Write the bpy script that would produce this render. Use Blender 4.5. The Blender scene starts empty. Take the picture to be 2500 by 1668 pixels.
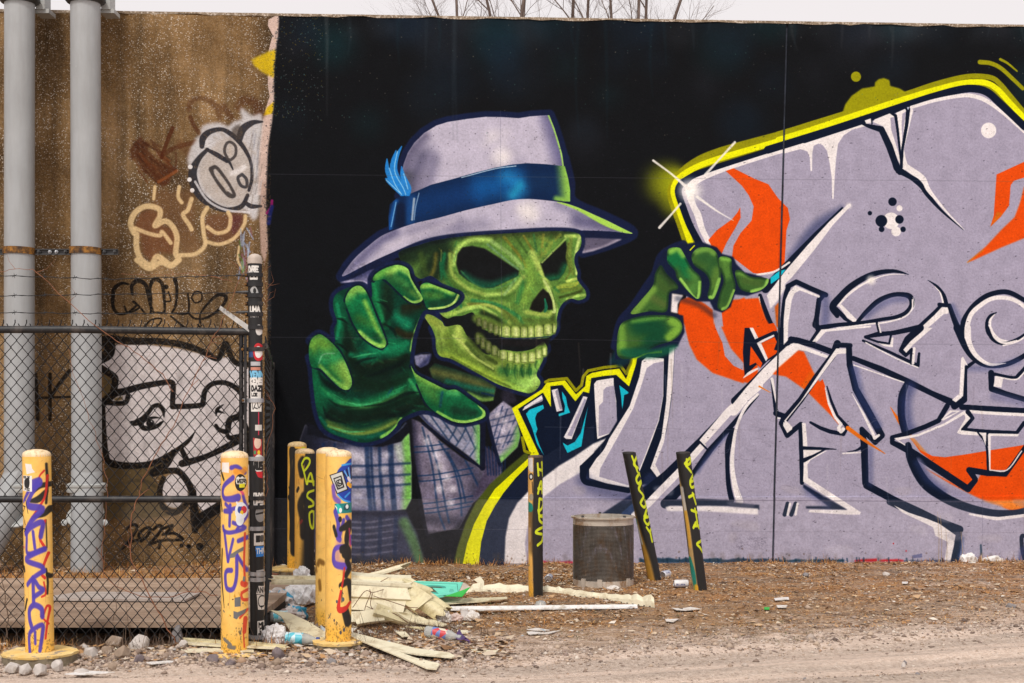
import bpy, bmesh, math, random
import numpy as np
from mathutils import Vector, Matrix, Euler
random.seed(7)
sc = bpy.context.scene; col = sc.collection
R = math.radians
# ---------------------------------------------------------------- camera, sky, sun, exposure
cam_d = bpy.data.cameras.new('camera'); cam = bpy.data.objects.new('camera', cam_d); col.objects.link(cam)
cam.location = (0, 0, 1.5); cam.rotation_euler = (R(90), 0, 0)
cam_d.lens = 50; cam_d.sensor_width = 36; cam_d.shift_y = 171 / 2500; cam_d.clip_start = .1; cam_d.clip_end = 1500
sc.camera = cam
SUN_EL, SUN_AZ = 51.0, 14.0          # sun behind the camera, a little to its left, veiled by thin overcast
w = bpy.data.worlds.new('World'); sc.world = w; w.use_nodes = True
nt = w.node_tree; bg = nt.nodes['Background']
sky = nt.nodes.new('ShaderNodeTexSky'); sky.sky_type = 'NISHITA'; sky.sun_disc = False
sky.sun_elevation = R(SUN_EL); sky.sun_rotation = R(180 + SUN_AZ); sky.air_density = 1.6; sky.dust_density = 5.0; sky.ozone_density = 1.0
hs = nt.nodes.new('ShaderNodeHueSaturation'); hs.inputs['Saturation'].default_value = .07
mx = nt.nodes.new('ShaderNodeMix'); mx.data_type = 'RGBA'; mx.inputs['Factor'].default_value = .72
mx.inputs['B'].default_value = (8.3, 7.75, 7.8, 1)     # the even white of the cloud layer
nt.links.new(sky.outputs[0], hs.inputs['Color']); nt.links.new(hs.outputs[0], mx.inputs['A']); nt.links.new(mx.outputs['Result'], bg.inputs['Color'])
bg.inputs['Strength'].default_value = .1
sun_d = bpy.data.lights.new('sun', 'SUN'); sun = bpy.data.objects.new('sun', sun_d); col.objects.link(sun)
sun_d.energy = 1.5; sun_d.angle = R(10); sun_d.color = (1, .95, .88)
sun.rotation_euler = (R(90 - SUN_EL), 0, R(-SUN_AZ)); sun.location = (0, -5, 12)
sc.view_settings.view_transform = 'Standard'; sc.view_settings.look = 'None'; sc.view_settings.gamma = 1; sc.view_settings.use_curve_mapping = False
sc.view_settings.exposure = .34
sc.cycles.use_denoising = True
# ---------------------------------------------------------------- paint kit: flat print (mural, tags, stickers) rasterised in memory
F_PX, CX, HZ, EYE = 3472.0, 1250.0, 1005.0, 1.5
WA, WB = 14.02, 0.055                      # wall line: Y = WA + WB * X
def wall_xz(px, py):
    t = (px - CX) / F_PX
    Y = WA / (1 - WB * t)
    return t * Y, EYE - (py - HZ) / F_PX * Y

class Canvas:
    def __init__(s, w, h, fn):
        s.w, s.h, s.fn = w, h, fn            # fn: crop-free photo pixel -> canvas pixel (row 0 = top)
        s.rgb = np.zeros((h, w, 3), np.float32); s.a = np.zeros((h, w), np.float32)
        s.ox = s.oy = 0.0; s.s = 1.0; s.clip = None; s.k = 1.0
    def crop(s, ox, oy, sc):
        s.ox, s.oy, s.s = ox, oy, sc
        x, y = s.fn(np.array([ox, ox + 100.0]), np.array([oy + 50.0, oy + 50.0]))
        s.k = float(np.hypot(x[1] - x[0], y[1] - y[0])) / 100 / sc
    def pts(s, p):
        if isinstance(p, str): p = [float(v) for v in p.split()]
        p = np.array(p, float).reshape(-1, 2)
        x, y = s.fn(p[:, 0] / s.s + s.ox, p[:, 1] / s.s + s.oy)
        return np.stack([x, y], 1)
    @staticmethod
    def smooth(p, closed, n=6):
        m = len(p)
        if m < 3: return p
        if closed: q = np.concatenate([p[-1:], p, p[:2]])
        else: q = np.concatenate([2 * p[:1] - p[1:2], p, 2 * p[-1:] - p[-2:-1]])
        out = []
        for i in range(1, len(q) - 2):
            a, b, c, d = q[i - 1], q[i], q[i + 1], q[i + 2]
            t = np.linspace(0, 1, n, endpoint=False)[:, None]
            out.append(.5 * (2 * b + (c - a) * t + (2 * a - 5 * b + 4 * c - d) * t * t + (3 * b - a - 3 * c + d) * t ** 3))
        if not closed: out.append(q[-2:-1])
        return np.concatenate(out)
    def box(s, p, pad):
        x0 = max(0, int(p[:, 0].min() - pad)); x1 = min(s.w, int(p[:, 0].max() + pad) + 2)
        y0 = max(0, int(p[:, 1].min() - pad)); y1 = min(s.h, int(p[:, 1].max() + pad) + 2)
        return (x0, y0, x1, y1) if x1 > x0 and y1 > y0 else None
    def fillmask(s, p, pad=0):
        b = s.box(p, 1 + pad)
        if b is None: return None
        x0, y0, x1, y1 = b; W, H = x1 - x0, y1 - y0; SS = 4
        acc = np.zeros((H, W + 2), np.float32)
        q = np.roll(p, -1, 0)
        for (ax, ay), (bx, by) in zip(p, q):
            d = 1.0
            if ay > by: ax, ay, bx, by, d = bx, by, ax, ay, -1.0
            i0 = int(math.ceil((ay - y0) * SS - .5)); i1 = int(math.ceil((by - y0) * SS - .5))
            i0 = max(i0, 0); i1 = min(i1, H * SS)
            if i1 <= i0: continue
            i = np.arange(i0, i1); yy = (i + .5) / SS + y0
            xx = np.clip(ax + (bx - ax) * (yy - ay) / (by - ay) - x0, 0, W)
            ix = xx.astype(int); fr = xx - ix; r = i // SS
            np.add.at(acc, (r, ix), d * (1 - fr) / SS); np.add.at(acc, (r, ix + 1), d * fr / SS)
        return b, np.clip(np.abs(np.cumsum(acc, 1)[:, :W]), 0, 1)
    @staticmethod
    def blur(m, r):
        r = int(round(r))
        if r < 1: return m
        for ax in (0, 1):
            for _ in range(2):
                pw = [(0, 0), (0, 0)]; pw[ax] = (r + 1, r)
                c = np.cumsum(np.pad(m, pw, mode='constant'), ax)
                n = m.shape[ax]
                m = (np.take(c, range(2 * r + 1, 2 * r + 1 + n), ax) - np.take(c, range(0, n), ax)) / (2 * r + 1)
        return m
    def put(s, b, m, col, a=1.0):
        x0, y0, x1, y1 = b
        m = m * a
        if s.clip is not None: m = m * s.clip[y0:y1, x0:x1]
        al = s.a[y0:y1, x0:x1]; c = np.array(col, np.float32) / 255
        na = m + al * (1 - m)
        R = s.rgb[y0:y1, x0:x1]
        w = np.where(na > 1e-6, m / np.maximum(na, 1e-6), 0)[..., None]
        R += (c - R) * w
        s.a[y0:y1, x0:x1] = na
    def P(s, p, col, a=1.0, sm=0, bl=0):
        """filled shape; sm smooths the outline, bl softens it. Returns its full mask for clipping."""
        q = s.pts(p)
        if sm: q = s.smooth(q, True)
        r = bl * s.k
        f = s.fillmask(q, 2 * r + 2)
        if f is None: return None
        b, m = f
        if r >= 1: m = s.blur(m, r / 2)
        if col is not None: s.put(b, m, col, a)
        full = np.zeros((s.h, s.w), np.float32); full[b[1]:b[3], b[0]:b[2]] = m
        return full
    def S(s, p, w, col, a=1.0, soft=0.0, sm=1):
        """stroke; w = width or list of widths along the points"""
        q = s.pts(p); n = len(q)
        ws = np.interp(np.linspace(0, 1, n), np.linspace(0, 1, len(w)), w) if isinstance(w, (list, tuple)) else np.full(n, float(w))
        q = np.concatenate([q, (ws * s.k)[:, None]], 1)
        if sm and n > 2: q = s.smooth(q, False, 5)
        so = max(soft * s.k * (1.3 if soft >= 20 else 1.0), .9); rm = q[:, 2].max() / 2 + so + 1
        b = s.box(q, rm)
        if b is None: return
        x0, y0, x1, y1 = b
        M = np.zeros((y1 - y0, x1 - x0), np.float32)
        for A, B in zip(q[:-1], q[1:]):
            r = max(A[2], B[2]) / 2 + so + 1
            u0 = max(x0, int(min(A[0], B[0]) - r)); u1 = min(x1, int(max(A[0], B[0]) + r) + 2)
            v0 = max(y0, int(min(A[1], B[1]) - r)); v1 = min(y1, int(max(A[1], B[1]) + r) + 2)
            if u1 <= u0 or v1 <= v0: continue
            X = np.arange(u0, u1) + .5; Y = (np.arange(v0, v1) + .5)[:, None]
            dx, dy = B[0] - A[0], B[1] - A[1]; L = dx * dx + dy * dy + 1e-9
            t = np.clip(((X - A[0]) * dx + (Y - A[1]) * dy) / L, 0, 1)
            d = np.hypot(X - A[0] - t * dx, Y - A[1] - t * dy)
            m = np.clip(((A[2] + (B[2] - A[2]) * t) / 2 - d) / so + .5, 0, 1)
            sub = M[v0 - y0:v1 - y0, u0 - x0:u1 - x0]
            np.maximum(sub, m, out=sub)
        if soft: M = M * M * (3 - 2 * M)
        s.put(b, M, col, a)
    def D(s, x, y, r, col, a=1.0, soft=0.0): s.S([x, y, x + .01, y], 2 * r, col, a, soft)
    def text(s, t, x, y, h, col, w=None, wid=.62, a=1.0, ang=0.0, soft=0.0):
        w = w or h * .17; ca, sa = math.cos(ang), math.sin(ang); cx = 0.0
        for ch in t:
            for st in FONT.get(ch, ()):
                pl = []
                for j in range(0, len(st), 2):
                    u = cx + int(st[j]) / 4 * h * wid; v = int(st[j + 1]) / 6 * h
                    pl += [x + u * ca - v * sa, y + u * sa + v * ca]
                s.S(pl, w, col, a, soft, 0)
            cx += h * (wid + .2) if ch != ' ' else h * .4

FONT = {'A': ('06204 6'.replace(' ', ''), '1333'), 'B': ('0006364533030', '00303203'), 'C': ('40000646',), 'D': ('0006264420 00'.replace(' ', ''),),
        'E': ('40000646', '0333'), 'F': ('400006', '0333'), 'G': ('4000064643 23'.replace(' ', ''),), 'H': ('0006', '4046', '0343'), 'I': ('2026',),
        'K': ('0006', '400346'), 'L': ('000646',), 'M': ('0600234046',), 'N': ('06004640',), 'O': ('0040460600',), 'P': ('0600404303',),
        'R': ('0600404303', '2346'), 'S': ('400003434606',), 'T': ('0040', '2026'), 'U': ('00064640',), 'V': ('002640',), 'W': ('0016233640',),
        'Y': ('002340', '2326'), 'Z': ('00400646',), 'Q': ('0040460600', '2446'), 'X': ('0046', '4006'), '0': ('0040460600',), '1': ('2026',),
        '2': ('004043030646',), '3': ('00404606', '0343'), 'J': ('40460604',), '7': ('004016',), '8': ('0040460600', '0343')}
FONT['B'] = ('00063645430 3'.replace(' ', ''), '0030413203')
# ---------------------------------------------------------------- what is painted on the wall
WX0, WX1, WH, PPM = -5.4, 5.8, 5.39, 220
NAVY, LAV, WHT, YEL, OLV, ORG, CYN = (8, 20, 42), (164, 158, 180), (236, 230, 230), (234, 236, 6), (152, 150, 6), (228, 76, 5), (20, 190, 214)
HALO = (18, 28, 62)
def paint_wall():
    W, H = int((WX1 - WX0) * PPM), int(WH * PPM)
    def fn(px, py):
        X, Z = wall_xz(px, py)
        return (X - WX0) * PPM, (WH - Z) * PPM
    c = Canvas(W, H, fn); P, S, D = c.P, c.S, c.D
    rs = np.random.RandomState(4)
    # ---- left: bare aggregate wall with older graffiti
    c.crop(0, 0, 3.357)
    P("2280 120 2200 160 2195 210 2235 290 2215 360 2200 430 2195 700 2210 790 2160 950 2150 1000 2120 1300 2100 1600 2290 1600 2290 120", (205, 180, 168))
    c.crop(0, 450, 3.357); P("2140 -20 2190 -20 2195 230 2205 480 2170 640 2140 560 2128 300", (182, 154, 140), .85, bl=6); c.crop(0, 0, 3.357)
    P("2265 405 2200 425 2060 490 2085 540 2150 590 2245 640", (205, 175, 22), .95, bl=12)
    P("2250 830 2190 880 2155 950 2235 930", (215, 180, 20), .95, bl=8)
    rust = (78, 38, 18)
    P("1060 1220 1110 1160 1155 1110 1175 1150 1225 1170 1215 1230 1300 1310 1330 1330 1450 1390 1400 1440 1390 1500 1330 1540 1260 1480 1180 1420 1110 1300 1070 1320", rust, .86, bl=12)
    for k in range(26):
        x, y = 1080 + rs.rand() * 260, 1150 + rs.rand() * 260; S([x, y, x + 60 + rs.rand() * 50, y + 50 + rs.rand() * 70], 9 + rs.rand() * 14, [rust, (58, 26, 12), (104, 56, 26)][k % 3], .55, 6)
    S("1415 1050 1370 1160 1325 1290", 34, rust, .9, 8); S("1330 1270 1440 1210 1600 1165", 40, rust, .75, 16); S("1440 1250 1445 1330 1430 1400", 18, rust, .6, 8)
    S("1560 960 1590 1030 1630 1090", 34, rust, .75, 12); S("1550 900 1560 840 1640 805 1720 830 1790 900 1800 970", [40, 46, 40, 46, 60, 40], rust, .6, 22); S("1830 870 1890 960", 56, rust, .6, 26); S("1950 880 1990 830 2080 840 2130 930 2110 960", [60, 80, 80, 90, 60], rust, .55, 34)
    S("1300 1490 1370 1450 1450 1400", 26, (150, 84, 40), .6, 12); S("1480 1180 1560 1260 1600 1330", 70, (100, 62, 36), .5, 40)
    # grey-white bubble throw-up
    blob = "1655 1050 1700 1020 1800 1010 1870 1040 1920 1000 1985 975 1970 880 2060 950 2150 950 2120 1300 2120 1690 2080 1800 2010 1720 1870 1720 1700 1630 1600 1480 1540 1300 1600 1150 1640 1110"
    P(blob, (205, 203, 205), .9, 1, 26)
    for k in range(70):
        x, y = 1640 + rs.rand() * 440, 1060 + rs.rand() * 620; S([x, y, x + rs.randn() * 40, y + rs.randn() * 40], 16 + rs.rand() * 22, [(150, 134, 118), (228, 226, 226), (170, 164, 166)][k % 3], .3, 22)
    P("1640 1480 1650 1320 1720 1240 1830 1130 1990 1150 2060 1290 2070 1500 2020 1650 1880 1690 1740 1620", (186, 176, 168), .8, 1, 20)
    gr = (46, 46, 52)
    S("1655 1200 1665 1130 1720 1080 1810 1060 1880 1090 1950 1150 2010 1230 2055 1330 2065 1460 2040 1560", [40, 56, 46, 34, 40, 40, 34, 26, 28, 26], gr, .96, 8)
    S("2150 998 2070 1006 1990 1060 1960 1150", [16, 44, 64, 50], gr, .95, 10); P("1900 1060 1960 1020 1990 1080 1960 1150 1910 1110", (70, 62, 56), .7, 1, 16)
    S("1700 1225 1630 1300 1580 1400 1590 1500 1640 1600 1740 1680 1860 1720 1980 1690 2030 1600", [30, 44, 70, 76, 70, 60, 44, 40, 30], gr, .96, 10); S("2010 1660 2060 1690 2140 1690", [30, 40, 20], gr, .95, 8)
    S("1695 1225 1780 1270 1860 1320", [26, 40, 34], gr, .96, 7); S("1840 1300 1880 1330 1910 1390", [30, 24, 12], gr, .95, 6)
    S("1860 1290 1840 1240 1855 1180 1890 1165 1930 1200 1930 1270 1890 1310 1865 1300", 24, (66, 62, 62), .92, 8); S("1885 1210 1890 1270", 22, (196, 184, 172), .8, 8)
    S("1730 1385 1770 1370 1830 1440 1890 1530 1920 1600 1880 1600 1810 1530 1750 1440 1730 1390", [40, 30, 26, 24, 30, 40, 30, 26, 40], (60, 56, 56), .93, 12); S("1790 1430 1860 1560", 22, (190, 178, 166), .7, 10)
    S("1980 1430 1950 1460 1975 1520 2020 1530 2020 1470 1985 1430", 26, gr, .85, 8); S("1900 1420 1960 1400 2000 1370", 40, (236, 232, 232), .7, 26)
    for k in range(40):
        x, y = 2060 + rs.rand() * 90, 1060 + rs.rand() * 540; S([x, y, x - 20 + rs.rand() * 10, y + 60 + rs.rand() * 60], 10, [(150, 150, 160), (196, 190, 186), (120, 110, 104)][k % 3], .35, 8)
    for x, y in ((1560, 1368), (1553, 1472), (1575, 1560)): D(x, y, 19, (228, 224, 222), 1, 4)
    S("1600 1490 1700 1640 1850 1720 2040 1740", 20, (225, 222, 224), .8, 8)
    # pale yellow outline piece below it
    c.crop(0, 450, 3.357)
    P("1110 340 1160 230 1260 210 1310 280 1290 340 1330 330 1450 400 1440 560 1300 560 1240 620 1170 560 1150 420", (116, 72, 46), .75, 1, 24)
    P("1450 60 1560 60 1600 210 1590 360 1640 520 1500 560 1440 330 1300 250 1260 60", (116, 80, 52), .5, 1, 30)
    P("1700 260 1900 250 2000 260 1960 420 1820 480 1700 430", (112, 72, 50), .65, 1, 24); P("1890 260 1980 250 1960 350 1910 410", (90, 40, 50), .6, 1, 20)
    cr = (226, 196, 146)
    for p, w in (("1100 400 1070 320 1110 230 1200 180 1300 200 1310 260 1270 340 1350 300 1410 340 1450 430 1440 560 1460 610 1400 660 1290 590 1240 660 1160 620 1120 520 1120 410", 46),
                 ("1110 360 1210 400 1310 420 1330 390 1400 480", 34), ("1120 620 1220 690 1320 640 1400 670 1470 620", 40), ("1480 580 1600 570 1680 500 1670 400 1660 270 1700 190", 34),
                 ("1570 120 1540 210 1500 250 1550 330 1570 370", 36), ("1470 20 1460 100 1490 150", 30), ("1700 350 1780 400 1870 370 1890 280 1870 230", 34),
                 ("1690 470 1800 490 1920 440 2000 330 2010 260", 30), ("1260 120 1270 20", 26), ("1960 510 1950 620 1990 700", 16)):
        S(p, w, cr, .88, 16)
    for k in range(26):
        x = 1950 + rs.rand() * 130; y = 330 + rs.rand() * 400
        S([x, y, x + rs.randn() * 25, y + 60 + rs.rand() * 80], 12, [(150, 170, 200), (180, 190, 210), (90, 120, 60), (140, 90, 110)][k % 4], .5, 8)
    # black marker name
    bk = (14, 14, 16)
    for p, w in (("1055 820 1000 810 940 850 925 930 930 1010 970 1060 1050 1050 1110 1000 1130 990", [18, 34, 30, 22, 20]), ("1020 1000 1050 1050 1140 1010 1090 960", 18),
                 ("1085 900 1080 830 1130 790 1190 820 1215 900 1230 980 1260 1050", [24, 40, 30, 20]), ("1100 960 1150 1010 1190 1060", 18),
                 ("1235 1050 1240 950 1230 850 1260 780 1320 800 1340 880 1350 1000 1340 1050 1280 1050", [20, 24, 40, 30, 22, 20]),
                 ("1380 880 1400 950 1360 960", 16), ("1435 780 1450 860 1440 990 1410 1050", [40, 26, 22, 20]), ("1540 900 1550 1000 1530 1060 1430 1055", 18),
                 ("1570 930 1600 880 1650 890 1650 950 1600 970 1570 930", 16), ("1540 1050 1600 1100 1700 1090 1800 1020 1850 950 1840 910 1780 910 1700 980 1640 1070 1650 1160", [18, 20, 26, 34, 30, 18, 12]),
                 ("1180 1170 1240 1110 1320 1100 1310 1140 1270 1170", 16), ("1400 1080 1460 1130 1510 1170", 18)):
        S(p, w, bk, .96, 4)
    D(1363, 840, 20, bk)
    S("1620 1150 1650 1180", 14, bk)
    # white character with a broad black outline, behind the fence
    c.crop(0, 800, 3.357)
    wh = (214, 206, 206)
    P("930 140 1200 140 1450 170 1620 210 1750 260 1880 240 1960 310 2040 330 2040 1150 2040 1500 1840 1450 1700 1560 1640 1480 1570 1330 1440 1160 1200 1130 890 1090 850 650 940 540 960 420 830 330 830 250 920 230", wh, .95, bl=10)
    P("850 380 930 430 900 560 850 590", (96, 80, 52), 1, bl=8); P("930 580 1010 560 1000 590 950 600", (120, 100, 60), 1, bl=4)
    P("890 1090 1170 1130 1420 1060 1240 1200 1290 1270 1300 1420 1400 1540 1200 1560 860 1560 860 1160", (92, 76, 50), 1, bl=14)
    P("1330 1330 1370 1220 1450 1200 1530 1250 1530 1400 1460 1470 1370 1450", wh, .95, 1, 8)
    for k in range(60):
        x = 880 + rs.rand() * 1120; y = 160 + rs.rand() * 900
        S([x, y, x + rs.randn() * 12, y + 40 + rs.rand() * 60], 20 + rs.rand() * 30, (120, 112, 112), .16, 26)
    for p, w in (("850 110 900 130 890 210 830 250", 90), ("900 90 1100 110 1300 110 1500 140 1650 190 1760 250 1800 240 1850 130 1890 230 1940 290 2040 300", [70, 56, 56, 50, 44, 50, 44, 50]),
                 ("830 330 920 390 945 430 920 540 850 600", 56), ("845 620 940 540 1020 520 1160 480 1330 450 1400 445 1420 480 1415 630 1440 645 1640 635 1665 600 1680 520 1740 460 1840 450 1930 490 1990 560 2000 640 1960 720 1890 750 1870 800 1870 840 1840 850 1790 830 1770 800", [60, 60, 48, 44, 44, 44, 44, 40, 44, 50, 54, 50, 40, 30]),
                 ("850 610 960 620 1030 610 1050 560", 40), ("845 640 850 850 870 1050 910 1110 1060 1130 1250 1110 1420 1020 1540 930 1600 850", [36, 44, 50, 60, 56, 50, 40, 34, 6]),
                 ("1420 1020 1360 1120 1250 1190 1390 1170 1480 1190 1570 1330 1610 1560", [50, 60, 60, 50, 54, 56, 60]), ("1490 1000 1530 1090 1500 1110 1700 1050 1940 930 1950 900 1880 900 1850 840", [40, 50, 60, 46, 60, 60, 40, 24]),
                 ("1960 740 2030 850 2040 1100", 40), ("1340 1230 1310 1330 1330 1450 1410 1510 1490 1480 1560 1400", [40, 46, 46, 60, 50, 50]), ("1620 1560 1720 1500 1850 1420", 60),
                 ("1075 775 1110 780 1170 745 1220 690 1255 645 1300 635 1335 670 1345 730", [26, 50, 46, 36, 34, 36, 34, 10]), ("1150 790 1180 820 1230 825 1290 800 1335 768", [40, 46, 34, 40, 14]), ("1175 775 1215 745 1270 735 1315 740", [10, 22, 18, 6]),
                 ("1770 720 1780 670 1830 630", [8, 30, 8]), ("1780 680 1840 700", [30, 6])):
        S(p, w, bk, .97, 7)
    D(1232, 782, 34, bk, .97, 8); P('1165 790 1195 785 1190 808', (226, 220, 220), 1, 0, 3); D(1245, 765, 7, (226, 220, 220)); S('1265 790 1300 775', 10, (220, 214, 214), .9, 4)
    S("1050 1270 1090 1250 1200 1260 1270 1300", 30, (60, 52, 40), .6, 16)
    S("290 380 300 560 310 750", 34, bk, .95, 10); S("410 380 410 750", 32, bk, .95, 10); S("570 350 470 480 415 570", 32, bk, .95, 10); S("310 575 580 565", 22, bk, .95, 8)
    c.crop(0, 1200, 3.357)
    S("1580 0 1590 200 1600 320", [60, 60, 50], bk, .97, 8); S("1600 300 1680 220 1820 130", 56, bk, .97, 8)
    for p in ("1045 300 1080 270 1125 280 1100 350 1005 465 1060 415 1150 390", "1160 400 1140 350 1190 300 1235 300 1210 360 1160 405", "1260 310 1300 275 1330 290 1290 360 1225 430 1310 400", "1340 300 1415 275 1360 340 1340 350 1430 340 1500 385 1450 395 1330 400 1305 460"):
        S(p, 26, bk, .97, 6)
    D(1490, 440, 18, bk); D(1548, 446, 20, bk); D(1640, 448, 32, bk, 1, 6)
    P("960 160 1300 60 1540 150 1540 330 1300 240 1100 260", (120, 112, 104), .35, 1, 40)
    # ---- black ground of the mural
    c.crop(0, 0, 1.0)
    edge = [(682, 34), (679, 90), (674, 125), (670, 165), (669, 210), (670, 245), (664, 300), (655, 355), (652, 420), (650, 480), (651, 520), (655, 620), (652, 800), (650, 1000), (650, 1380)]
    blk = P([v for e in edge for v in e] + [2700, 1400, 2700, 30], (12, 14, 18), 1, bl=3)
    for k in range(420):                         # ragged overspray down the edge
        i = rs.randint(0, len(edge) - 1); t = rs.rand(); x = edge[i][0] + (edge[i + 1][0] - edge[i][0]) * t; y = edge[i][1] + (edge[i + 1][1] - edge[i][1]) * t
        D(x - abs(rs.randn()) * 5 + 2, y, .5 + rs.rand() ** 2 * 1.5, (22, 26, 34), .6)
    c.clip = blk
    for k in range(70):
        x = 660 + rs.rand() * 1900; y = 40 + rs.rand() ** 2 * 330
        D(x, y, 25 + rs.rand() * 50, [(16, 34, 52), (22, 34, 46), (12, 46, 52), (32, 34, 42)][k % 4], .22 + .2 * rs.rand(), 60)
    for k in range(15): D(700 + rs.rand() * 1800, 45 + rs.rand() * 40, 16 + rs.rand() * 30, (70, 76, 84), .16, 40)
    S("655 640 657 800", 10, (60, 64, 70), .5, 10)
    S("1040 39 1180 41 1400 44 1620 48", 7, (18, 96, 88), .8, 5); S("880 36 1000 38", 7, (12, 80, 92), .7, 5); S("1990 56 2300 58", 6, (10, 60, 90), .7, 5)
    S("2030 55 2140 57 2500 62", [3, 5, 3], (205, 190, 180), .8, 2); S("1180 40 1240 42", 4, (190, 180, 170), .8, 2); S("1420 45 1600 50 1890 51", [2, 6, 2], (206, 186, 172), .8, 2)
    c.clip = None
    S("652 520 662 505 664 490", 7, (130, 20, 90), .9, 3); S("656 545 660 520 664 505", 10, (20, 30, 90), .9, 5)
    # ---- hat
    c.crop(800, 240, 2.936)
    crown = "535 520 545 470 575 390 620 320 690 250 780 195 860 170 1000 148 1130 133 1250 135 1370 143 1450 130 1530 124 1588 122 1625 215 1655 310 1680 400 1693 490 1400 560 900 640 580 700 520 700"
    brim = "105 1275 150 1200 210 1130 290 1060 380 990 480 945 620 897 800 855 1000 800 1200 755 1330 728 1450 722 1600 735 1700 752 1800 785 1900 830 2000 875 2080 915 2150 950 2180 970 2050 955 1900 948 1700 945 1500 950 1300 958 1100 970 950 978 850 990 700 1020 560 1065 440 1115 330 1165 220 1220"
    S(crown, 84, HALO, .97, 14, 0); S(brim + " 105 1275", 90, HALO, .97, 14, 0)
    S("1700 430 1740 600 1760 740 2000 850 2190 960 2050 1040 1830 1110", 70, HALO, .95, 14)
    P("85 1330 290 1180 560 1065 850 990 1300 958 1700 945 2215 972 2000 1070 1830 1110 1600 1000 900 1040 500 1130 300 1360", (18, 26, 56), .97, bl=10)
    m = P(crown, (190, 184, 203)); c.clip = m
    for p, w, col, a, so in (("545 520 600 380 700 270", 60, (96, 92, 120), .8, 60), ("600 700 620 560 680 420", 150, (70, 68, 98), .75, 150), ("560 640 580 560", 70, (60, 62, 74), .7, 70),
                             ("700 650 740 560 760 440", 70, (120, 116, 144), .7, 80), ("1590 130 1640 300 1690 500", 120, (86, 84, 128), .85, 110), ("1200 480 1400 450", 40, (150, 146, 172), .4, 60)):
        S(p, w, col, a, so)
    D(1250, 420, 60, (232, 226, 226), .9, 90); D(1180, 270, 40, (222, 216, 222), .7, 80); S("1130 330 1280 240 1200 450", 40, (214, 208, 218), .6, 80)
    S("1588 122 1625 215 1655 310 1680 400 1695 500", 22, (160, 214, 92), .95, 12)
    c.clip = None
    band = "490 720 530 695 590 685 650 660 740 620 900 578 1050 535 1200 498 1320 475 1430 465 1560 472 1700 487 1725 580 1738 660 1738 740 1690 738 1600 728 1450 722 1330 730 1200 755 1000 800 800 855 620 897 500 930 440 945 435 850 445 760"
    m = P(band, (10, 36, 74)); c.clip = m
    for p, w, col, a, so in (("640 780 900 700 1050 680", 160, (12, 52, 106), .8, 110), ("1120 640 1330 590", 170, (14, 88, 158), .85, 150), ("1290 560 1380 640 1330 690", 90, (30, 128, 190), .8, 110), ("1330 690 1380 620", 40, (34, 160, 200), .8, 70),
                             ("1500 600 1640 610", 120, (16, 46, 84), .7, 90), ("1715 480 1740 750", 110, (150, 206, 80), .95, 80), ("1640 720 1700 735", 40, (150, 206, 80), .8, 30),
                             ("490 740 450 900 445 940", 34, (20, 84, 160), .9, 24), ("600 720 590 880", 60, (24, 76, 140), .7, 40), ("520 780 520 900", 70, (10, 24, 52), .9, 30)):
        S(p, w, col, a, so)
    S("960 568 1200 505 1350 485", 6, (190, 214, 232), .9, 4); S("620 720 605 870", [16, 26, 14], (170, 184, 200), .85, 10); S("655 680 630 780 620 870", 8, (150, 180, 210), .7, 5); S("490 745 455 920", 8, (120, 180, 230), .8, 6)
    c.clip = None
    for p in ("530 345 490 430 480 520 530 620 570 690", "425 435 430 520 470 600 540 690", "490 375 470 460 480 560 560 690", "415 575 450 600 530 690", "530 490 540 560 580 640 580 690", "450 470 470 570 520 660"):
        S(p, [8, 34, 42, 34, 22], (34, 132, 214), .95, 6)
    for p in ("500 380 480 520 540 640 560 690", "440 500 480 610 530 690", "420 585 520 680", "545 540 575 650"): S(p, 6, (150, 210, 244), .9, 4)
    m = P(brim, (188, 182, 202), 1, 1); c.clip = m
    for p, w, col, a, so in (("110 1280 330 1060 480 960", 70, (92, 90, 126), .85, 70), ("600 960 900 900 960 960", 90, (128, 124, 150), .7, 100), ("900 940 1120 900", 70, (130, 126, 152), .6, 100), ("1800 870 1990 910 2100 950", 110, (84, 82, 118), .85, 80),
                             ("1650 760 1850 850", 60, (120, 118, 150), .6, 60), ("700 1010 850 985", 30, (140, 136, 160), .6, 40), ("240 1200 120 1270", 30, (150, 146, 170), .5, 30)):
        S(p, w, col, a, so)
    D(1440, 810, 70, (234, 228, 226), .85, 110); S("1380 790 1480 850", 40, (228, 222, 222), .6, 60); S("420 1060 700 960 900 880", 40, (208, 200, 214), .5, 50)
    S("1650 742 1800 790 2000 885 2190 975", [10, 34, 66, 26], (168, 218, 84), .97, 14)
    c.clip = None
    m = P("1815 1000 1900 1000 2110 1010 2000 1060 1900 1095 1825 1110", (96, 90, 112), .95, bl=4); c.clip = m
    S("1840 1110 1980 1075 2100 1015", 34, (180, 170, 188), .9, 24); c.clip = None
    m = P("85 1320 190 1290 290 1240 335 1222 300 1290 290 1362 260 1325 200 1318", (120, 118, 156), .95, bl=4); c.clip = m
    S("90 1325 200 1310 300 1330", 20, (176, 170, 196), .8, 16); S("200 1280 330 1230", 40, (40, 44, 84), .7, 30); c.clip = None
    # ---- skull
    c.crop(700, 600, 2.936)
    skull = "800 60 950 -5 1100 -45 1300 -70 1600 -90 1900 -105 2080 -92 2112 -40 2100 20 2068 60 2062 120 2082 190 2082 240 2112 285 2142 325 2142 370 2092 390 2040 378 1988 402 1950 460 1935 530 1932 600 1895 645 1850 662 1700 658 1560 655 1500 630 1420 600 1370 545 1335 478 1260 500 1200 505 1150 520 1100 485 1080 440 1200 380 1050 220 940 230"
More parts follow.
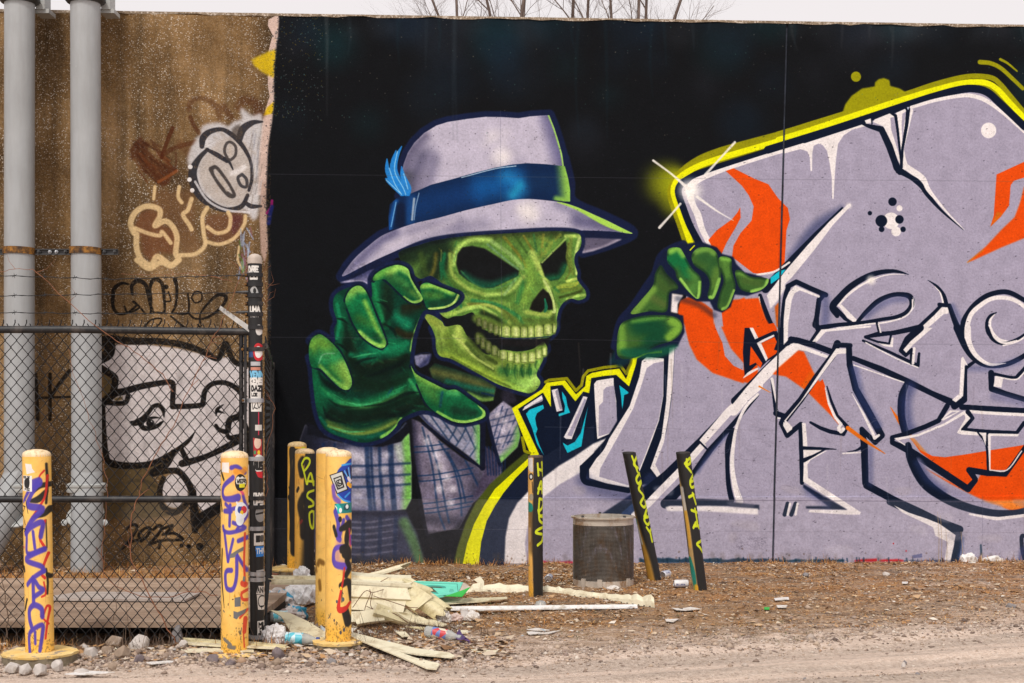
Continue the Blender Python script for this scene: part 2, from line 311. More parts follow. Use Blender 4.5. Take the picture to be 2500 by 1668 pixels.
    jaw = "985 500 1035 495 1110 540 1140 578 1240 568 1290 640 1350 720 1440 780 1540 745 1650 757 1760 740 1830 690 1852 698 1868 740 1840 775 1836 820 1800 890 1792 930 1818 978 1790 1030 1742 1056 1700 1050 1600 1022 1500 985 1400 930 1260 850 1180 810 1100 790 1072 740 1066 660 1040 590"
    S(skull, 56, HALO, .95, 12, 1); S(jaw, 56, HALO, .95, 12, 1)
    P("1100 500 1400 440 1560 560 1900 640 1868 740 1600 760 1350 800 1150 600", (16, 20, 22), 1, bl=6)
    m = P(skull, (92, 134, 56), 1, 1); c.clip = m
    G1, G2, G3, DK = (170, 208, 98), (70, 92, 34), (10, 104, 72), (18, 28, 20)
    for p, w, col, a, so in (("760 80 900 40 1060 -20 1100 60 1040 190", 190, (22, 38, 24), .96, 90), ("780 50 1000 -25 1350 -85 1700 -105 2080 -110", 46, (14, 24, 26), .95, 46), ("1300 -60 1700 -78 1960 -80", 60, (58, 70, 30), .7, 50),
                             ("960 60 1000 200", 40, (60, 84, 34), .6, 30), ("1070 60 1060 150 1030 230", 26, (112, 104, 40), .7, 24), ("1130 60 1120 180 1180 290 1260 340", 26, (20, 116, 70), .75, 24), ("1100 120 1110 240", 18, (24, 110, 66), .6, 14),
                             ("1160 250 1260 330 1440 390 1580 360", 60, (62, 96, 36), .7, 46), ("1196 130 1222 30 1320 -42 1460 -42", 34, G1, .95, 26), ("1170 60 1186 200 1290 300 1420 350", 26, (160, 188, 84), .85, 20), ("1470 -30 1600 60 1690 160", 30, (140, 178, 96), .9, 18), ("1440 -10 1560 90 1660 170", 16, (110, 150, 110), .7, 12),
                             ("1560 -60 1660 60 1720 150", 22, (120, 118, 40), .8, 16), ("1640 -70 1720 50", 18, (60, 92, 36), .7, 12), ("1700 -70 1760 30", 18, (128, 124, 46), .8, 14), ("1770 -80 1790 40", 16, (50, 104, 56), .7, 12), ("1840 -80 1830 10", 18, (140, 138, 54), .7, 14), ("1900 -80 1860 0", 16, (56, 90, 40), .7, 12), ("1960 -80 1900 -20", 20, (130, 140, 54), .6, 14),
                             ("1760 50 1830 200 1870 300", 46, (178, 204, 98), .95, 30), ("1730 120 1750 250 1700 400", 60, (120, 160, 62), .8, 44), ("1800 190 1830 290 1760 420", 20, (90, 130, 50), .7, 16), ("1700 220 1590 330 1430 352", 26, (168, 202, 96), .9, 20), ("1700 260 1650 400", 30, (40, 124, 62), .6, 24), ("1640 240 1560 350", 20, (150, 190, 120), .6, 14),
                             ("1260 350 1400 400 1560 410", 34, (134, 172, 74), .7, 26), ("1330 390 1500 420 1650 500 1690 560", 26, (24, 116, 70), .65, 18), ("1300 420 1420 420 1560 470 1640 540", 22, (120, 110, 44), .6, 16), ("1250 450 1440 425 1560 490 1600 560", 22, (176, 200, 92), .8, 16), ("1240 380 1250 440", 18, (20, 120, 80), .6, 14),
                             ("1180 490 1300 452 1400 440 1500 500", 22, G1, .95, 16), ("1110 500 1200 482", 36, (156, 190, 80), .9, 26), ("1130 440 1230 400", 40, (64, 92, 34), .6, 30), ("1400 480 1500 520 1560 580", 36, (26, 40, 22), .9, 24), ("1560 490 1650 550 1700 600", 50, (90, 114, 44), .8, 40),
                             ("1720 475 1860 495 1905 478", 34, (172, 198, 90), .9, 22), ("1700 530 1900 540", 30, (78, 96, 38), .6, 24), ("1940 300 2000 280 2080 268", 26, (160, 184, 70), .9, 18), ("1950 330 2050 310 2110 300", 30, (96, 110, 40), .7, 24), ("2010 384 2070 362 2135 352", 20, G1, .9, 14), ("1960 370 2060 340 2110 326", 18, (50, 64, 24), .85, 14), ("1920 300 1950 330", 20, (40, 110, 56), .6, 14),
                             ("1925 420 1945 520 1928 600", 22, (164, 208, 96), .9, 14), ("1890 340 1920 440 1900 560", 26, (60, 74, 34), .7, 20), ("1990 430 1950 500", 14, (60, 160, 80), .7, 10), ("2098 -60 2075 60 2080 200", 22, (196, 222, 124), .95, 16), ("2040 -60 2030 60 2050 200", 26, (110, 124, 48), .7, 20), ("2000 -70 2090 -70", 24, (176, 206, 98), .85, 18), ("2010 254 2090 232", 20, (190, 214, 100), .95, 14),
                             ("1820 -60 1890 -10 1820 80", 26, (120, 136, 54), .6, 20), ("1850 330 1890 340 1920 460", 18, (196, 220, 130), .95, 10), ("1830 300 1740 460", 14, (110, 144, 64), .8, 10)):
        S(p, w, col, a, so)
    for k in range(70):                         # dry-brush strokes following the bone
        x = 1080 + rs.rand() * 900; y = -80 + rs.rand() * 640
        S([x, y, x + 20 + rs.randn() * 25, y + 50 + rs.randn() * 20], 5 + rs.rand() * 5, [(190, 208, 104), (24, 104, 66), (128, 112, 44), (70, 110, 50)][k % 4], .28, 5)
    c.clip = None
    m = P("1215 130 1222 60 1260 10 1330 0 1420 20 1500 70 1590 130 1665 180 1660 215 1560 260 1480 300 1400 300 1300 250 1235 200", (17, 19, 21), 1, bl=8); c.clip = m
    S("1270 200 1360 270 1480 290 1640 215", [30, 60, 70, 30], (22, 90, 64), .85, 50); c.clip = None
    S("1250 180 1330 260 1450 310 1600 270 1665 215", 10, (70, 140, 80), .5, 14)
    m = P("1818 125 1870 70 1950 10 2000 -40 2010 20 2000 80 2010 130 1990 190 1950 240 1890 250 1850 220", (17, 20, 20), 1, bl=8); c.clip = m
    S("1870 240 1960 220 2000 150", 50, (26, 104, 64), .8, 50); c.clip = None
    S("1830 120 1930 20 2000 -50", 12, (150, 180, 90), .8, 8); S("2020 -20 2010 90 2030 180 2000 240", 14, (96, 100, 40), .7, 14)
    P("1838 305 1880 340 1905 400 1908 455 1880 462 1850 450 1822 478 1770 465 1740 455 1760 400 1800 345", (22, 22, 18), 1, 0, 8)
    S("1850 380 1860 440 1850 470", [10, 24, 16], (24, 110, 80), .9, 8)
    S("1845 250 1880 310 1910 390 1922 470 1905 475", [18, 20, 14, 16, 12], (196, 220, 130), .9, 8)
    S("2000 400 2060 350 2120 310", 14, (60, 70, 28), .5, 14); S("1970 300 2060 290 2090 260", 10, (180, 180, 60), .5, 8)
    # neck
    m = P("1020 880 1060 840 1200 880 1400 950 1500 1010 1490 1060 1480 1110 1400 1120 1250 1040 1050 960", (20, 44, 34), 1, bl=8); c.clip = m
    S("1050 900 1250 950 1400 1000 1500 1050", 60, (96, 100, 50), .8, 50); S("1150 970 1300 1010 1480 1040", 34, (20, 96, 76), .8, 30); S("1300 1060 1400 1100 1480 1100", 30, (120, 160, 70), .9, 20); S("1400 1055 1490 1075", 16, (14, 40, 62), .9, 8)
    c.clip = None
    m = P(jaw, (104, 138, 54), 1, 1); c.clip = m
    for p, w, col, a, so in (("1000 510 1110 580", 60, (136, 150, 60), .8, 50), ("1120 560 1110 680", 70, (160, 188, 82), .8, 60), ("1230 590 1250 680 1380 800 1500 870", 60, (176, 198, 92), .85, 46), ("1150 640 1180 740 1300 800 1500 900", 56, (98, 124, 44), .8, 50), ("1110 770 1300 850 1500 960 1650 1020", 44, (150, 180, 60), .9, 30),
                             ("1300 700 1400 800 1500 830", 40, (70, 90, 40), .8, 40), ("1540 890 1650 910 1770 905", 60, (34, 96, 48), .7, 40), ("1600 960 1700 1000", 50, (90, 140, 60), .6, 40), ("1290 700 1400 830 1480 890", 24, (60, 82, 32), .85, 20), ("1700 1000 1790 960", 80, (178, 224, 110), .95, 60), ("1560 990 1700 1040", 34, (160, 210, 84), .8, 24), ("1780 880 1800 820", 44, (140, 196, 84), .8, 30),
                             ("1500 800 1560 840", 60, (110, 130, 50), .7, 40), ("1640 940 1720 980", 60, (130, 180, 76), .6, 50), ("1560 880 1580 930", 16, (20, 70, 40), .6, 14), ("1680 880 1690 930", 14, (20, 80, 44), .6, 14), ("1750 880 1750 920", 14, (20, 80, 44), .6, 14), ("1050 600 1080 740", 20, (90, 120, 50), .6, 20)):
        S(p, w, col, a, so)
    c.clip = None
    S("1540 690 1700 700 1830 690", 46, (24, 22, 24), .9, 24); S("1370 600 1400 680 1480 740", 60, (18, 20, 20), .95, 24)
    def tooth(x, y, w, h, lit=1.0):
        S([x, y, x, y + h], [w * .9, w, w * .8], tuple(int(v * lit) for v in (138, 160, 70)), 1, 5); S([x + w * .08, y + h * .25, x + w * .05, y + h * .8], w * .42, tuple(int(v * lit) for v in (208, 220, 140)), .9, w * .4)
    gum, ivory, glint = (92, 116, 46), (150, 172, 84), (214, 226, 150)
    def teeth(top, bot, xs, dim, ctr):
        """row of teeth between two curves; xs are the gaps"""
        tx, ty = top; bx, by = bot
        for i in range(len(xs) - 1):
            x0, x1 = xs[i], xs[i + 1]; xm = (x0 + x1) / 2; w_ = x1 - x0
            yt, yb = np.interp(xm, tx, ty), np.interp(xm, bx, by); h_ = yb - yt; f = np.interp(xm, dim[0], dim[1])
            cc = tuple(int(v * f) for v in ivory)
            P([x0 + 1, yt + h_ * .22, xm, yt, x1 - 1, yt + h_ * .22, x1 - 1, yb - h_ * .2, xm + w_ * .2, yb, xm - w_ * .2, yb, x0 + 1, yb - h_ * .2], cc, 1, 1, 4)
            S([xm + w_ * ctr, yt + h_ * .3, xm + w_ * ctr, yb - h_ * .25], w_ * .42, tuple(int(v * f) for v in glint), .85, w_ * .4)
            S([x0 + 2, yt + h_ * .1, x0 + 3, yb - h_ * .12], 5, (34, 46, 20), .75, 5)
            S([xm - w_ * .3, yb - h_ * .08, xm + w_ * .3, yb - h_ * .08], 6, (60, 76, 30), .6, 6)
    S("1360 520 1450 545 1520 575 1700 590 1910 560", 60, gum, .9, 34)
    teeth(([1350, 1450, 1530, 1700, 1930], [500, 540, 572, 578, 552]), ([1350, 1450, 1530, 1700, 1800, 1930], [560, 618, 652, 664, 664, 628]), [1356, 1396, 1440, 1482, 1520, 1538, 1604, 1672, 1726, 1772, 1840, 1902, 1930], ([1356, 1480, 1560, 1900, 1930], [.5, .66, 1, 1, .85]), .08)
    S("1380 650 1440 720 1540 800 1700 830 1840 770", 50, gum, .8, 34)
    teeth(([1350, 1430, 1530, 1650, 1760, 1866], [605, 670, 742, 764, 758, 712]), ([1350, 1430, 1530, 1650, 1760, 1866], [690, 760, 812, 846, 840, 784]), [1352, 1386, 1424, 1466, 1512, 1526, 1580, 1628, 1676, 1728, 1784, 1828, 1866], ([1352, 1500, 1560, 1866], [.5, .66, 1, 1]), .05)
    for x, y0, y1 in ((1584, 850, 910), (1640, 860, 960), (1690, 856, 940), (1742, 850, 950), (1790, 830, 890)): S([x, y0, x - 8, (y0 + y1) / 2, x + 4, y1], [16, 12, 4], (20, 70, 36), .55, 10); S([x + 24, y0, x + 18, y1], [14, 4], (150, 196, 92), .5, 10)
    S("1300 660 1400 770 1500 840", 26, (60, 78, 30), .8, 18); S("1190 640 1260 700 1340 790 1480 880", 16, (190, 210, 110), .7, 10); S("1090 620 1110 760", 26, (90, 116, 46), .7, 20); S("1180 800 1400 920 1600 1010", 18, (84, 108, 36), .8, 14)
    S("1540 660 1700 664 1890 650", 8, (12, 30, 70), .8, 6)
    # ---- shirt and jacket
    c.crop(650, 900, 2.936)
    m = P("280 400 420 500 600 540 800 560 960 520 1025 460 1040 700 1040 930 1000 1005 850 1022 600 1015 330 960 200 940 180 700", (150, 148, 172), .96, bl=10); c.clip = m
    for p, w, col, a, so in (("180 700 330 500 300 960", 300, (22, 24, 36), .96, 160), ("400 540 420 960", 90, (44, 48, 76), .7, 80), ("420 540 900 560", 60, (40, 44, 70), .8, 50), ("480 600 520 960", 60, (120, 120, 150), .5, 60), ("620 600 700 650", 60, (206, 200, 212), .7, 60), ("1010 480 1030 760 1020 990", 80, (120, 190, 84), .95, 46),
                             ("940 560 960 640", 40, (196, 208, 190), .8, 40), ("440 1010 900 1010", 40, (70, 72, 110), .6, 40)):
        S(p, w, col, a, so)
    for x, w in ((500, 18), (730, 34), (760, 20), (820, 24), (900, 40), (420, 20)): S([x - 10, 540, x, 780, x + 20, 1020], w, (14, 38, 76), .75, 19)
    for y in (690, 770, 840): S([420, y, 700, y + 6, 1030, y - 14], 18, (14, 38, 76), .7, 18)
    for x, y in ((640, 640), (860, 620), (650, 730), (950, 730), (660, 900), (960, 800), (840, 720)): D(x, y, 24, (220, 214, 224), .5, 30)
    c.clip = None
    m = P("330 1015 600 1015 1000 1020 1080 1180 1140 1400 420 1400 330 1300", (44, 48, 70), .95, bl=12); c.clip = m
    for y in (1080, 1120, 1165, 1210, 1260, 1310): S([480, y, 700, y + 20, 940, y - 10], [6, 16, 6], (120, 120, 146), .55, 14)
    for x in (700, 820, 930): S([x, 1030, x - 10, 1380], 30, (22, 34, 62), .7, 16)
    S("990 1100 1060 1250 1110 1400", 70, (74, 120, 62), .8, 40); S("420 1390 800 1380 1000 1370", 60, (22, 26, 36), .8, 50); S("540 1030 800 1040 1000 1030", 40, (20, 22, 36), .8, 30)
    c.clip = None
    m = P("1040 360 1100 380 1250 520 1420 650 1560 720 1680 700 1700 800 1480 960 1380 1140 1160 1180 1110 900 1050 620", (120, 112, 134), .96, bl=8); c.clip = m
    for p, w, col, a, so in (("1050 380 1060 560 1090 800", 50, (30, 30, 50), .8, 50), ("1300 600 1500 760 1480 940 1400 1100", 90, (40, 42, 66), .6, 80), ("1150 1080 1400 1100", 80, (40, 40, 56), .8, 70), ("1160 480 1240 640 1280 860", 90, (196, 188, 204), .7, 80)): S(p, w, col, a, so)
    for p in ("1120 420 1190 700 1230 1000 1280 1150", "1160 480 1230 700 1270 900 1310 1100", "1240 520 1340 700 1390 900 1400 1050", "1300 600 1380 760 1430 960", "1420 640 1480 760 1530 860"): S(p, 14, (16, 46, 84), .75, 14)
    for y in (560, 600, 770, 810, 970, 1010, 1040): S([1050, y, 1220, y - 14, 1480, y - 60], 10, (16, 46, 84), .8, 8)
    for x, y in ((1220, 620), (1300, 780), (1240, 860), (1340, 860), (1240, 700), (1150, 520), (1320, 960)): D(x, y, 26, (226, 220, 230), .6, 30)
    S("1160 1190 1300 1200 1420 1120", 60, (24, 26, 34), .9, 40)
    c.clip = None
    S("1035 370 1050 600 1080 820 1130 1100 1160 1200", [20, 20, 26, 26, 14], (16, 18, 26), .92, 16)
    P("1540 540 1640 600 1700 700 1600 860 1480 930 1560 740", (70, 62, 86), .9, bl=16)
    for k in range(7): S([1570 + k * 24, 560, 1590 + k * 20, 760], 12, (14, 34, 70), .7, 10)
    m = P("1075 310 1120 300 1250 350 1380 400 1530 400 1545 700 1420 600 1280 500 1150 390", (150, 150, 172), .96, bl=4); c.clip = m
    for k in range(9): S([1090 + k * 62, 300, 1170 + k * 62, 410, 1250 + k * 62, 520 + 50 * (k > 3)], 12, (18, 46, 82), .75 if k % 3 else .35, 12)
    for k in range(8): S([1200 + k * 60, 560 + k * 24, 1275 + k * 60, 450 + k * 24, 1330 + k * 60, 330 + k * 24], 12, (18, 46, 82), .7 if k % 3 else .3, 12)
    S("1530 390 1540 560 1545 700", 70, (120, 196, 90), .9, 46); S("1080 310 1250 480 1500 690", 26, (40, 46, 80), .8, 16); c.clip = None
    S("1120 390 1300 530 1545 715", 16, (12, 18, 40), .95, 6); S("1555 380 1550 560 1550 710", 40, (14, 18, 38), .95, 8)
    m = P("1590 330 1700 230 1780 290 1820 480 1800 560 1680 675 1640 560", (160, 154, 176), .96, bl=8); c.clip = m
    for k in range(9): S([1560 + k * 34, 640 - k * 20, 1660 + k * 34, 250 + k * 20], 11, (30, 48, 84), .7 if k % 3 else .25, 12)
    for k in range(9): S([1560, 340 + k * 44, 1860, 250 + k * 50], 11, (30, 48, 84), .65 if k % 3 else .25, 12)
    for x, y in ((1660, 330), (1710, 380), (1700, 440), (1750, 420), (1690, 520)): D(x, y, 24, (226, 216, 226), .6, 26)
    S("1830 440 1800 560 1680 680", 80, (110, 178, 76), .9, 50); c.clip = None
    S("1580 340 1630 540 1675 690", 26, (14, 22, 48), .9, 8)
    P("1690 160 1760 160 1790 240 1700 240", (52, 48, 66), .6, 1, 20)
    # cuff
    P("290 380 400 440 560 530 760 540 920 480 1010 360 1030 440 970 520 830 560 640 550 460 510 300 470", (16, 18, 28), .97, bl=8); S("420 470 620 540 800 530 940 450 1000 390", 10, (90, 100, 130), .6, 14)
    # ---- raised hand (left)
    c.crop(700, 600, 2.936)
    hand = "165 680 225 630 290 660 345 690 340 600 360 540 335 450 340 370 390 320 500 285 560 300 610 370 610 240 650 190 720 150 800 135 870 165 900 250 975 370 1000 260 1060 280 1200 335 1245 360 1220 400 1140 445 1010 455 960 500 910 640 890 760 885 860 930 930 1050 985 1150 1030 1210 1030 1300 1090 1380 1150 1420 1185 1410 1230 1300 1265 1200 1260 1080 1200 960 1180 820 1240 780 1300 700 1370 560 1410 420 1380 280 1320 220 1200 190 1000 180 880 160 800"
    S(hand, 62, HALO, .95, 12, 1)
    m = P(hand, (6, 52, 38), 1, 1); c.clip = m
    S("480 900 640 930 820 870 900 960", 170, (8, 30, 20), .95, 70); S("430 700 480 800", 60, (8, 34, 24), .9, 40)
    DG, MG, LG, LM = (8, 38, 30), (10, 112, 72), (104, 172, 62), (160, 214, 90)
    for p, w, col, a, so in (("200 700 180 850 230 1100", 110, (12, 100, 60), .8, 80), ("480 880 700 900 800 820", 190, DG, .9, 120), ("480 960 620 1000 760 980", 120, (14, 36, 26), .9, 90), ("470 780 620 800", 90, (10, 110, 72), .7, 70), ("640 700 800 740", 130, (12, 122, 76), .8, 90),
                             ("520 880 700 840 860 800", 44, (22, 30, 18), .8, 36), ("360 400 400 600 440 760", 90, (10, 100, 62), .8, 60), ("440 640 470 780", 70, (24, 40, 26), .8, 50), ("640 240 640 400 700 560", 70, (16, 118, 66), .8, 50), ("720 300 720 480", 70, (20, 44, 28), .85, 50),
                             ("800 500 860 560", 80, (16, 130, 90), .85, 50), ("840 470 980 420", 70, (26, 34, 22), .85, 50), ("800 620 880 640", 40, (60, 44, 20), .7, 36), ("270 1050 420 1130 600 1120 800 1030", 60, (18, 120, 70), .8, 50), ("400 1130 560 1160 760 1090 900 1020", 40, (90, 130, 54), .5, 40), ("300 1200 500 1230 760 1190 960 1130", 80, (14, 30, 22), .9, 60),
                             ("260 1180 240 1080", 60, (12, 84, 54), .7, 50), ("300 1270 480 1340 640 1320 780 1260", 50, (98, 126, 54), .7, 40), ("400 1330 560 1370 700 1340", 30, (14, 90, 70), .8, 24), ("820 1240 770 1310 680 1370", 24, (130, 196, 84), .9, 14), ("240 1230 330 1330 500 1390", 24, (10, 90, 66), .8, 16),
                             ("800 1000 900 960 900 1060", 100, (16, 112, 68), .8, 70), ("880 1080 1000 1130", 90, (14, 34, 24), .8, 60), ("720 1080 760 1010", 16, (14, 60, 100), .5, 14), ("960 520 910 640 890 750", 18, (150, 206, 90), .8, 10)):
        S(p, w, col, a, so)
    for k in range(70):
        x = 220 + rs.rand() * 760; y = 660 + rs.rand() * 640
        S([x, y, x + 40 + rs.randn() * 20, y + 8 + rs.randn() * 22], 8 + rs.rand() * 10, [(30, 150, 96), (10, 40, 30), (70, 76, 30), (60, 140, 70)][k % 4], .2, 10)
    for p, w, col, a, so in (("430 690 480 840 560 900 700 900", 70, (8, 26, 18), .9, 36), ("650 880 780 860 860 800", 60, (10, 30, 20), .9, 36), ("520 960 640 1000 780 980 860 940", 70, (10, 34, 22), .85, 40), ("740 330 740 440 700 560", 40, (10, 34, 24), .85, 26), ("790 600 860 650 900 640", 40, (30, 30, 16), .85, 26), ("840 440 940 430", 40, (24, 30, 18), .9, 20),
                             ("360 420 380 520 360 660", 24, (20, 130, 84), .8, 18), ("420 560 440 680", 34, (8, 34, 24), .8, 22), ("620 260 650 400 690 540", 26, (28, 140, 80), .75, 20), ("640 760 760 740 860 700", 44, (20, 132, 86), .75, 30), ("460 780 560 800", 36, (16, 120, 80), .7, 26), ("300 1060 420 1130 600 1130 800 1040", 24, (40, 140, 84), .75, 18), ("440 1190 640 1180 860 1100", 40, (8, 30, 20), .85, 26), ("320 1200 480 1240 760 1200", 40, (8, 28, 20), .85, 24), ("300 1290 480 1345 640 1325 780 1262", 22, (120, 146, 62), .75, 16), ("880 960 940 1050", 26, (60, 170, 96), .6, 18)):
        S(p, w, col, a, so)
    for p, w, a in (("350 520 400 530 440 560", 16, .8), ("360 700 400 720 440 760", 18, .8), ("640 400 700 420 760 500", 18, .7), ("700 560 760 600 790 660", 20, .8), ("480 860 540 820 640 800", 22, .8), ("560 940 680 900 800 850 860 810", 26, .85), ("300 1100 380 1150 520 1160", 20, .7), ("560 1150 700 1130 860 1060 950 1050", 20, .8), ("260 1150 300 1230 420 1270", 24, .8), ("700 1230 820 1200 930 1150", 30, .85), ("940 900 960 980 960 1100", 22, .8), ("220 880 260 960 330 1010 420 1060", 30, .85)):
        S(p, [4, w, w * 1.3, 4], (4, 20, 18), a, w * .8)
    for p in ("370 500 420 515", "660 380 720 400", "470 800 560 780 640 770", "430 1120 540 1140 680 1110", "330 1060 400 1100", "760 1040 860 1000", "300 1290 420 1330 560 1330", "840 560 880 580", "700 690 780 700"): S(p, [3, 14, 3], (70, 176, 110), .65, 9)
    c.clip = None
    def finger(p, sh):
        S(p, 30, (9, 24, 40), .9, 10, 0)
        mm = P(p, (10, 84, 48), 1, 1); c.clip = mm
        for q, w, col, a, so in sh: S(q, w, col, a, so)
        c.clip = None
    finger("165 700 225 635 290 665 380 760 440 880 468 980 440 1030 380 1015 300 940 240 880 175 860", (("180 720 230 680 300 740", 110, (112, 164, 58), .85, 80), ("260 800 340 790 380 870", 90, (50, 150, 84), .8, 70), ("400 860 440 960 420 1020", 80, (150, 200, 84), .9, 60), ("240 860 340 960 420 1020", 26, (130, 190, 80), .8, 20), ("230 840 260 780 340 770", 10, (150, 200, 160), .5, 10), ("170 750 180 850", 30, (20, 90, 50), .6, 30), ("330 870 390 930", 60, (110, 150, 50), .5, 50)))
    finger("420 390 450 320 500 287 540 295 580 350 640 500 690 620 714 700 680 735 620 710 540 650 480 560 440 460", (("440 380 490 310 550 310", 70, (140, 196, 84), .9, 46), ("470 420 560 420 620 560", 110, (16, 116, 66), .8, 70), ("560 400 640 580 700 690", 34, (130, 190, 76), .85, 26), ("520 620 620 700 700 720", 34, (150, 206, 90), .95, 22), ("520 520 600 560", 60, (60, 110, 44), .6, 50), ("640 640 670 670", 40, (14, 70, 40), .6, 30)))
    finger("620 250 640 200 720 155 800 137 868 165 890 230 930 300 976 375 940 410 880 400 800 330 740 270 700 240", (("640 220 720 170", 60, (110, 180, 70), .8, 40), ("740 200 800 150 870 180", 60, (150, 206, 90), .95, 36), ("740 240 820 260 880 330", 70, (36, 92, 48), .9, 50), ("780 220 860 280", 40, (60, 130, 64), .7, 34), ("880 210 930 310 970 380", 24, (150, 206, 96), .95, 14), ("840 370 900 405 965 390", 22, (150, 200, 90), .9, 12), ("900 330 940 370", 36, (90, 140, 60), .7, 26)))
    finger("955 300 1000 263 1060 283 1200 335 1242 360 1215 405 1140 445 1020 455 985 400", (("970 290 1060 290 1190 340", 36, (150, 206, 84), .9, 24), ("1000 350 1100 360", 60, (70, 120, 50), .8, 46), ("1040 420 1150 400 1200 380", 50, (20, 60, 40), .9, 34), ("1230 350 1200 405 1130 440 1020 452", 16, (186, 216, 110), .95, 8)))
    finger("890 860 930 920 1050 985 1150 1032 1215 1032 1300 1090 1380 1148 1422 1188 1410 1232 1300 1267 1200 1260 1080 1200 1000 1130 940 1000", (("900 870 960 940 1080 1000 1200 1040", 60, (140, 200, 80), .95, 40), ("960 1000 1080 1080", 90, (80, 140, 60), .7, 70), ("1140 1080 1260 1130 1340 1180", 110, (16, 96, 58), .9, 60), ("1200 1180 1340 1200", 60, (16, 48, 34), .85, 44), ("1380 1140 1415 1190 1390 1235 1280 1262 1180 1250", 24, (160, 216, 96), .95, 12), ("1080 1190 1180 1245", 20, (130, 190, 80), .9, 12), ("1100 1150 1115 1050", 20, (14, 60, 90), .6, 16), ("1160 1050 1230 1060", 40, (60, 150, 84), .8, 30)))
    S("905 800 960 770 1035 775 1010 850 950 870", 6, HALO, .9, 4)
    m = P("915 790 960 778 1035 776 1012 845 960 872 925 850", (130, 130, 162), .95, bl=5); c.clip = m; S("960 870 1030 800", 40, (40, 46, 90), .8, 30); c.clip = None
    # ---- sprayed grain over the figure
    c.crop(0, 0, 1)
    fig = np.zeros((c.h, c.w), np.float32)
    for mk in (P("745 700 790 640 900 640 1000 600 1110 570 1430 560 1440 760 1340 960 1240 1020 1200 1380 860 1390 700 1160 750 1080 740 840", None),): fig = np.maximum(fig, mk)
    g1 = c.blur(rs.randn(c.h, c.w).astype(np.float32), 1.0); g2 = c.blur(rs.randn(c.h, c.w).astype(np.float32), 5.0)
    gr_ = 1 + fig * (np.clip(g1 * .22, -.10, .10) + np.clip(g2 * .8, -.07, .07)); c.rgb *= gr_[..., None]
    # ---- letters
    c.crop(0, 0, 1.0)
    c.crop(1450, 300, 2.936)
    D(590, 440, 80, (226, 230, 12), .95, 130); D(545, 440, 110, (176, 184, 14), .8, 170); D(490, 430, 110, (120, 128, 18), .55, 190); D(560, 600, 60, (150, 158, 14), .6, 120)
    c.crop(0, 0, 1)
    body = "1652 466 1656 440 1690 425 1780 396 1912 352 2100 290 2260 240 2370 220 2420 225 2460 265 2500 315 2720 600 2720 1400 1500 1400 1490 1392 1488 1330 1500 1270 1560 1200 1640 1090 1640 850 1660 800 1700 600"
    S("1690 590 1655 510 1640 465 1655 430 1690 408 1790 376 1912 338 2050 292 2200 243 2330 208 2400 203 2440 225 2500 280 2600 400", 23, OLV, .95, 4, 0)
    c.crop(1450, 300, 2.936)
    S("660 860 620 740 570 600 548 500 590 395 660 320 760 255 870 210 1000 170 1355 75 1560 10 1760 -50", 44, OLV, .95, 8)
    S("705 900 650 740 600 600 570 500 585 430 640 370 760 305 900 255 1050 210 1360 120 1500 78 1750 0", 42, YEL, 1, 4)
    c.crop(1900, 50, 3.91)
    P("610 890 640 800 700 720 800 650 920 630 925 590 960 560 1010 550 1060 570 1070 625 1160 650 1225 690 1225 760 900 880", OLV, 1, bl=8); D(742, 537, 48, OLV, 1, 8)
    S("1925 398 2030 410 2130 460 2240 560 2335 650", [44, 40, 36], OLV, 1, 8); S("2120 372 2190 410 2280 485", [26, 22, 14], OLV, 1, 8)
    S("0 1085 300 995 600 900 1225 700 1500 608 1750 545 1900 532 2040 550 2120 610 2230 740 2346 880", 50, OLV, .97, 6); S("0 1140 300 1048 700 915 1200 752 1500 662 1750 600 1900 588 2010 605 2100 665 2200 775 2346 930", 54, YEL, 1, 4)
    c.crop(0, 0, 1)
    P(body, LAV)
    c.crop(1150, 800, 3.357)
    P("1565 195 1450 200 1340 240 1315 380 1285 440 1200 360 980 400 940 500 860 570 760 450 630 470 360 665 520 1040 300 1240 120 1568 -60 1900 420 1900 640 1568 700 1240 960 1200 1640 700 1720 60 1600 160", NAVY)
    P("1670 140 1680 60 1760 40 2600 -60 2600 1900 280 1900 300 1568 420 1400 700 1200 1000 1050 1200 940 1540 950 1600 560", LAV)
    c.crop(650, 900, 2.936)
    P("1870 590 1740 700 1600 830 1500 960 1430 1100 1370 1280 1338 1420 1500 1420 1560 1000 1800 740 1890 660", (72, 84, 24), 1, bl=6)
    P("1880 700 1700 890 1640 980 1580 1090 1540 1240 1518 1420 1720 1420 1720 1180 1800 960 1900 860 2349 560 2349 400", (20, 30, 52))
    P("1905 590 1950 615 1890 680 1790 780 1700 890 1640 980 1580 1090 1540 1240 1520 1420 1403 1420 1440 1250 1490 1110 1560 980 1640 860 1750 760 1880 640", YEL)
    P("2349 560 2150 680 1980 790 1880 880 1800 960 1740 1070 1715 1200 1705 1420 1872 1420 1855 1250 1870 1150 1900 1040 1980 915 2100 830 2349 690", WHT, 1, bl=5)
    P("2360 700 2100 835 1985 920 1905 1045 1872 1150 1858 1250 1874 1420 2360 1420", LAV, 1, bl=6)
    c.crop(1150, 800, 3.357)
    P("1565 183 1430 190 1318 222 1318 280 1280 395 1270 420 1215 335 1090 350 990 370 945 395 935 480 860 545 770 430 620 450 580 505 335 660 480 1020 560 1042 385 665 590 530 655 650 650 478 748 468 855 602 920 522 968 535 985 412 1085 395 1190 385 1295 480 1320 400 1355 290 1362 250 1450 212 1565 207", YEL)
    for p in ("1318 222 1310 290 1272 375 1225 310 1090 325 960 352 920 400 905 470 860 515 785 415 640 428 610 445", "420 900 440 1010 480 1025"): S(p, 24, OLV, .95, 3, 0)
    S("1310 240 1300 300 1270 370", 14, (90, 96, 30), .7, 8)
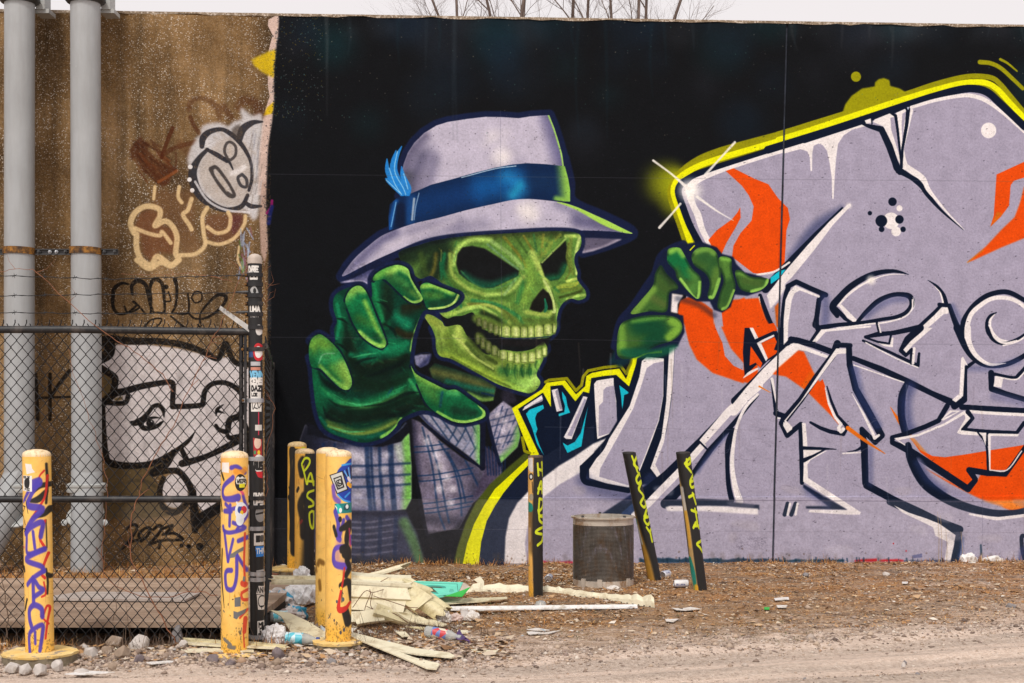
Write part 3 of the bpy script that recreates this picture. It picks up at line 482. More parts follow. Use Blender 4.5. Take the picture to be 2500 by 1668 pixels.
    P("1120 300 1180 180 1310 150 1600 100 1640 120 1560 190 1430 190 1315 225 1300 290 1220 330 1180 300", (10, 44, 56), .9, bl=24)
    for p, sh in (("420 680 440 645 580 552 590 590", 1), ("660 510 710 498 750 675 702 688", 1), ("760 895 780 910 825 912 955 568 920 560 800 820", 1)): P(p, (232, 226, 230))
    P("470 650 590 580 585 600", (150, 146, 160)); P("690 520 712 500 748 672 728 668", (150, 146, 162)); P("790 880 930 580 945 590 825 890", LAV)
    P("450 705 480 670 590 630 598 660 540 700 525 740 535 800 545 830 530 870 560 960 600 1050 540 950 500 820", CYN); P("745 520 778 570 790 640 812 695 720 725 718 705 765 690 770 640 750 580", CYN)
    P("750 940 790 965 850 935 900 860 960 640 940 740 905 970 790 1025", CYN); P("1215 470 1300 535 1255 550 1240 680 1230 560", CYN)
    P("1008 460 1030 432 1168 410 1170 470 1190 600 1195 770 1130 870 1035 912 1020 700", WHT); P("1085 510 1110 485 1172 472 1190 640 1197 770 1130 865 1045 890 1048 640 1082 605", LAV)
    # the tall second letter
    P("1590 160 1630 120 1680 120 1640 600 1600 850 1480 1150 1560 1240 1700 1100 2350 380 2350 480 1300 1568 1000 1568 1440 1280 1300 1310 930 1260 910 1160 930 1120 1130 880 1210 740 1340 400 1360 260 1440 220 1580 235", NAVY, 1, bl=4)
    P("1400 272 1440 238 1580 252 1575 560 1540 760 1490 900 1440 1030 1380 1180 1290 1310 1160 1290 970 1230 968 1160 1150 880 1300 640 1380 400", WHT)
    P("1440 330 1500 290 1578 275 1572 560 1535 760 1480 900 1420 1060 1320 1300 1050 1220 1060 1150 1200 900 1330 660 1400 460", LAV, 1, bl=3)
    P("1625 150 1670 135 1650 480 1620 720 1580 940 1510 1120 1565 1225 1540 1245 1470 1150 1560 900 1600 600", WHT, 1, bl=3)
    P("1672 130 1720 100 2200 420 2300 460 1900 880 1640 1160 1570 1215 1515 1120 1590 920 1630 700 1655 470", LAV, 1)
    S("920 1250 1000 1310 1160 1350 1320 1370", 110, (60, 66, 110), .55, 90); S("930 1180 930 1250 1040 1280 1300 1330", 40, NAVY, 1, 6)
    P("1120 900 1000 950 840 1060 720 1130 590 1230 470 1340 380 1450 330 1568 480 1568 590 1390 760 1250 910 1150 940 1090 1060 960", WHT, 1, bl=5)
    S("910 1140 925 1250 1020 1285 1290 1335", [40, 46, 40, 40], NAVY)
    S("1130 890 1060 1000 930 1130", [20, 44, 50], NAVY)
    S("1445 1180 1500 1270", 46, NAVY, 1, 3, 0)
    P("1470 1180 1540 1250 1400 1350 1420 1220", (60, 70, 120), .35, bl=20)
    # big diagonal bars
    S("1215 1560 1430 1350 1600 1200 1880 930 2100 700 2350 430", [70, 80, 60, 62, 60, 60], NAVY, 1, 3, 0)
    S("1340 1530 1450 1440 1700 1185 1900 960", [60, 60, 56, 50], WHT, 1, 3, 0); S("1900 930 2100 700 2350 470", [56, 66, 86], WHT, 1, 3, 0)
    S("1870 930 1940 1000", 16, NAVY, 1, 2, 0); P("1930 940 2300 560 2110 820 1960 985", LAV)
    S("1590 1440 1820 1220 1960 1000 2120 820 2350 550", [80, 70, 50, 40, 24], NAVY, 1, 5, 0)
    P("1850 1180 2100 870 2090 1400 1700 1400", LAV, 1, bl=4); S("1860 1180 1950 1040 2100 880", 30, (70, 80, 130), .5, 30)
    S("2150 850 2110 950 2100 1100 2110 1280 2135 1410", [60, 54, 36, 40, 46], NAVY, 1, 4); S("2350 545 2250 650 2180 800 2150 960 2140 1120 2160 1280 2200 1420", [22, 26, 24, 30, 34, 44, 60], WHT, 1, 4)
    P("1600 1430 1660 1405 1900 1402 2100 1410 2160 1430 2360 1450 2360 1490 2100 1460 1600 1460", NAVY, 1, bl=4); P("1590 1470 1620 1460 2000 1460 2350 1480 2350 1530 1900 1500 1610 1500", WHT, 1, bl=4)
    S("1260 1530 1330 1470", 60, (24, 50, 96), .8, 12)
    # ---- upper part: frame lines
    c.crop(1450, 300, 2.936)
    S("760 870 690 740 640 610 605 500 625 440 700 390 830 338 1000 285 1360 178 1750 55 1930 -5", 50, NAVY, 1, 3)
    S("830 870 775 760 745 660 715 600 690 520 705 440 800 385 1000 312 1355 200 1500 165", [40, 44, 52, 40, 60, 40, 28, 26, 40], WHT, 1, 3)
    P("1355 195 1500 150 1700 85 1960 0 1960 20 1850 50 1790 90 1750 150 1735 260 1725 400 1718 545 1708 545 1705 400 1690 290 1670 200 1640 160 1610 148 1575 165 1565 220 1563 345 1553 345 1548 250 1530 205 1480 188 1355 222", WHT, 1, bl=2)
    P("945 345 1000 325 1150 400 1250 440 1320 540 1390 610 1405 690 1380 770 1365 1040 1200 1085 1140 1075 990 960 1000 880 1050 790 1130 700 1145 600 1110 520 1060 450", ORG, 1, bl=3)
    P("820 840 880 770 990 690 1030 640 1048 605 1052 680 1010 760 950 860 915 940 870 930", ORG, 1, bl=3)
    S("1345 600 1340 800 1330 1040", 18, (160, 50, 10), .5, 12)
    S("1410 960 1600 750 1775 605", [40, 90, 10], (40, 50, 96), .6, 60); S("1230 1190 1400 1010 1600 800 1780 610", [60, 60, 48, 14], NAVY, 1, 6, 0)
    S("1255 1240 1390 1090 1550 900 1700 720 1830 590", [30, 66, 60, 36, 24], WHT, 1, 4, 0); D(1828, 595, 18, WHT, .8, 30)
    S("1170 1088 1280 1070 1340 1040 1400 1000", 14, WHT, 1, 3); P("1265 1110 1330 1060 1375 1050 1330 1110 1268 1155", CYN)
    D(2140, 565, 31, NAVY); D(1978, 647, 16, NAVY); D(2190, 612, 22, WHT, 1, 3); D(2130, 702, 60, WHT, 1, 3); D(2060, 703, 43, NAVY); D(2190, 692, 31, NAVY); D(2062, 762, 21, NAVY); D(2166, 778, 35, WHT, 1, 3); D(2216, 763, 20, NAVY)
    # broken wedge at the top
    c.crop(1900, 50, 3.91)
    S("-100 1235 300 1112 700 985 1200 818 1500 722 1750 658 1900 655 2010 695 2120 795 2346 1010", 74, NAVY, 1, 3)
    S("1270 830 1500 762 1750 718 1880 726 2000 775 2150 890 2346 1070", [30, 32, 36, 40, 40, 26, 16], WHT, 1, 3)
    D(2008, 1050, 74, WHT, 1, 4)
    P("905 970 920 945 1070 885 1110 910 1130 880 1220 840 1290 850 1240 1060 1200 1230 1220 1330 1250 1415 1190 1440 1130 1300 1050 1100 1000 1010", WHT)
    P("1070 930 1115 920 1130 1000 1160 1300 1080 1050", LAV); P("1185 890 1220 870 1200 1000 1185 1180 1178 1000", LAV)
    S("800 985 870 1010 985 1040 1060 1200 1130 1400 1160 1450", [20, 40, 60, 66, 60, 50], NAVY, 1, 3, 0); S("1070 880 1120 910 1140 1050 1170 1330 1175 1400", [20, 30, 26, 20, 30], NAVY, 1, 2, 0); S("1240 850 1225 1000 1185 1230 1178 1400", [40, 34, 26, 20], NAVY, 1, 2, 0)
    P("825 955 885 935 890 975 840 985", WHT); S("890 930 895 985", 14, NAVY); S("1220 840 1240 870", 22, NAVY); P("1228 830 1250 826 1240 856", (200, 205, 225))
    P("1205 1420 1250 1415 1380 1500 1430 1600 1400 1600 1340 1520", WHT)
    S("1140 1440 1250 1490 1340 1560 1380 1600", 40, NAVY, 1, 3)
    P("2085 1470 2346 1350 2700 1200 2700 1900 2346 1500 2250 1530 2220 1570 2215 1600 2080 1600", ORG)
    c.crop(1850, 400, 3.612)
    S("1215 0 1240 50 1340 110 1420 160 1500 270 1620 410 1810 580", [60, 60, 40, 36, 34, 20, 4], NAVY, 1, 3); S("1310 20 1450 120 1500 220 1570 310 1680 440 1820 580", [40, 44, 40, 26, 16, 4], WHT, 1, 3)
    S("1215 0 1240 50 1340 115 1420 165 1490 270 1620 415 1815 585", [60, 56, 40, 34, 32, 18, 3], NAVY, 1, 3)
    P("2105 95 2348 0 2500 -60 2500 40 2348 55 2230 155 2225 260 2215 370 2140 470 2050 555 2080 460 2095 250", ORG, 1, bl=3); P("2348 205 2310 350 2265 470 2150 580 2010 730 1845 870 1900 850 2140 740 2348 655 2500 600 2500 100", ORG, 1, bl=4)
    P("2085 480 2110 420 2160 440 2050 555", (190, 130, 20), .5, bl=10); S("1850 868 1990 760", 12, (200, 130, 30), .6, 10)
    # ---- middle letters
    S("270 1080 240 1200 220 1400 215 1600", [46, 46, 44, 40], NAVY, 1, 4); S("265 1080 340 1040 470 1100 600 1155", 44, NAVY, 1, 4, 0); S("580 1150 540 1200 520 1350 510 1420 540 1450", [50, 46, 44, 60, 40], NAVY, 1, 4, 0)
    S("590 1180 600 1300 590 1400", 80, (50, 60, 110), .5, 60)
    P("275 1130 330 1072 420 1110 550 1165 540 1180 370 1115 325 1140 300 1200 270 1400 262 1600 222 1600 230 1350 245 1200", WHT)
    S("700 1340 660 1260 720 1180 820 1080 950 1000 1060 960 1180 945 1260 955 1330 975", [40, 60, 60, 54, 50, 44, 34, 22, 4], NAVY, 1, 4); S("710 1250 800 1150 930 1060 1080 995 1180 975 1290 975", [16, 22, 18, 10, 8, 3], WHT, 1, 3)
    S("690 1280 770 1360 840 1400", 40, NAVY, 1, 3, 0); P("705 1240 740 1240 880 1380 850 1400 790 1360", WHT); D(1000, 1025, 34, (250, 244, 236), .95, 50)
    S("880 1390 960 1300 1060 1210 1170 1160 1260 1150 1340 1170 1360 1240 1310 1310 1220 1350 1100 1370 960 1395 840 1410 700 1420 530 1450", [30, 40, 44, 40, 40, 50, 48, 40, 34, 32, 34, 36, 36, 50], NAVY, 1, 4)
    S("960 1340 1060 1260 1180 1200 1300 1190", 60, (60, 70, 120), .45, 50); S("1365 1200 1360 1280 1290 1350 1140 1395 1000 1410 850 1430 700 1450", 14, WHT, 1, 3)
    S("1370 1180 1380 1260 1300 1350", 8, (230, 226, 232), .8, 6)
    S("1500 1025 1580 1080 1640 1160 1665 1250", [4, 24, 34, 40], NAVY, 1, 3); S("1560 1080 1610 1140 1635 1230", [4, 12, 16], WHT, 1, 3)
    S("1600 1240 1690 1250", 34, NAVY, 1, 3); S("1615 1250 1560 1310 1430 1440 1200 1490 1050 1500 950 1525", [30, 36, 50, 40, 36, 24], NAVY, 1, 3, 0); P("1620 1265 1690 1265 1680 1320 1640 1325 1440 1500 1380 1568 1350 1568 1430 1450 1560 1330", WHT)
    S("1690 1250 1740 1390 1820 1568", [40, 50, 70], NAVY, 1, 3); S("1720 1250 1790 1400", 40, (70, 80, 130), .5, 40)
    S("1830 1568 1810 1420 1860 1310 1940 1220 2050 1150 2200 1130 2348 1200 2500 1300", [30, 50, 50, 50, 44, 44, 40, 40], NAVY, 1, 3); S("1850 1568 1845 1450 1880 1330 1960 1250 2060 1190 2180 1180 2290 1215 2400 1300", [50, 44, 40, 40, 36, 36, 34, 30], WHT, 1, 3)
    S("2105 1310 2050 1340 2020 1400 2030 1490 2100 1568", [8, 26, 30, 28, 26], NAVY, 1, 3); S("2090 1325 2050 1380 2055 1460 2120 1540 2200 1568", [6, 22, 26, 22, 20], WHT, 1, 3)
    S("1050 1400 1070 1490", 22, NAVY, 1, 2, 0); S("1065 1410 1085 1490", 14, WHT, 1, 2, 0); S("1170 1520 1170 1580", 16, NAVY)
    S("550 1460 480 1568", 50, NAVY, 1, 3); P("1000 1425 560 1460 480 1568 520 1568 600 1480 1000 1440", WHT)
    S("0 1540 130 1490", 30, NAVY, 1, 3); P("0 1550 130 1500 140 1520 0 1590", WHT)
    S("20 1160 60 1300 110 1420 180 1568", [34, 60, 60, 60], NAVY, 1, 4); S("10 1170 30 1280 90 1430", [8, 14, 6], WHT, 1, 3); P("85 1160 190 1070 240 1010 240 1100 180 1200 110 1280", WHT, 1, bl=4); P("150 1260 185 1220 185 1440 165 1440", (200, 90, 20), 1, bl=6)
    # ---- lower letters (crop H)
    c.crop(1800, 800, 3.357)
    P("-150 -150 60 -250 100 0 60 350 180 470 -20 430 -160 320 -240 160", ORG, 1, bl=4)
    c.crop(1450, 300, 2.936)
    P("620 1270 700 1240 800 1300 850 1340 860 1440 900 1568 680 1568 650 1450 600 1360", ORG, 1, bl=4); P("900 1370 960 1270 1180 1255 1230 1400 1290 1500 1200 1568 960 1568 920 1480", ORG, 1, bl=4)
    P("855 1340 915 1350 925 1450 980 1568 910 1568 870 1460", LAV, 1, bl=3)
    c.crop(1150, 800, 3.357)
    P("1760 0 2000 0 2060 120 2080 230 2150 310 2235 350 2235 455 2100 410 1980 370 1850 260 1790 140", ORG, 1, bl=4); P("2000 -10 2090 0 2150 180 2240 280 2235 350 2150 310 2080 230 2060 120", LAV, 1, bl=3); P("2050 -10 2350 -10 2350 400 2300 440 2235 410 2235 290 2130 170", ORG, 1, bl=4)
    c.crop(1800, 800, 3.357)
    P("60 0 110 0 160 100 310 40 340 150 350 220 250 270 190 330 160 300 60 400 45 200", NAVY)
    P("110 0 300 -40 330 20 160 95", ORG); P("195 125 305 75 340 150 320 210 250 255", ORG); P("110 150 205 290 190 330 150 285 100 310", ORG, 1, bl=3)
    P("100 0 130 0 175 90 150 105", WHT); P("160 125 295 45 305 70 195 125 250 250 235 275", WHT); S("50 410 100 370 165 335", [6, 22, 14], WHT)
    S("155 105 300 40", 28, NAVY, 1, 2, 0)
    P("340 0 380 0 380 140 340 190 300 180 330 100", NAVY, 1, bl=3)
    S("-20 600 150 430 300 270 350 210 450 100", [64, 60, 50, 50, 50], NAVY, 1, 3, 0); S("-30 680 100 520 250 360 430 190 480 140", [80, 80, 90, 90, 50], WHT, 1, 3, 0)
    S("440 95 500 105 620 140 780 200", 50, NAVY, 1, 3, 0); P("440 130 500 130 750 230 735 250 560 190 505 180 440 240 340 320 300 290", WHT)
    P("345 320 500 185 545 195 590 290 640 400 700 470 740 600 845 780 840 800 760 710 560 510 400 400 290 380", ORG, 1, bl=4); P("600 350 645 380 640 410 560 510 520 480", (220, 110, 10), .4, bl=12)
    P("640 420 560 540 480 640 380 730 330 690 330 420 560 510", LAV, 1, bl=3)
    S("180 480 270 530", [14, 4], (225, 120, 20)); S("275 430 300 600 320 690", [6, 20, 40], NAVY, 1, 3); S("285 420 310 560 330 680", [26, 12, 6], WHT, 1, 3)
    S("315 700 400 730", 44, NAVY); S("320 740 350 740", 10, WHT)
    S("820 130 780 230 650 400 520 590 380 760", [60, 52, 50, 50, 60], NAVY, 1, 3, 0); P("810 170 895 170 895 210 820 215 560 560 400 760 440 800 440 860 370 780 520 600 700 330", WHT)
    P("700 420 720 480 730 600 800 740 860 800 800 740 700 600 610 500", ORG, 1, bl=3)
    S("365 780 410 880 520 790 520 900 530 1270", [50, 44, 40, 34, 34], NAVY, 1, 3, 0); P("380 770 450 810 450 830 410 862 375 800", WHT)
    S("815 140 925 145", 40, NAVY, 1, 3, 0); S("915 150 920 300 970 500 1060 660 1180 880 1130 940 1020 830 1040 960 1050 1270", [50, 50, 54, 60, 60, 40, 40, 60, 54], NAVY, 1, 4, 0)
    S("960 340 1010 560 1080 680 1150 800", 70, (50, 64, 120), .5, 50); S("940 540 1030 700 1110 860 1125 905 1160 880", [4, 18, 24, 24, 20], WHT, 1, 3, 0)
    S("735 480 770 600 820 720 900 810 870 870 760 850 680 820 600 775", [10, 22, 24, 34, 34, 34, 30, 20], NAVY, 1, 4, 0); S("720 490 750 620 800 730 850 790 830 820 850 850 870 830 830 840", [6, 20, 24, 26, 30, 30, 20], WHT, 1, 3, 0)
    S("905 820 1000 890 1100 960 1210 1030", [34, 30, 20, 6], (222, 110, 16), 1, 6); S("1255 650 1330 770 1420 900 1500 980", [4, 30, 44, 60], (230, 110, 14), 1, 6)
    P("530 780 560 780 575 960 575 1070 545 1065", WHT); P("545 1000 720 1000 560 1080 545 1060", WHT); P("545 1100 600 1060 720 1010 740 1005 600 1085 575 1120 580 1230 1010 1510 1000 1530 900 1530 580 1510 590 1490 900 1490 540 1260", WHT, 1, bl=2)
    S("540 985 700 990 810 995", [30, 22, 6], NAVY, 1, 2, 0); S("545 1085 620 1050 730 990", [36, 20, 10], NAVY, 1, 2, 0); S("900 1015 970 1005 1020 980", [4, 14, 30], NAVY); S("865 1030 1010 1020", 12, WHT)
    P("540 1280 900 1490 560 1480 560 1460 740 1460 540 1310", NAVY, 1, bl=6); S("560 1330 740 1450", 60, (60, 70, 120), .4, 60)
    S("410 1440 385 1530", 34, NAVY, 1, 4); S("430 1440 410 1530", 18, WHT); S("475 1440 440 1530", 34, NAVY, 1, 4); S("492 1440 475 1530", 18, WHT)
    S("1060 1290 1300 1420 1500 1510 1640 1580 1820 1650", [60, 60, 56, 56, 60], NAVY, 1, 3, 0); S("1090 1000 1090 1280", 50, (50, 60, 110), .4, 40)
    S("950 250 1180 340 1400 440 1600 540 1780 620", [40, 50, 48, 44, 60], NAVY, 1, 4, 0); S("955 305 1200 390 1390 455", 10, WHT); S("1030 105 1250 200 1480 310 1490 210", [20, 24, 30, 20], NAVY, 1, 3, 0); S("1050 120 1300 250 1480 325", 10, WHT)
    S("1050 75 1250 45 1440 10", [26, 34, 40], NAVY, 1, 3, 0); P("1090 90 1240 140 1260 80 1280 80 1275 160 1200 150", WHT); S("1050 80 1150 115 1245 130 1260 60", 18, NAVY, 1, 2, 0)
    S("1500 0 1400 100 1345 185 1380 225 1430 180 1425 290", [60, 70, 44, 30, 30, 24], NAVY, 1, 4, 0); P("1550 0 1600 0 1440 140 1385 205 1360 180 1420 110", WHT); S("1450 170 1440 290", 22, WHT)
    S("1800 0 1870 160 1950 260 2050 310 2200 300 2350 230 2500 120", [60, 50, 44, 36, 40, 40, 40], NAVY, 1, 4); S("1890 0 1900 120 1960 230 2070 300 2200 290", [50, 44, 36, 24, 6], WHT, 1, 3)
    S("1900 330 2100 330 2300 270", 50, (70, 80, 130), .45, 50); S("2050 0 2090 90 2180 130 2300 90 2400 20", [30, 30, 26, 24, 20], NAVY, 1, 3); S("2080 0 2110 80 2180 125 2290 110", [16, 18, 14, 20], WHT, 1, 3); S("2180 145 2300 110 2400 40", 14, WHT)
    S("1940 280 1870 330 1865 400 1860 590 1780 640", [26, 34, 40, 50, 60], NAVY, 1, 3, 0); P("1835 250 1850 235 1890 310 1865 300 1850 560 1790 610 1760 590 1820 540", WHT)
    S("2080 370 2085 500 2200 540 2400 600", [50, 50, 44, 44], NAVY, 1, 4, 0); S("2080 375 2260 410 2310 380 2400 280", 30, NAVY, 1, 3); P("2115 395 2180 410 2165 490 2100 480", WHT); S("2120 400 2270 425 2330 390 2400 300", 12, WHT); S("2110 560 2300 600 2400 640", 70, (90, 94, 140), .4, 50)
    S("1390 450 1350 560 1345 720 1380 870", [40, 60, 60, 60], NAVY, 1, 5); S("1420 480 1380 600 1390 760 1420 840", 90, (40, 52, 104), .6, 70)
    S("1720 640 1650 760 1540 810 1380 870 1270 900 1270 940 1400 1000 1600 1130 1890 1320 1950 1240 1900 1165 2050 1190 2200 1200 2350 990 2500 760", [44, 40, 40, 40, 40, 40, 60, 54, 50, 44, 44, 50, 50, 36, 36], NAVY, 1, 3, 0)
    P("1290 915 1500 860 1700 780 1850 690 1870 690 1910 735 1830 840 2000 860 2300 870 2300 885 2060 880 1950 1010 1480 1020 1350 940", LAV)
    P("1420 900 1500 1000 1600 1050 1700 1060 1850 1040 2060 1005 2350 960 2340 1000 2200 1165 2070 1165 1900 1165 1950 1240 1890 1300 1700 1170 1500 1020", ORG, 1, bl=3); P("1410 900 1450 905 1560 1030 1500 1010", (226, 120, 20), .6, bl=8)
    P("1285 905 1480 870 1700 780 1860 680 1920 730 1850 850 1820 870 1800 860 1870 740 1860 710 1700 800 1480 890 1320 920 1900 1300 1945 1250 1950 1265 1890 1320 1600 1120", WHT)
    S("1840 650 2000 660 2350 680 2500 690", 46, NAVY, 1, 3); S("1890 685 2100 700 2500 720", 26, WHT); P("1930 710 2350 730 2350 770 2290 850 1870 830", LAV)
    S("1890 690 1930 740 1850 835 2060 850 2290 860 2350 780", [40, 30, 34, 30, 30, 34], NAVY, 1, 3, 0); P("1810 860 1840 840 2060 865 2310 870 2300 890 2050 885 1840 875", WHT); P("1690 760 1670 755 1740 675 1830 680", WHT); P("1690 740 1760 690 1800 690", LAV)
    S("1970 855 2040 960 2055 1170", [14, 20, 20], NAVY, 1, 2); S("2050 860 2050 960", 22, NAVY); P("2000 860 2040 860 2035 970", WHT); S("2065 880 2070 1160", [24, 20, 10], WHT)
    P("1500 1130 1890 1340 1960 1270 2000 1190 2200 1220 2500 800 2500 1450 2250 1500 1980 1400 1750 1280", ORG, 1, bl=8); P("2000 1420 2350 1410 2350 1470 2250 1490", (252, 130, 20), .8, bl=10)
    S("1950 1240 1900 1165 2050 1190 2200 1200 2350 990 2500 760", [44, 50, 50, 36, 36, 36], NAVY, 1, 3, 0); S("1400 1000 1600 1130 1890 1320 1950 1250", [60, 60, 56, 44], NAVY, 1, 3, 0); S("2070 1165 2210 1165 2330 1010", 10, WHT)
    S("1480 1100 1600 1260 1760 1340 1980 1440 2150 1470", [50, 70, 70, 70, 30], (150, 144, 172), .9, 40); S("1400 960 1430 1080 1530 1260 1680 1380 1850 1460 2050 1510 2200 1520 2350 1500 2600 1400", [50, 80, 90, 80, 70, 60, 56, 54, 50], NAVY, 1, 8); S("1480 1110 1560 1240 1700 1340", [60, 60, 30], (40, 54, 104), .5, 50)
    S("1900 1525 2100 1560 2200 1555 2400 1530", [14, 26, 26, 24], WHT, 1, 4)
    c.crop(1800, 1200, 3.357)
    S("1250 80 1400 150 1600 220 1700 280 1810 340 1800 450 1770 580", [60, 60, 60, 56, 56, 60, 70], NAVY, 1, 5, 0); P("1280 110 1400 170 1550 220 1650 260 1785 355 1740 580 1690 580 1720 410 1620 360 1600 290 1500 240 1350 170", WHT, 1, bl=3); S("1840 380 1830 480 1800 570", 30, (30, 60, 120), .5, 20)
    S("2350 360 2325 370 2330 470 2350 560", 34, NAVY, 1, 6); S("2330 470 2310 560", 40, (30, 40, 90), .6, 30)
    # ---- dust and dirt on the lowest lift, red and blue remnants of older paint at the foot
    c.crop(0, 0, 1)
    lowy = 1216
    P([660, lowy, 1300, lowy + 5, 1900, lowy + 2, 2720, lowy + 4, 2720, 1400, 660, 1400], (196, 188, 196), .17, bl=3)
    for x0, x1, y, col in ((1325, 1405, 1369, (190, 40, 60)), (2085, 2140, 1364, (190, 20, 24)), (2145, 2205, 1364, (196, 20, 24)), (2205, 2330, 1366, (20, 40, 70)), (1560, 1760, 1362, (18, 50, 74)), (1760, 1880, 1362, (30, 50, 70)), (2330, 2380, 1367, (150, 30, 40)), (1890, 2060, 1364, (14, 50, 70)), (2470, 2600, 1368, (120, 20, 30)), (1410, 1420, 1368, (10, 20, 30))):
        pl = [];  n_ = max(3, int((x1 - x0) / 14))
        for i in range(n_ + 1): pl += [x0 + (x1 - x0) * i / n_, y + 1 + rs.randn() * 1.6]
        P(pl + [x1, y + 18, x0, y + 18], col, .85, bl=2)
    for k in range(60):
        x = 1560 + rs.rand() * 900; S([x, 1360 + rs.rand() * 4, x + 1, 1372], 2 + rs.rand() * 3, (24, 50, 70), .6, 2)
    P("2225 1355 2250 1350 2250 1360 2226 1362", (90, 96, 140), .7); D(2211, 1344, 2.5, (190, 60, 70), .7); D(2180, 1326, 2, (170, 40, 40))
    # ---- far hand on the letter's edge
    c.crop(1450, 300, 2.936)
    S("640 870 560 900 480 960 440 1080 380 1170 280 1320 190 1430 150 1600", 60, HALO, .95, 12)
    P("150 1568 180 1440 260 1350 400 1170 440 1040 500 920 640 870 760 850 880 890 920 940 1000 960 1020 1010 1080 1070 1200 1100 1260 1130 1220 1200 1100 1240 1010 1230 980 1320 920 1360 860 1340 830 1280 740 1280 640 1230 560 1220 550 1360 640 1380 650 1500 600 1600 150 1700", (16, 26, 54), 1, bl=6)
    def f2(p, sh, base=(58, 98, 42)):
        mm = P(p, base, 1, 1); c.clip = mm
        for q, w, col, a, so in sh: S(q, w, col, a, so)
        S(p, 26, (8, 30, 26), .55, 18)
        for q, w, col, a, so in sh:
            if col[1] > 150: S(q, w * .7, col, .9, so * .8)
        c.clip = None
    f2("265 1368 330 1280 420 1170 440 1080 480 1020 520 1080 590 1150 600 1190 540 1220 520 1350 400 1350", (("280 1360 420 1190", 60, (116, 160, 64), .9, 40), ("440 1100 500 1180 560 1190", 70, (60, 90, 40), .9, 50), ("480 1040 560 1140", 60, (40, 60, 34), .9, 44), ("430 1260 500 1300", 50, (84, 104, 50), .8, 40)))
    f2("525 940 540 900 610 895 640 930 700 1040 765 1110 768 1230 740 1260 690 1220 600 1120 580 1060 530 1000", (("550 920 600 900 640 950", 50, (130, 190, 74), .95, 34), ("560 990 620 980 680 1060", 110, (14, 110, 62), .9, 60), ("700 1060 740 1140 700 1200", 70, (76, 130, 56), .9, 46), ("760 1140 750 1240 720 1250 620 1120", 22, (150, 206, 90), .9, 14)))
    f2("700 950 740 900 790 890 850 905 890 960 910 1110 870 1240 840 1268 815 1240 830 1150 800 1080 720 1020", (("730 920 820 900 860 930", 50, (110, 160, 66), .9, 36), ("780 960 860 1000 830 1080", 80, (44, 90, 44), .9, 50), ("880 1060 860 1160", 60, (84, 124, 50), .9, 40), ("900 1120 860 1240 830 1250", 26, (140, 196, 84), .95, 16)))
    f2("895 975 930 955 985 980 990 1060 1015 1160 1000 1230 960 1320 925 1345 885 1320 900 1230 930 1130 905 1050", (("910 970 970 980", 34, (120, 180, 70), .9, 26), ("940 1000 960 1100", 50, (90, 140, 56), .8, 40), ("980 1140 940 1260", 60, (46, 86, 40), .8, 40), ("1005 1200 960 1310 920 1335", 22, (136, 186, 80), .9, 14)))
    f2("1015 1060 1060 1060 1120 1100 1200 1108 1250 1120 1240 1160 1190 1200 1120 1215 1050 1190 1020 1120", (("1030 1070 1130 1120", 30, (100, 150, 60), .9, 24), ("1080 1130 1180 1150", 50, (70, 100, 44), .8, 36), ("1250 1120 1220 1180 1130 1210", 26, (150, 206, 90), .95, 16)))
    f2("165 1568 190 1450 260 1405 380 1380 520 1380 600 1400 632 1450 620 1510 560 1560 440 1600 300 1680 180 1680", (("190 1460 200 1600", 60, (110, 160, 60), .85, 50), ("330 1450 450 1480 420 1560", 150, (12, 70, 44), .95, 80), ("560 1420 610 1460 540 1540", 60, (120, 170, 60), .95, 40), ("280 1420 500 1390", 34, (90, 150, 60), .8, 26), ("300 1640 500 1580", 60, (14, 60, 44), .9, 40)))
    P("200 1620 420 1620 560 1590 600 1600 480 1680 240 1680", (16, 90, 64), .8, 1, 20)
    P("560 1222 640 1235 600 1300 600 1365 552 1355", WHT, 1, bl=8); S("600 1260 740 1300 860 1380", 40, (20, 28, 54), .5, 30)
    S("720 880 700 900 690 912", 8, YEL)
    # the glint
    D(690, 485, 66, (255, 252, 246), .97, 90); D(690, 480, 34, (255, 254, 250), 1, 30)
    for p, w in (("425 270 560 370 680 475", [16, 14, 26]), ("1010 140 900 260 800 370", [18, 14, 20]), ("470 750 560 650 620 580", [20, 14, 16]), ("740 530 880 630 1000 700", [20, 12, 3])): S(p, w, (246, 242, 236), .9, 9)
    # ---- wear: pits, chips and specks
    c.crop(0, 0, 1)
    for k in range(380):
        x, y = 690 + rs.rand() * 1880, 40 + rs.rand() ** 1.5 * 300
        if x > 1700 and y > 240: continue
        D(x, y, .5 + rs.rand() * .9, [(120, 116, 110), (80, 120, 110), (150, 140, 120)][k % 3], .55)
    for k in range(1100):
        x, y = 1300 + rs.rand() * 1260, 240 + rs.rand() * 1120
        L = rs.rand() * 2; D(x, y, .5 + rs.rand() * .7, (40, 36, 46), .6)
        if k % 4 == 0: S([x, y, x + 2 + L, y - L * .6], 1.5, (40, 36, 46), .6)
    for k in range(240): D(1000 + rs.rand() * 560, 280 + rs.rand() * 290, .6 + rs.rand() * .8, (36, 34, 44), .6)
    for k in range(26):                           # cracked, blistered paint low on the letters
        x, y = 1780 + rs.rand() ** 1.4 * 500, 1030 + rs.rand() * 180; pl = [x, y]
        for j in range(5): x += rs.randn() * 9 + 3; y += rs.randn() * 6 + 2; pl += [x, y]
        S(pl, 1.3, (120, 114, 132), .45)
    for k in range(150): x, y = 1790 + rs.rand() * 80, 1310 + rs.rand() * 30; S([x, y, x + rs.randn() * 4, y + rs.randn() * 2], 1.3, (104, 98, 116), .35)
    for p in ("655 425 1200 431 1700 436 2600 444", "655 823 1300 827 1900 838 2600 842"): S(p, 1.3, (96, 94, 104), .38, 0, 0)
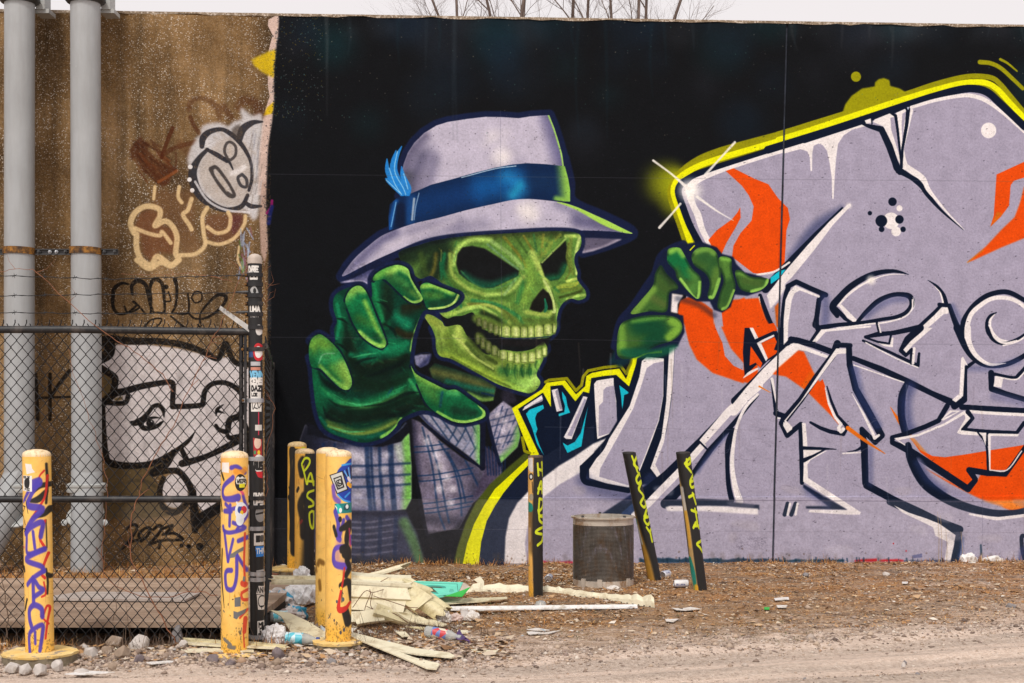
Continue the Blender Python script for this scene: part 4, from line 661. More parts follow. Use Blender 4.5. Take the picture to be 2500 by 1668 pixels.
    for p in ("660 1216 1290 1220 1900 1222 2600 1226", "660 1290 1300 1292 1900 1297 2600 1300", "1330 1042 1900 1050"): S(p, 1.3, (120, 116, 128), .35, 0, 0)
    S("1500 1219 1900 1221 2400 1224", 1.6, (84, 76, 96), .5, 0, 0)
    for p in ("1222 270 1222 420 1226 900", "2398 1210 2396 1360"): S(p, 1.5, (90, 90, 110), .35, 0, 0)
    S("2393 1330 2394 1352", 5, (20, 50, 70), .7, 3)
    for k in range(26):
        x = 690 + rs.rand() * 1850; y0 = 40 + (rs.rand() * 20 if x < 1700 else 0); L = 60 + rs.rand() * 260
        if x > 1600: L *= .45
        S([x, y0, x + rs.randn() * 3, y0 + L * .5, x + rs.randn() * 5, y0 + L], [10, 7, 2], [(60, 72, 80), (24, 54, 64), (96, 96, 96)][k % 3], .16, 7)
    for k in range(30):
        x = 1300 + rs.rand() * 1250; y0 = 760 + rs.rand() * 420; S([x, y0, x + rs.randn() * 4, y0 + 60 + rs.rand() * 140], [5, 4, 1], [(110, 100, 112), (214, 208, 214), (130, 112, 96)][k % 3], .16, 4)
    for k in range(22):
        x = 1330 + rs.rand() * 1200; y0 = 1180 + rs.rand() * 170; w_ = 14 + rs.rand() * 40; P([x, y0, x + w_, y0 + rs.randn() * 4, x + w_ * 1.1, y0 + 10 + rs.rand() * 14, x + w_ * .4, y0 + 14 + rs.rand() * 10, x - 3, y0 + 9], [(196, 190, 204), (146, 140, 158), (176, 168, 176)][k % 3], .32, 1, 4)
    for k in range(160):
        x = 660 + rs.rand() * 1900; D(x, 1374 - abs(rs.randn()) * 14, .8 + rs.rand() * 2.2, (96, 76, 58), .4)
    for k in range(40):
        x = 660 + rs.rand() * 1900; S([x, 1352 + rs.rand() * 6, x + rs.randn() * 3, 1376], 6 + rs.rand() * 8, (90, 80, 70), .22, 8)
    rem = rs.rand(700, 3)
    for q in rem[:240]: D(660 + q[0] * 130, 35 + q[1] * 260, .6 + q[2], [(190, 160, 30), (120, 120, 120), (60, 90, 90)][int(q[2] * 3)], .6)
    return c
# ---------------------------------------------------------------- prints on posts and packaging (canvas column = place across the visible width)
BY, PUR, BLK, RED, LIME = (252, 202, 106), (74, 58, 176), (16, 15, 16), (214, 40, 30), (214, 226, 20)
def post_canvas(top, base, px_w=150, px_h=640):
    """top/base = (left, right, y) of the post in photo pixels"""
    def fn(px, py):
        t = (py - top[2]) / (base[2] - top[2])
        l = top[0] + (base[0] - top[0]) * t; r = top[1] + (base[1] - top[1]) * t
        return (px - l) / (r - l) * px_w, t * px_h
    return Canvas(px_w, px_h, fn)
def base_yellow(c, col=BY, seed=1, chips=40, low=True):
    c.rgb[:] = np.array(col, np.float32) / 255; c.a[:] = 1
    r = np.random.RandomState(seed); sx = c.w / 150
    old = (c.fn, c.ox, c.oy, c.s, c.k); c.fn = lambda x, y: (x, y); c.ox = c.oy = 0; c.s = 1; c.k = 1
    for k in range(14): c.D(r.rand() * c.w, r.rand() * c.h, 16 + r.rand() * 22, [(244, 180, 60), (252, 210, 126), (236, 176, 80)][k % 3], .3, 40)
    for k in range(chips):
        x, y = r.rand() * c.w, c.h * (1 - r.rand() ** 2 * .3) if low else r.rand() * c.h
        c.S([x, y, x + r.randn() * 5, y + r.randn() * 7], 1.5 + r.rand() * 4, [(90, 88, 92), (210, 150, 20), (60, 52, 44)][k % 3], .85, 1)
    for k in range(30): x, y = r.rand() * c.w, r.rand() * c.h; c.S([x, y, x + r.randn() * 9, y + r.randn() * 2], 1.3, (176, 116, 50), .5, 1)
    if low:
        for k in range(120): c.D(r.rand() * c.w, c.h - abs(r.randn()) * 34, 1 + r.rand() * 3, [(112, 84, 56), (140, 108, 70), (70, 54, 40)][k % 3], .5, 1)
        for k in range(7): x = r.rand() * c.w; y = r.rand() * c.h * .7; c.S([x, y, x + r.randn() * 2, y + 40 + r.rand() * 60], [3, 1], (150, 84, 30), .45, 2)
    if low: c.P([0, c.h - 60, c.w, c.h - 50, c.w, c.h, 0, c.h], (242, 178, 40), .45, 0, 30)
    c.fn, c.ox, c.oy, c.s, c.k = old
def bollard_prints():
    out = {}
    # purple letters down a yellow post, paper notice
    c = post_canvas((55, 124, 1106), (64, 131, 1590)); base_yellow(c, seed=2, chips=16); c.crop(0, 1090, 2.85); S, P = c.S, c.P
    for p, w in (("340 110 345 250 340 380", 12), ("355 250 310 260 270 290", 22), ("340 300 300 350 245 365", [20, 30, 14]), ("356 420 330 455 270 475", [26, 24, 14]), ("340 500 345 690", 6), ("342 840 350 930 348 1010", 10), ("215 1050 195 1120", 14), ("185 830 190 850", 18), ("350 880 360 890", 20)): S(p, w, BLK, .92, 7)
    for p, w in (("330 155 305 190 298 225", 9), ("345 190 335 330 300 410 250 490", 12), ("335 505 305 610 335 690", 14), ("352 730 318 860 335 900", 14), ("330 930 340 1010 318 1030", 9), ("325 1170 345 1100 360 1110 350 1200 340 1320", 11), ("320 1170 355 1220", 9)): S(p, w, RED, .92, 4)
    S("165 150 170 240", 8, (226, 80, 60), .7, 5); S("165 680 190 690", 8, (230, 90, 110), .8, 5)
    for p, w in (("300 235 262 250", 44), ("290 245 245 330 225 395 320 420 260 490 205 570", [34, 24, 30, 30, 28, 22]), ("250 262 185 370", [24, 14]), ("205 590 250 545 320 515 312 610", 26), ("215 575 213 640 222 730 330 700", 20), ("262 580 275 690", 20), ("335 700 250 740 208 775 310 815 330 850", 24),
                 ("330 850 260 900 220 945 262 905 300 960 325 985 268 1030", 22), ("262 900 266 1060", 24), ("322 1165 315 1110 270 1085 236 1120 236 1180 250 1230", 26), ("238 1415 232 1310 250 1265 320 1225 322 1290 308 1400", 22), ("276 1275 278 1350", 18)): S(p, w, PUR, .94, 9)
    P("200 105 250 110 256 140 276 165 215 180", (238, 232, 226)); P("182 188 255 190 255 300 180 296", (240, 236, 230))
    P("200 215 230 205 238 240 228 275 200 270 192 240", (24, 24, 26), 1, 1); c.text("FEED THE", 184, 194, 13, BLK, 2.6, .36); c.text("PIGZ", 198, 278, 14, BLK, 3, .55)
    for p in ("175 400 200 405 180 440", "205 360 225 450", "180 470 200 530", "175 560 205 560 190 580"): S(p, 5, BLK, .9, 1, 0)
    out['meva'] = c
    # purple and yellow layered stickers
    c = post_canvas((538, 607, 1109), (540, 606, 1597)); base_yellow(c, seed=5, chips=46); c.crop(500, 1090, 2.85); S, P, D = c.S, c.P, c.D
    S("130 105 190 150 280 300 170 370", 60, (240, 160, 90), .5, 30); S("120 160 145 220", 12, BLK, .9, 8); S("118 360 130 440", 10, BLK, .9, 6); S("132 710 128 900 150 1120", [10, 12, 4], BLK, .9, 4)
    for p, w in (("200 135 245 130 290 170", 20), ("215 205 150 260 135 310 150 350 200 355 250 345", [24, 22, 20, 22, 28, 34]), ("160 390 205 440 150 440 230 420", 18), ("195 400 190 540", 20), ("215 520 290 560 200 590 150 580 140 550", 18), ("150 580 165 690 178 790", 18), ("215 640 180 790", 18), ("250 650 300 630", 20), ("240 745 238 900 215 985 170 980 158 900 170 860 205 855", 22), ("240 745 300 860", 18), ("280 330 300 470 240 570", 16)): S(p, w, PUR, .93, 8)
    S("230 160 270 170 290 150", 26, (240, 150, 30), .8, 8); S("250 270 280 320", 14, (214, 60, 120), .8, 5); P("128 100 186 98 184 172 126 166", (240, 232, 226))
    D(264, 240, 36, (22, 22, 24)); P("238 205 250 195 262 206 276 196 288 208 296 205 296 255 240 250 234 230", (234, 230, 220)); c.text("WER", 243, 218, 24, (20, 20, 22), 5, .55); P("256 250 292 248 290 276 258 276", (230, 220, 30))
    D(266, 440, 38, (226, 230, 236)); D(262, 430, 16, (40, 70, 150)); D(284, 432, 16, (200, 40, 60)); D(272, 452, 10, (230, 190, 40)); D(260, 500, 26, (222, 226, 232)); S("240 380 262 400 280 390", 10, (230, 232, 238))
    for p, w in (("290 600 285 800 290 960", 12), ("290 960 275 950", 26), ("300 1000 270 1020 275 1060 300 1070", 14), ("300 1140 260 1190", 12), ("290 1200 285 1290", 22), ("280 1290 285 1400", 8)): S(p, w, (216, 60, 36), .9, 4)
    P("195 740 210 735 240 715 285 690 282 720 240 740 225 765 190 770", (112, 112, 112)); P("225 1048 264 1042 264 1110 226 1112", (108, 110, 112)); P("218 1140 245 1150 298 1130 290 1160 255 1180 240 1200 218 1190", (112, 112, 114)); P("280 900 292 905 290 940 276 935", (120, 120, 120)); S("150 1340 200 1380 180 1390 225 1400", 16, (116, 112, 108), .95, 3)
    S("120 1090 130 1180 115 1260 135 1330", 4, BLK, .9, 1)
    out['kalos'] = c
    # foremost of the middle pair
    c = post_canvas((795, 859, 1106), (794, 857.5, 1568)); base_yellow(c, seed=8, chips=34); c.crop(660, 1060, 2.8); S, P, D = c.S, c.P, c.D
    P("470 240 520 190 570 170 570 460 530 450 470 400 455 330", (18, 60, 170), 1, 1, 3)
    for p in ("500 200 560 190", "520 420 548 390", "470 400 510 440 548 455"): S(p, 8, (60, 160, 236), .95, 3)
    for k in range(5): S([505 + k * 12, 250 - k * 10, 560, 320 + k * 20], 7, (120, 190, 246) if k % 2 else (10, 14, 50), .9, 2)
    S("540 290 550 310", 14, (240, 230, 240)); S("540 330 552 345", 18, (250, 180, 40)); P("412 268 505 237 540 370 465 398", (28, 26, 26)); P("420 272 500 245 532 365 470 390", (206, 206, 200)); P("440 290 496 270 516 352 470 370", (24, 24, 24)); P("448 296 490 280 506 345 476 358", (196, 196, 190))
    for p in ("462 310 490 300 496 335 474 340 462 310", "470 320 500 330", "478 300 480 350"): S(p, 5, (20, 20, 20))
    S("440 350 450 420 480 450", 26, (90, 60, 190), .8, 14); P("450 465 556 460 556 530 450 532", (20, 130, 128)); P("462 470 480 470 500 500 490 528 465 528", (30, 190, 180), 1, 1); P("520 470 545 480 540 510 510 505", (20, 80, 90), 1, 1); D(490, 510, 10, (240, 244, 240)); D(532, 486, 9, (236, 240, 240)); S("455 480 466 500 455 525", 5, (244, 240, 230))
    for p, w in (("455 520 475 600 470 690 485 710", 26), ("510 580 485 690", 20), ("530 560 545 590", 20), ("550 700 555 740", 20), ("520 760 460 770 442 820 455 880 530 900", [20, 22, 22, 28, 30])): S(p, w, PUR, .93, 8)
    S("480 740 470 860 520 890", 40, (130, 80, 200), .4, 30); D(487, 572, 12, BLK, .95, 4); S("445 625 460 680", 20, BLK, .92, 8)
    for p, w in (("490 640 530 620 545 610 530 700 530 740", [20, 34, 30, 30, 24]), ("500 780 530 775 540 830 515 810", 36), ("530 860 545 910 525 960", 26), ("490 1030 540 1010 550 1140", [24, 30, 8]), ("500 1010 498 1140", 6), ("520 1210 535 1280", 44)): S(p, w, BLK, .94, 9)
    for p in ("515 910 505 1000 485 1110 478 1190 520 1190 548 1150",): S(p, [10, 12, 16, 26, 22, 12], RED, .95, 4)
    S("490 1045 495 1050", 12, (246, 200, 30)); S("545 640 550 760", 8, (230, 60, 110), .7, 3); D(465, 1138, 7, (90, 94, 104)); D(506, 1125, 9, (90, 94, 104)); D(447, 1268, 6, (90, 80, 76)); D(512, 1335, 8, (90, 84, 86)); D(490, 1352, 8, (80, 76, 80)); S("380 270 380 380", 4, (170, 120, 60), .6, 1); S("370 540 376 590", 5, (70, 50, 30), .7, 2); S("365 670 375 650", 5, (60, 40, 30), .8, 1)
    out['tord'] = c
    c = post_canvas((772, 830, 1100), (770, 828, 1530)); base_yellow(c, seed=11, chips=14); c.crop(660, 1060, 2.8)
    c.S("335 890 345 870 372 880", 22, (120, 80, 20), .85, 12); c.S("345 1010 350 1060", 22, (120, 80, 20), .8, 12); c.S("312 890 322 940", 16, (150, 100, 30), .7, 9); c.S("315 280 375 300", 3, (190, 140, 70), .6, 2)
    out['plain'] = c
    # PASO: yellow sprayed black on the right, lime letters
    c = post_canvas((720, 768, 1100), (719, 767, 1431)); base_yellow(c, (240, 180, 74), seed=13, chips=10); c.crop(660, 1060, 2.8); S = c.S
    S("300 160 295 400 298 700 306 980", 112, BLK, .97, 14); S("230 170 215 200 225 260", 40, BLK, .95, 14); S("240 420 215 480 230 560 235 680", 46, BLK, .9, 16); S("200 360 190 380", 16, BLK, .9, 6); S("265 700 250 900 255 1000", 60, BLK, .85, 40); S("200 300 205 330", 8, (180, 120, 50), .5, 4)
    for p in ("225 200 240 250 258 330", "225 190 245 155 270 155 278 180 262 215 242 240", "262 330 270 285 285 260 300 340", "265 310 298 315", "300 378 270 390 262 420 292 450 298 480 272 490", "290 520 275 540 280 610 295 640 302 580 300 530 290 520"): S(p, 11, LIME, .97, 4)
    S("215 600 225 585", 14, (180, 40, 40), .6, 7); S("210 560 190 640", 4, (190, 130, 50), .7, 2)
    out['paso'] = c
    c = post_canvas((703, 748, 1083), (702, 747, 1392)); base_yellow(c, (244, 184, 66), seed=17, chips=8); c.crop(660, 1060, 2.8); S = c.S
    S("160 110 150 170 150 260 145 420 150 560 150 720", [50, 20, 16, 20, 16, 24], BLK, .93, 8); S("135 430 155 450", 22, BLK, .9, 6); S("190 130 175 300 170 600 170 800", 50, BLK, .95, 14); S("205 110 230 85 240 95", 11, LIME, .95, 3); S("135 360 155 400 140 480 150 660", 9, BLK, .9, 4)
    out['back'] = c
    # HADES
    c = post_canvas((1289, 1325, 1110), (1290, 1326, 1459), 110); base_yellow(c, (226, 172, 92), seed=19, chips=14); c.crop(1150, 1100, 3.357); S, P, D = c.S, c.P, c.D
    S("560 40 555 400 550 700 560 1200", 96, BLK, .98, 18); S("500 250 505 330", 10, BLK, .6, 6); S("500 500 510 800", 60, (40, 30, 20), .6, 40); S("480 1000 485 1190", 30, (220, 160, 40), .5, 16); P("468 45 505 45 508 160 490 165 470 140", (212, 206, 202), 1, bl=4); S("480 640 478 730", 20, (196, 160, 120), .6, 10)
    P("470 410 500 430 510 470 495 495 470 495", (16, 130, 116), 1, bl=3); D(493, 372, 17, (140, 140, 136), .8, 5); D(491, 202, 18, (30, 30, 30)); D(491, 202, 10, (210, 210, 206)); S("480 960 484 980", 10, (230, 180, 90), .6, 6)
    L = "545 95 552 190|552 140 580 150|580 85 590 195|548 340 565 260 578 250 585 340|550 300 590 305|560 385 556 480 585 455 590 400 560 385|550 480 560 520 590 540|556 480 560 560 585 590|590 525 560 530|585 625 550 640 530 665 580 680|545 770 580 740 590 700"
    for p in L.split('|'): S(p, 15, LIME, .97, 4)
    out['hades'] = c
    # leaning KOZEY
    c = post_canvas((1519.4, 1552, 1101), (1583, 1615, 1420), 110); c.rgb[:] = np.array((22, 20, 20)) / 255; c.a[:] = 1; c.crop(1150, 1100, 3.357); S, P, D = c.S, c.P, c.D
    S("1340 500 1390 700 1440 900 1470 1070", [6, 20, 50, 70], (216, 160, 60), .8, 22); S("1360 600 1400 760", 12, (180, 190, 190), .8, 6); S("1352 560 1358 600", 10, (20, 140, 130), .9, 4); D(1256, 60, 8, (90, 80, 76), .6, 3)
    L = "1315 35 1360 160|1355 40 1330 100 1365 130|1375 175 1350 220 1365 260 1395 240 1370 300 1385 330|1375 175 1390 200|1395 340 1410 370 1385 420 1410 455 1430 440 1425 400|1430 520 1415 560 1440 600 1465 580|1415 535 1440 475 1455 530 1420 540|1435 625 1465 670|1480 630 1465 660 1480 740"
    for p in L.split('|'): S(p, 15, LIME, .97, 4)
    out['kozey'] = c
    # leaning RETNA
    c = post_canvas((1650, 1685, 1101), (1692, 1727, 1447), 110); c.rgb[:] = np.array((22, 20, 20)) / 255; c.a[:] = 1; c.crop(1150, 1100, 3.357); S, P, D = c.S, c.P, c.D
    S("1690 150 1730 370 1770 600 1800 850 1830 1150", [6, 20, 30, 34, 50], (206, 170, 110), .85, 14); S("1790 880 1815 1000 1835 1140", [16, 30, 20], (16, 128, 116), .95, 6); S("1725 300 1750 470", 20, (196, 192, 186), .8, 10); S("1755 500 1775 640 1790 780", 20, (214, 160, 50), .8, 10); S("1840 1120 1845 1160", 30, (226, 166, 40), .9, 12)
    L = "1745 95 1775 60 1795 50 1790 90 1755 110|1755 110 1800 165|1760 60 1765 120|1820 185 1790 240 1800 290 1835 280|1795 245 1825 230 1815 190|1780 370 1820 350|1810 340 1840 430|1800 480 1850 500|1830 470 1850 580|1815 625 1840 580 1865 630|1820 610 1860 610|1885 735 1845 760 1870 790 1895 830"
    for p in L.split('|'): S(p, 15, LIME, .97, 5)
    out['retna'] = c
    return out
def sticker_post_print():
    c = post_canvas((612, 645, 635), (618, 652, 1572), 110, 1900); c.rgb[:] = np.array((20, 20, 22)) / 255; c.a[:] = 1
    c.crop(0, 450, 3.357); P, S, D, T = c.P, c.S, c.D, c.text; W = (226, 222, 216)
    def tag(x0, y0, x1, y1, col=W): P([x0, y0, x1, y0, x1, y1, x0, y1], col)
    tag(2062, 610, 2150, 632, (206, 190, 176))
    T("DRE", 2068, 668, 40, W, 10, .5); T("LO", 2082, 722, 34, W, 10, .7); P("2085 830 2120 810 2146 860 2110 880 2085 850", (190, 190, 190), .9, 1); D(2118, 845, 12, BLK)
    T("UHA", 2082, 960, 40, W, 10, .48); T("TROIT", 2080, 1012, 24, (170, 170, 170), 5, .42); D(2150, 1130, 24, (214, 210, 206)); tag(2070, 1258, 2105, 1330, (40, 70, 120)); D(2146, 1292, 40, (200, 30, 40)); D(2146, 1292, 26, (236, 232, 228)); tag(2085, 1362, 2160, 1392, (180, 180, 184)); tag(2085, 1402, 2160, 1425, (196, 130, 110))
    T("VENN", 2082, 1435, 42, (120, 190, 226), 10, .42); T("KENS", 2082, 1485, 40, W, 10, .42)
    c.crop(0, 800, 3.357)
    tag(2082, 352, 2164, 462); T("DAZ", 2094, 366, 34, BLK, 9, .55); T("LOE", 2094, 418, 20, BLK, 5, .6); tag(2088, 470, 2168, 552); 
    for p in ("2100 490 2105 535 2125 495 2115 520 2140 530", "2140 490 2150 525 2165 500"): S(p, 5, BLK)
    tag(2145, 555, 2152, 880, (196, 40, 70)); tag(2122, 648, 2170, 690, (210, 206, 200)); P("2105 740 2140 720 2170 740 2172 880 2110 880", (170, 40, 44), 1); D(2140, 780, 26, (220, 190, 170)); S("2110 730 2165 740", 16, (20, 20, 20)); D(2150, 850, 10, (230, 190, 40)); D(2120, 850, 9, (60, 140, 90))
    D(2150, 930, 40, W); T("RUS", 2118, 925, 46, BLK, 12, .3); P("2125 990 2175 990 2175 1040 2145 1030", (200, 26, 40)); 
    T("OHYE", 2112, 1150, 36, W, 9, .42); T("UPS", 2112, 1195, 36, W, 9, .5); tag(2178, 1240, 2190, 1280, (226, 180, 30)); D(2160, 1300, 36, (150, 150, 150)); S("2130 1300 2185 1290", 8, BLK); tag(2112, 1440, 2196, 1530); tag(2128, 1456, 2160, 1506, BLK); D(2172, 1480, 16, (80, 80, 80)); tag(2125, 1535, 2196, 1570, (40, 130, 220))
    c.crop(0, 1200, 3.357)
    P("2130 200 2190 195 2192 268 2130 270", (40, 130, 220)); T("THW", 2132, 210, 34, (226, 230, 236), 6, .5); 
    for y in (375, 395, 415): S([2135, y, 2190, y - 6], 9, (190, 190, 190), .9, 1, 0)
    S("2135 440 2190 436", 8, (150, 150, 150)); P("2150 480 2200 488 2198 545 2130 540", (222, 218, 214)); T("ANN", 2142, 495, 36, BLK, 5, .4); P("2135 545 2200 545 2202 660 2145 655", W); D(2172, 595, 28, BLK); D(2172, 595, 22, W); T("T", 2165, 630, 20, BLK, 4)
    P("2140 738 2206 735 2206 868 2140 868", W); T("MU", 2152, 752, 30, BLK, 8, .7); T("OF", 2160, 792, 26, BLK, 7, .6); T("RIC", 2150, 832, 30, BLK, 8, .5); T("MUS", 2150, 905, 30, W, 8, .6); T("OF", 2160, 940, 28, W, 7, .6); T("RIC", 2152, 980, 32, W, 8, .5); P("2148 1080 2190 1036 2206 1050 2200 1090 2150 1100", W); P("2160 1085 2190 1055 2195 1080", (40, 40, 40))
    return c
# ---------------------------------------------------------------- mesh and material helpers
def gp(px, py, z=0.0):
    """point on the level z seen at a photo pixel"""
    Y = (EYE - z) * F_PX / (py - HZ)
    return Vector(((px - CX) / F_PX * Y, Y, z))
def at(px, py, Y): return Vector(((px - CX) / F_PX * Y, Y, EYE - (py - HZ) / F_PX * Y))

class MB:
    def __init__(s): s.v = []; s.f = []; s.uv = []
    def add(s, V, F, uv=None):
        o = len(s.v); s.v += [tuple(p) for p in V]; s.f += [tuple(i + o for i in f) for f in F]
        s.uv += list(uv) if uv is not None else [(0, 0)] * len(V)
        return s
    def box(s, x0, x1, y0, y1, z0, z1, M=None):
        V = [Vector(p) for p in ((x0, y0, z0), (x1, y0, z0), (x1, y1, z0), (x0, y1, z0), (x0, y0, z1), (x1, y0, z1), (x1, y1, z1), (x0, y1, z1))]
        if M is not None: V = [M @ p for p in V]
        return s.add(V, [(0, 3, 2, 1), (4, 5, 6, 7), (0, 1, 5, 4), (1, 2, 6, 5), (2, 3, 7, 6), (3, 0, 4, 7)])
    def tube(s, path, r, seg=8, cap=True, up=None):
        path = [Vector(p) for p in path]; n = len(path); V = []; F = []; U = []
        rs = r if isinstance(r, (list, tuple)) else [r] * n
        nrm = None
        for i, p in enumerate(path):
            t = (path[min(i + 1, n - 1)] - path[max(i - 1, 0)])
            t = t.normalized() if t.length > 1e-9 else Vector((0, 0, 1))
            if nrm is None:
                a = Vector(up) if up else (Vector((0, 0, 1)) if abs(t.z) < .9 else Vector((0, 1, 0)))
                nrm = (a - t * a.dot(t)).normalized()
            else:
                q = nrm - t * nrm.dot(t); nrm = q.normalized() if q.length > 1e-6 else nrm
            b = t.cross(nrm)
            for k in range(seg):
                a = 2 * math.pi * k / seg
                V.append(p + (nrm * math.cos(a) + b * math.sin(a)) * rs[i]); U.append((k / seg, i / max(n - 1, 1)))
        for i in range(n - 1):
            for k in range(seg):
                k2 = (k + 1) % seg; F.append((i * seg + k, i * seg + k2, (i + 1) * seg + k2, (i + 1) * seg + k))
        if cap: F.append(tuple(range(seg - 1, -1, -1))); F.append(tuple((n - 1) * seg + k for k in range(seg)))
        return s.add(V, F, U)
    def lathe(s, prof, seg=32, M=None, cap=True):
        V = []; F = []; n = len(prof)
        for r, z in prof:
            for k in range(seg):
                a = 2 * math.pi * k / seg; p = Vector((r * math.cos(a), r * math.sin(a), z)); V.append(M @ p if M is not None else p)
        for i in range(n - 1):
            for k in range(seg): k2 = (k + 1) % seg; F.append((i * seg + k, i * seg + k2, (i + 1) * seg + k2, (i + 1) * seg + k))
        if cap: F.append(tuple(range(seg - 1, -1, -1))); F.append(tuple((n - 1) * seg + k for k in range(seg)))
        return s.add(V, F)
    def plate(s, pts, th, M=None):
        """thin solid from a flat outline in x,y"""
        n = len(pts); V = [Vector((x, y, 0)) for x, y in pts] + [Vector((x, y, th)) for x, y in pts]
        if M is not None: V = [M @ p for p in V]
        return s.add(V, [tuple(range(n - 1, -1, -1)), tuple(range(n, 2 * n))] + [(i, (i + 1) % n, n + (i + 1) % n, n + i) for i in range(n)])
    def sheet(s, G, th):
        """thickened grid of points G[i][j] (a bent sheet)"""
        a, b = len(G), len(G[0]); P = [[Vector(p) for p in r] for r in G]; V = []; F = []
        for sg in (1, -1):
            for i in range(a):
                for j in range(b):
                    du = P[min(i + 1, a - 1)][j] - P[max(i - 1, 0)][j]; dv = P[i][min(j + 1, b - 1)] - P[i][max(j - 1, 0)]
                    nn = du.cross(dv); nn = nn.normalized() if nn.length > 1e-9 else Vector((0, 0, 1))
                    V.append(P[i][j] + nn * th / 2 * sg)
        N = a * b; ix = lambda i, j: i * b + j
        for i in range(a - 1):
            for j in range(b - 1):
                q = (ix(i, j), ix(i + 1, j), ix(i + 1, j + 1), ix(i, j + 1)); F.append(q); F.append(tuple(N + k for k in q[::-1]))
        rim = [ix(i, 0) for i in range(a)] + [ix(a - 1, j) for j in range(1, b)] + [ix(i, b - 1) for i in range(a - 2, -1, -1)] + [ix(0, j) for j in range(b - 2, 0, -1)]
        for k in range(len(rim)): p, q = rim[k], rim[(k + 1) % len(rim)]; F.append((q, p, N + p, N + q))
        return s.add(V, F)
    def build(s, name, mat, parent=None, smooth=False, loc=None, uv=False):
        me = bpy.data.meshes.new(name); me.from_pydata(s.v, [], s.f); me.update()
        if uv:
            l = me.uv_layers.new(name='uv'); idx = np.empty(len(me.loops), np.int32); me.loops.foreach_get('vertex_index', idx)
            l.data.foreach_set('uv', np.array(s.uv, np.float32)[idx].ravel())
        if smooth: me.polygons.foreach_set('use_smooth', [True] * len(me.polygons))
        o = bpy.data.objects.new(name, me); col.objects.link(o)
        if mat: me.materials.append(mat)
        if parent: o.parent = parent
        if loc is not None: o.location = loc
        if smooth: me.set_sharp_from_angle(angle=R(38))
        return o
def tag(o, label=None, cat=None, group=None, kind=None):
    for k, v in (('label', label), ('category', cat), ('group', group), ('kind', kind)):
        if v: o[k] = v
    return o
def thing(name, loc, label, cat, group=None, rot=None):
    o = bpy.data.objects.new(name, None); col.objects.link(o); o.location = loc; o.empty_display_size = .1
    if rot: o.rotation_euler = rot
    return tag(o, label, cat, group)
def raw(name, V, F, mat, kind=None, smooth=False):
    """big joined mesh from numpy arrays (F all of one size)"""
    V = np.asarray(V, np.float32); F = np.asarray(F, np.int32); k = F.shape[1]
    me = bpy.data.meshes.new(name); me.vertices.add(len(V)); me.vertices.foreach_set('co', V.ravel())
    me.loops.add(F.size); me.loops.foreach_set('vertex_index', F.ravel()); me.polygons.add(len(F))
    me.polygons.foreach_set('loop_start', np.arange(0, F.size, k, dtype=np.int32)); me.update(calc_edges=True); me.validate()
    if smooth: me.polygons.foreach_set('use_smooth', [True] * len(me.polygons))
    me.materials.append(mat); o = bpy.data.objects.new(name, me); col.objects.link(o)
    return tag(o, kind=kind)

class NT:
    def __init__(s, name):
        s.m = bpy.data.materials.new(name); s.m.use_nodes = True; s.t = s.m.node_tree; s.b = s.t.nodes['Principled BSDF']; s.l = s.t.links
    def n(s, typ, **k):
        x = s.t.nodes.new('ShaderNode' + typ)
        for a, v in k.items(): setattr(x, a, v)
        return x
    def link(s, a, b): s.l.new(a, b)
    def noise(s, scale, detail=4, vec=None, rough=.55):
        x = s.n('TexNoise'); x.inputs['Scale'].default_value = scale; x.inputs['Detail'].default_value = detail; x.inputs['Roughness'].default_value = rough
        s.link(vec if vec is not None else s.obj(), x.inputs['Vector']); return x.outputs['Fac']
    def obj(s):
        if not hasattr(s, 'tc'): s.tc = s.n('TexCoord')
        return s.tc.outputs['Object']
    def map(s, scale):
        x = s.n('Mapping'); x.inputs['Scale'].default_value = scale; s.link(s.obj(), x.inputs['Vector']); return x.outputs[0]
    def vor(s, scale, vec=None):
        x = s.n('TexVoronoi'); x.inputs['Scale'].default_value = scale; s.link(vec if vec is not None else s.obj(), x.inputs['Vector']); return x
    def ramp(s, fac, stops, interp='LINEAR'):
        x = s.n('ValToRGB'); e = x.color_ramp.elements; x.color_ramp.interpolation = interp
        while len(e) < len(stops): e.new(.5)
        for q, (p, c) in zip(e, stops): q.position = p; q.color = (*c, 1) if not isinstance(c, (int, float)) else (c, c, c, 1)
        s.link(fac, x.inputs[0]); return x.outputs[0]
    def mix(s, f, a, b, mode='MIX'):
        x = s.n('Mix', data_type='RGBA', blend_type=mode)
        for v, i in ((f, 'Factor'), (a, 'A'), (b, 'B')):
            q = [k for k in x.inputs if k.name == i and (k.type == 'VALUE' if i == 'Factor' else k.type == 'RGBA')][0]
            if isinstance(v, (int, float)): q.default_value = v
            elif isinstance(v, tuple): q.default_value = (*v, 1)
            else: s.link(v, q)
        return [k for k in x.outputs if k.type == 'RGBA'][0]
    def math(s, op, a, b=0.0, c=None):
        x = s.n('Math', operation=op)
        for i, v in enumerate((a, b) if c is None else (a, b, c)):
            if isinstance(v, (int, float)): x.inputs[i].default_value = v
            else: s.link(v, x.inputs[i])
        return x.outputs[0]
    def bump(s, h, strength=.3, dist=.01):
        x = s.n('Bump'); x.inputs['Strength'].default_value = strength; x.inputs['Distance'].default_value = dist
        s.link(h, x.inputs['Height']); s.link(x.outputs[0], s.b.inputs['Normal'])
    def col(s, c, rough=.7, metal=0.0):
        if isinstance(c, tuple): s.b.inputs['Base Color'].default_value = (*c, 1)
        else: s.link(c, s.b.inputs['Base Color'])
        s.b.inputs['Roughness'].default_value = rough; s.b.inputs['Metallic'].default_value = metal
        return s.m
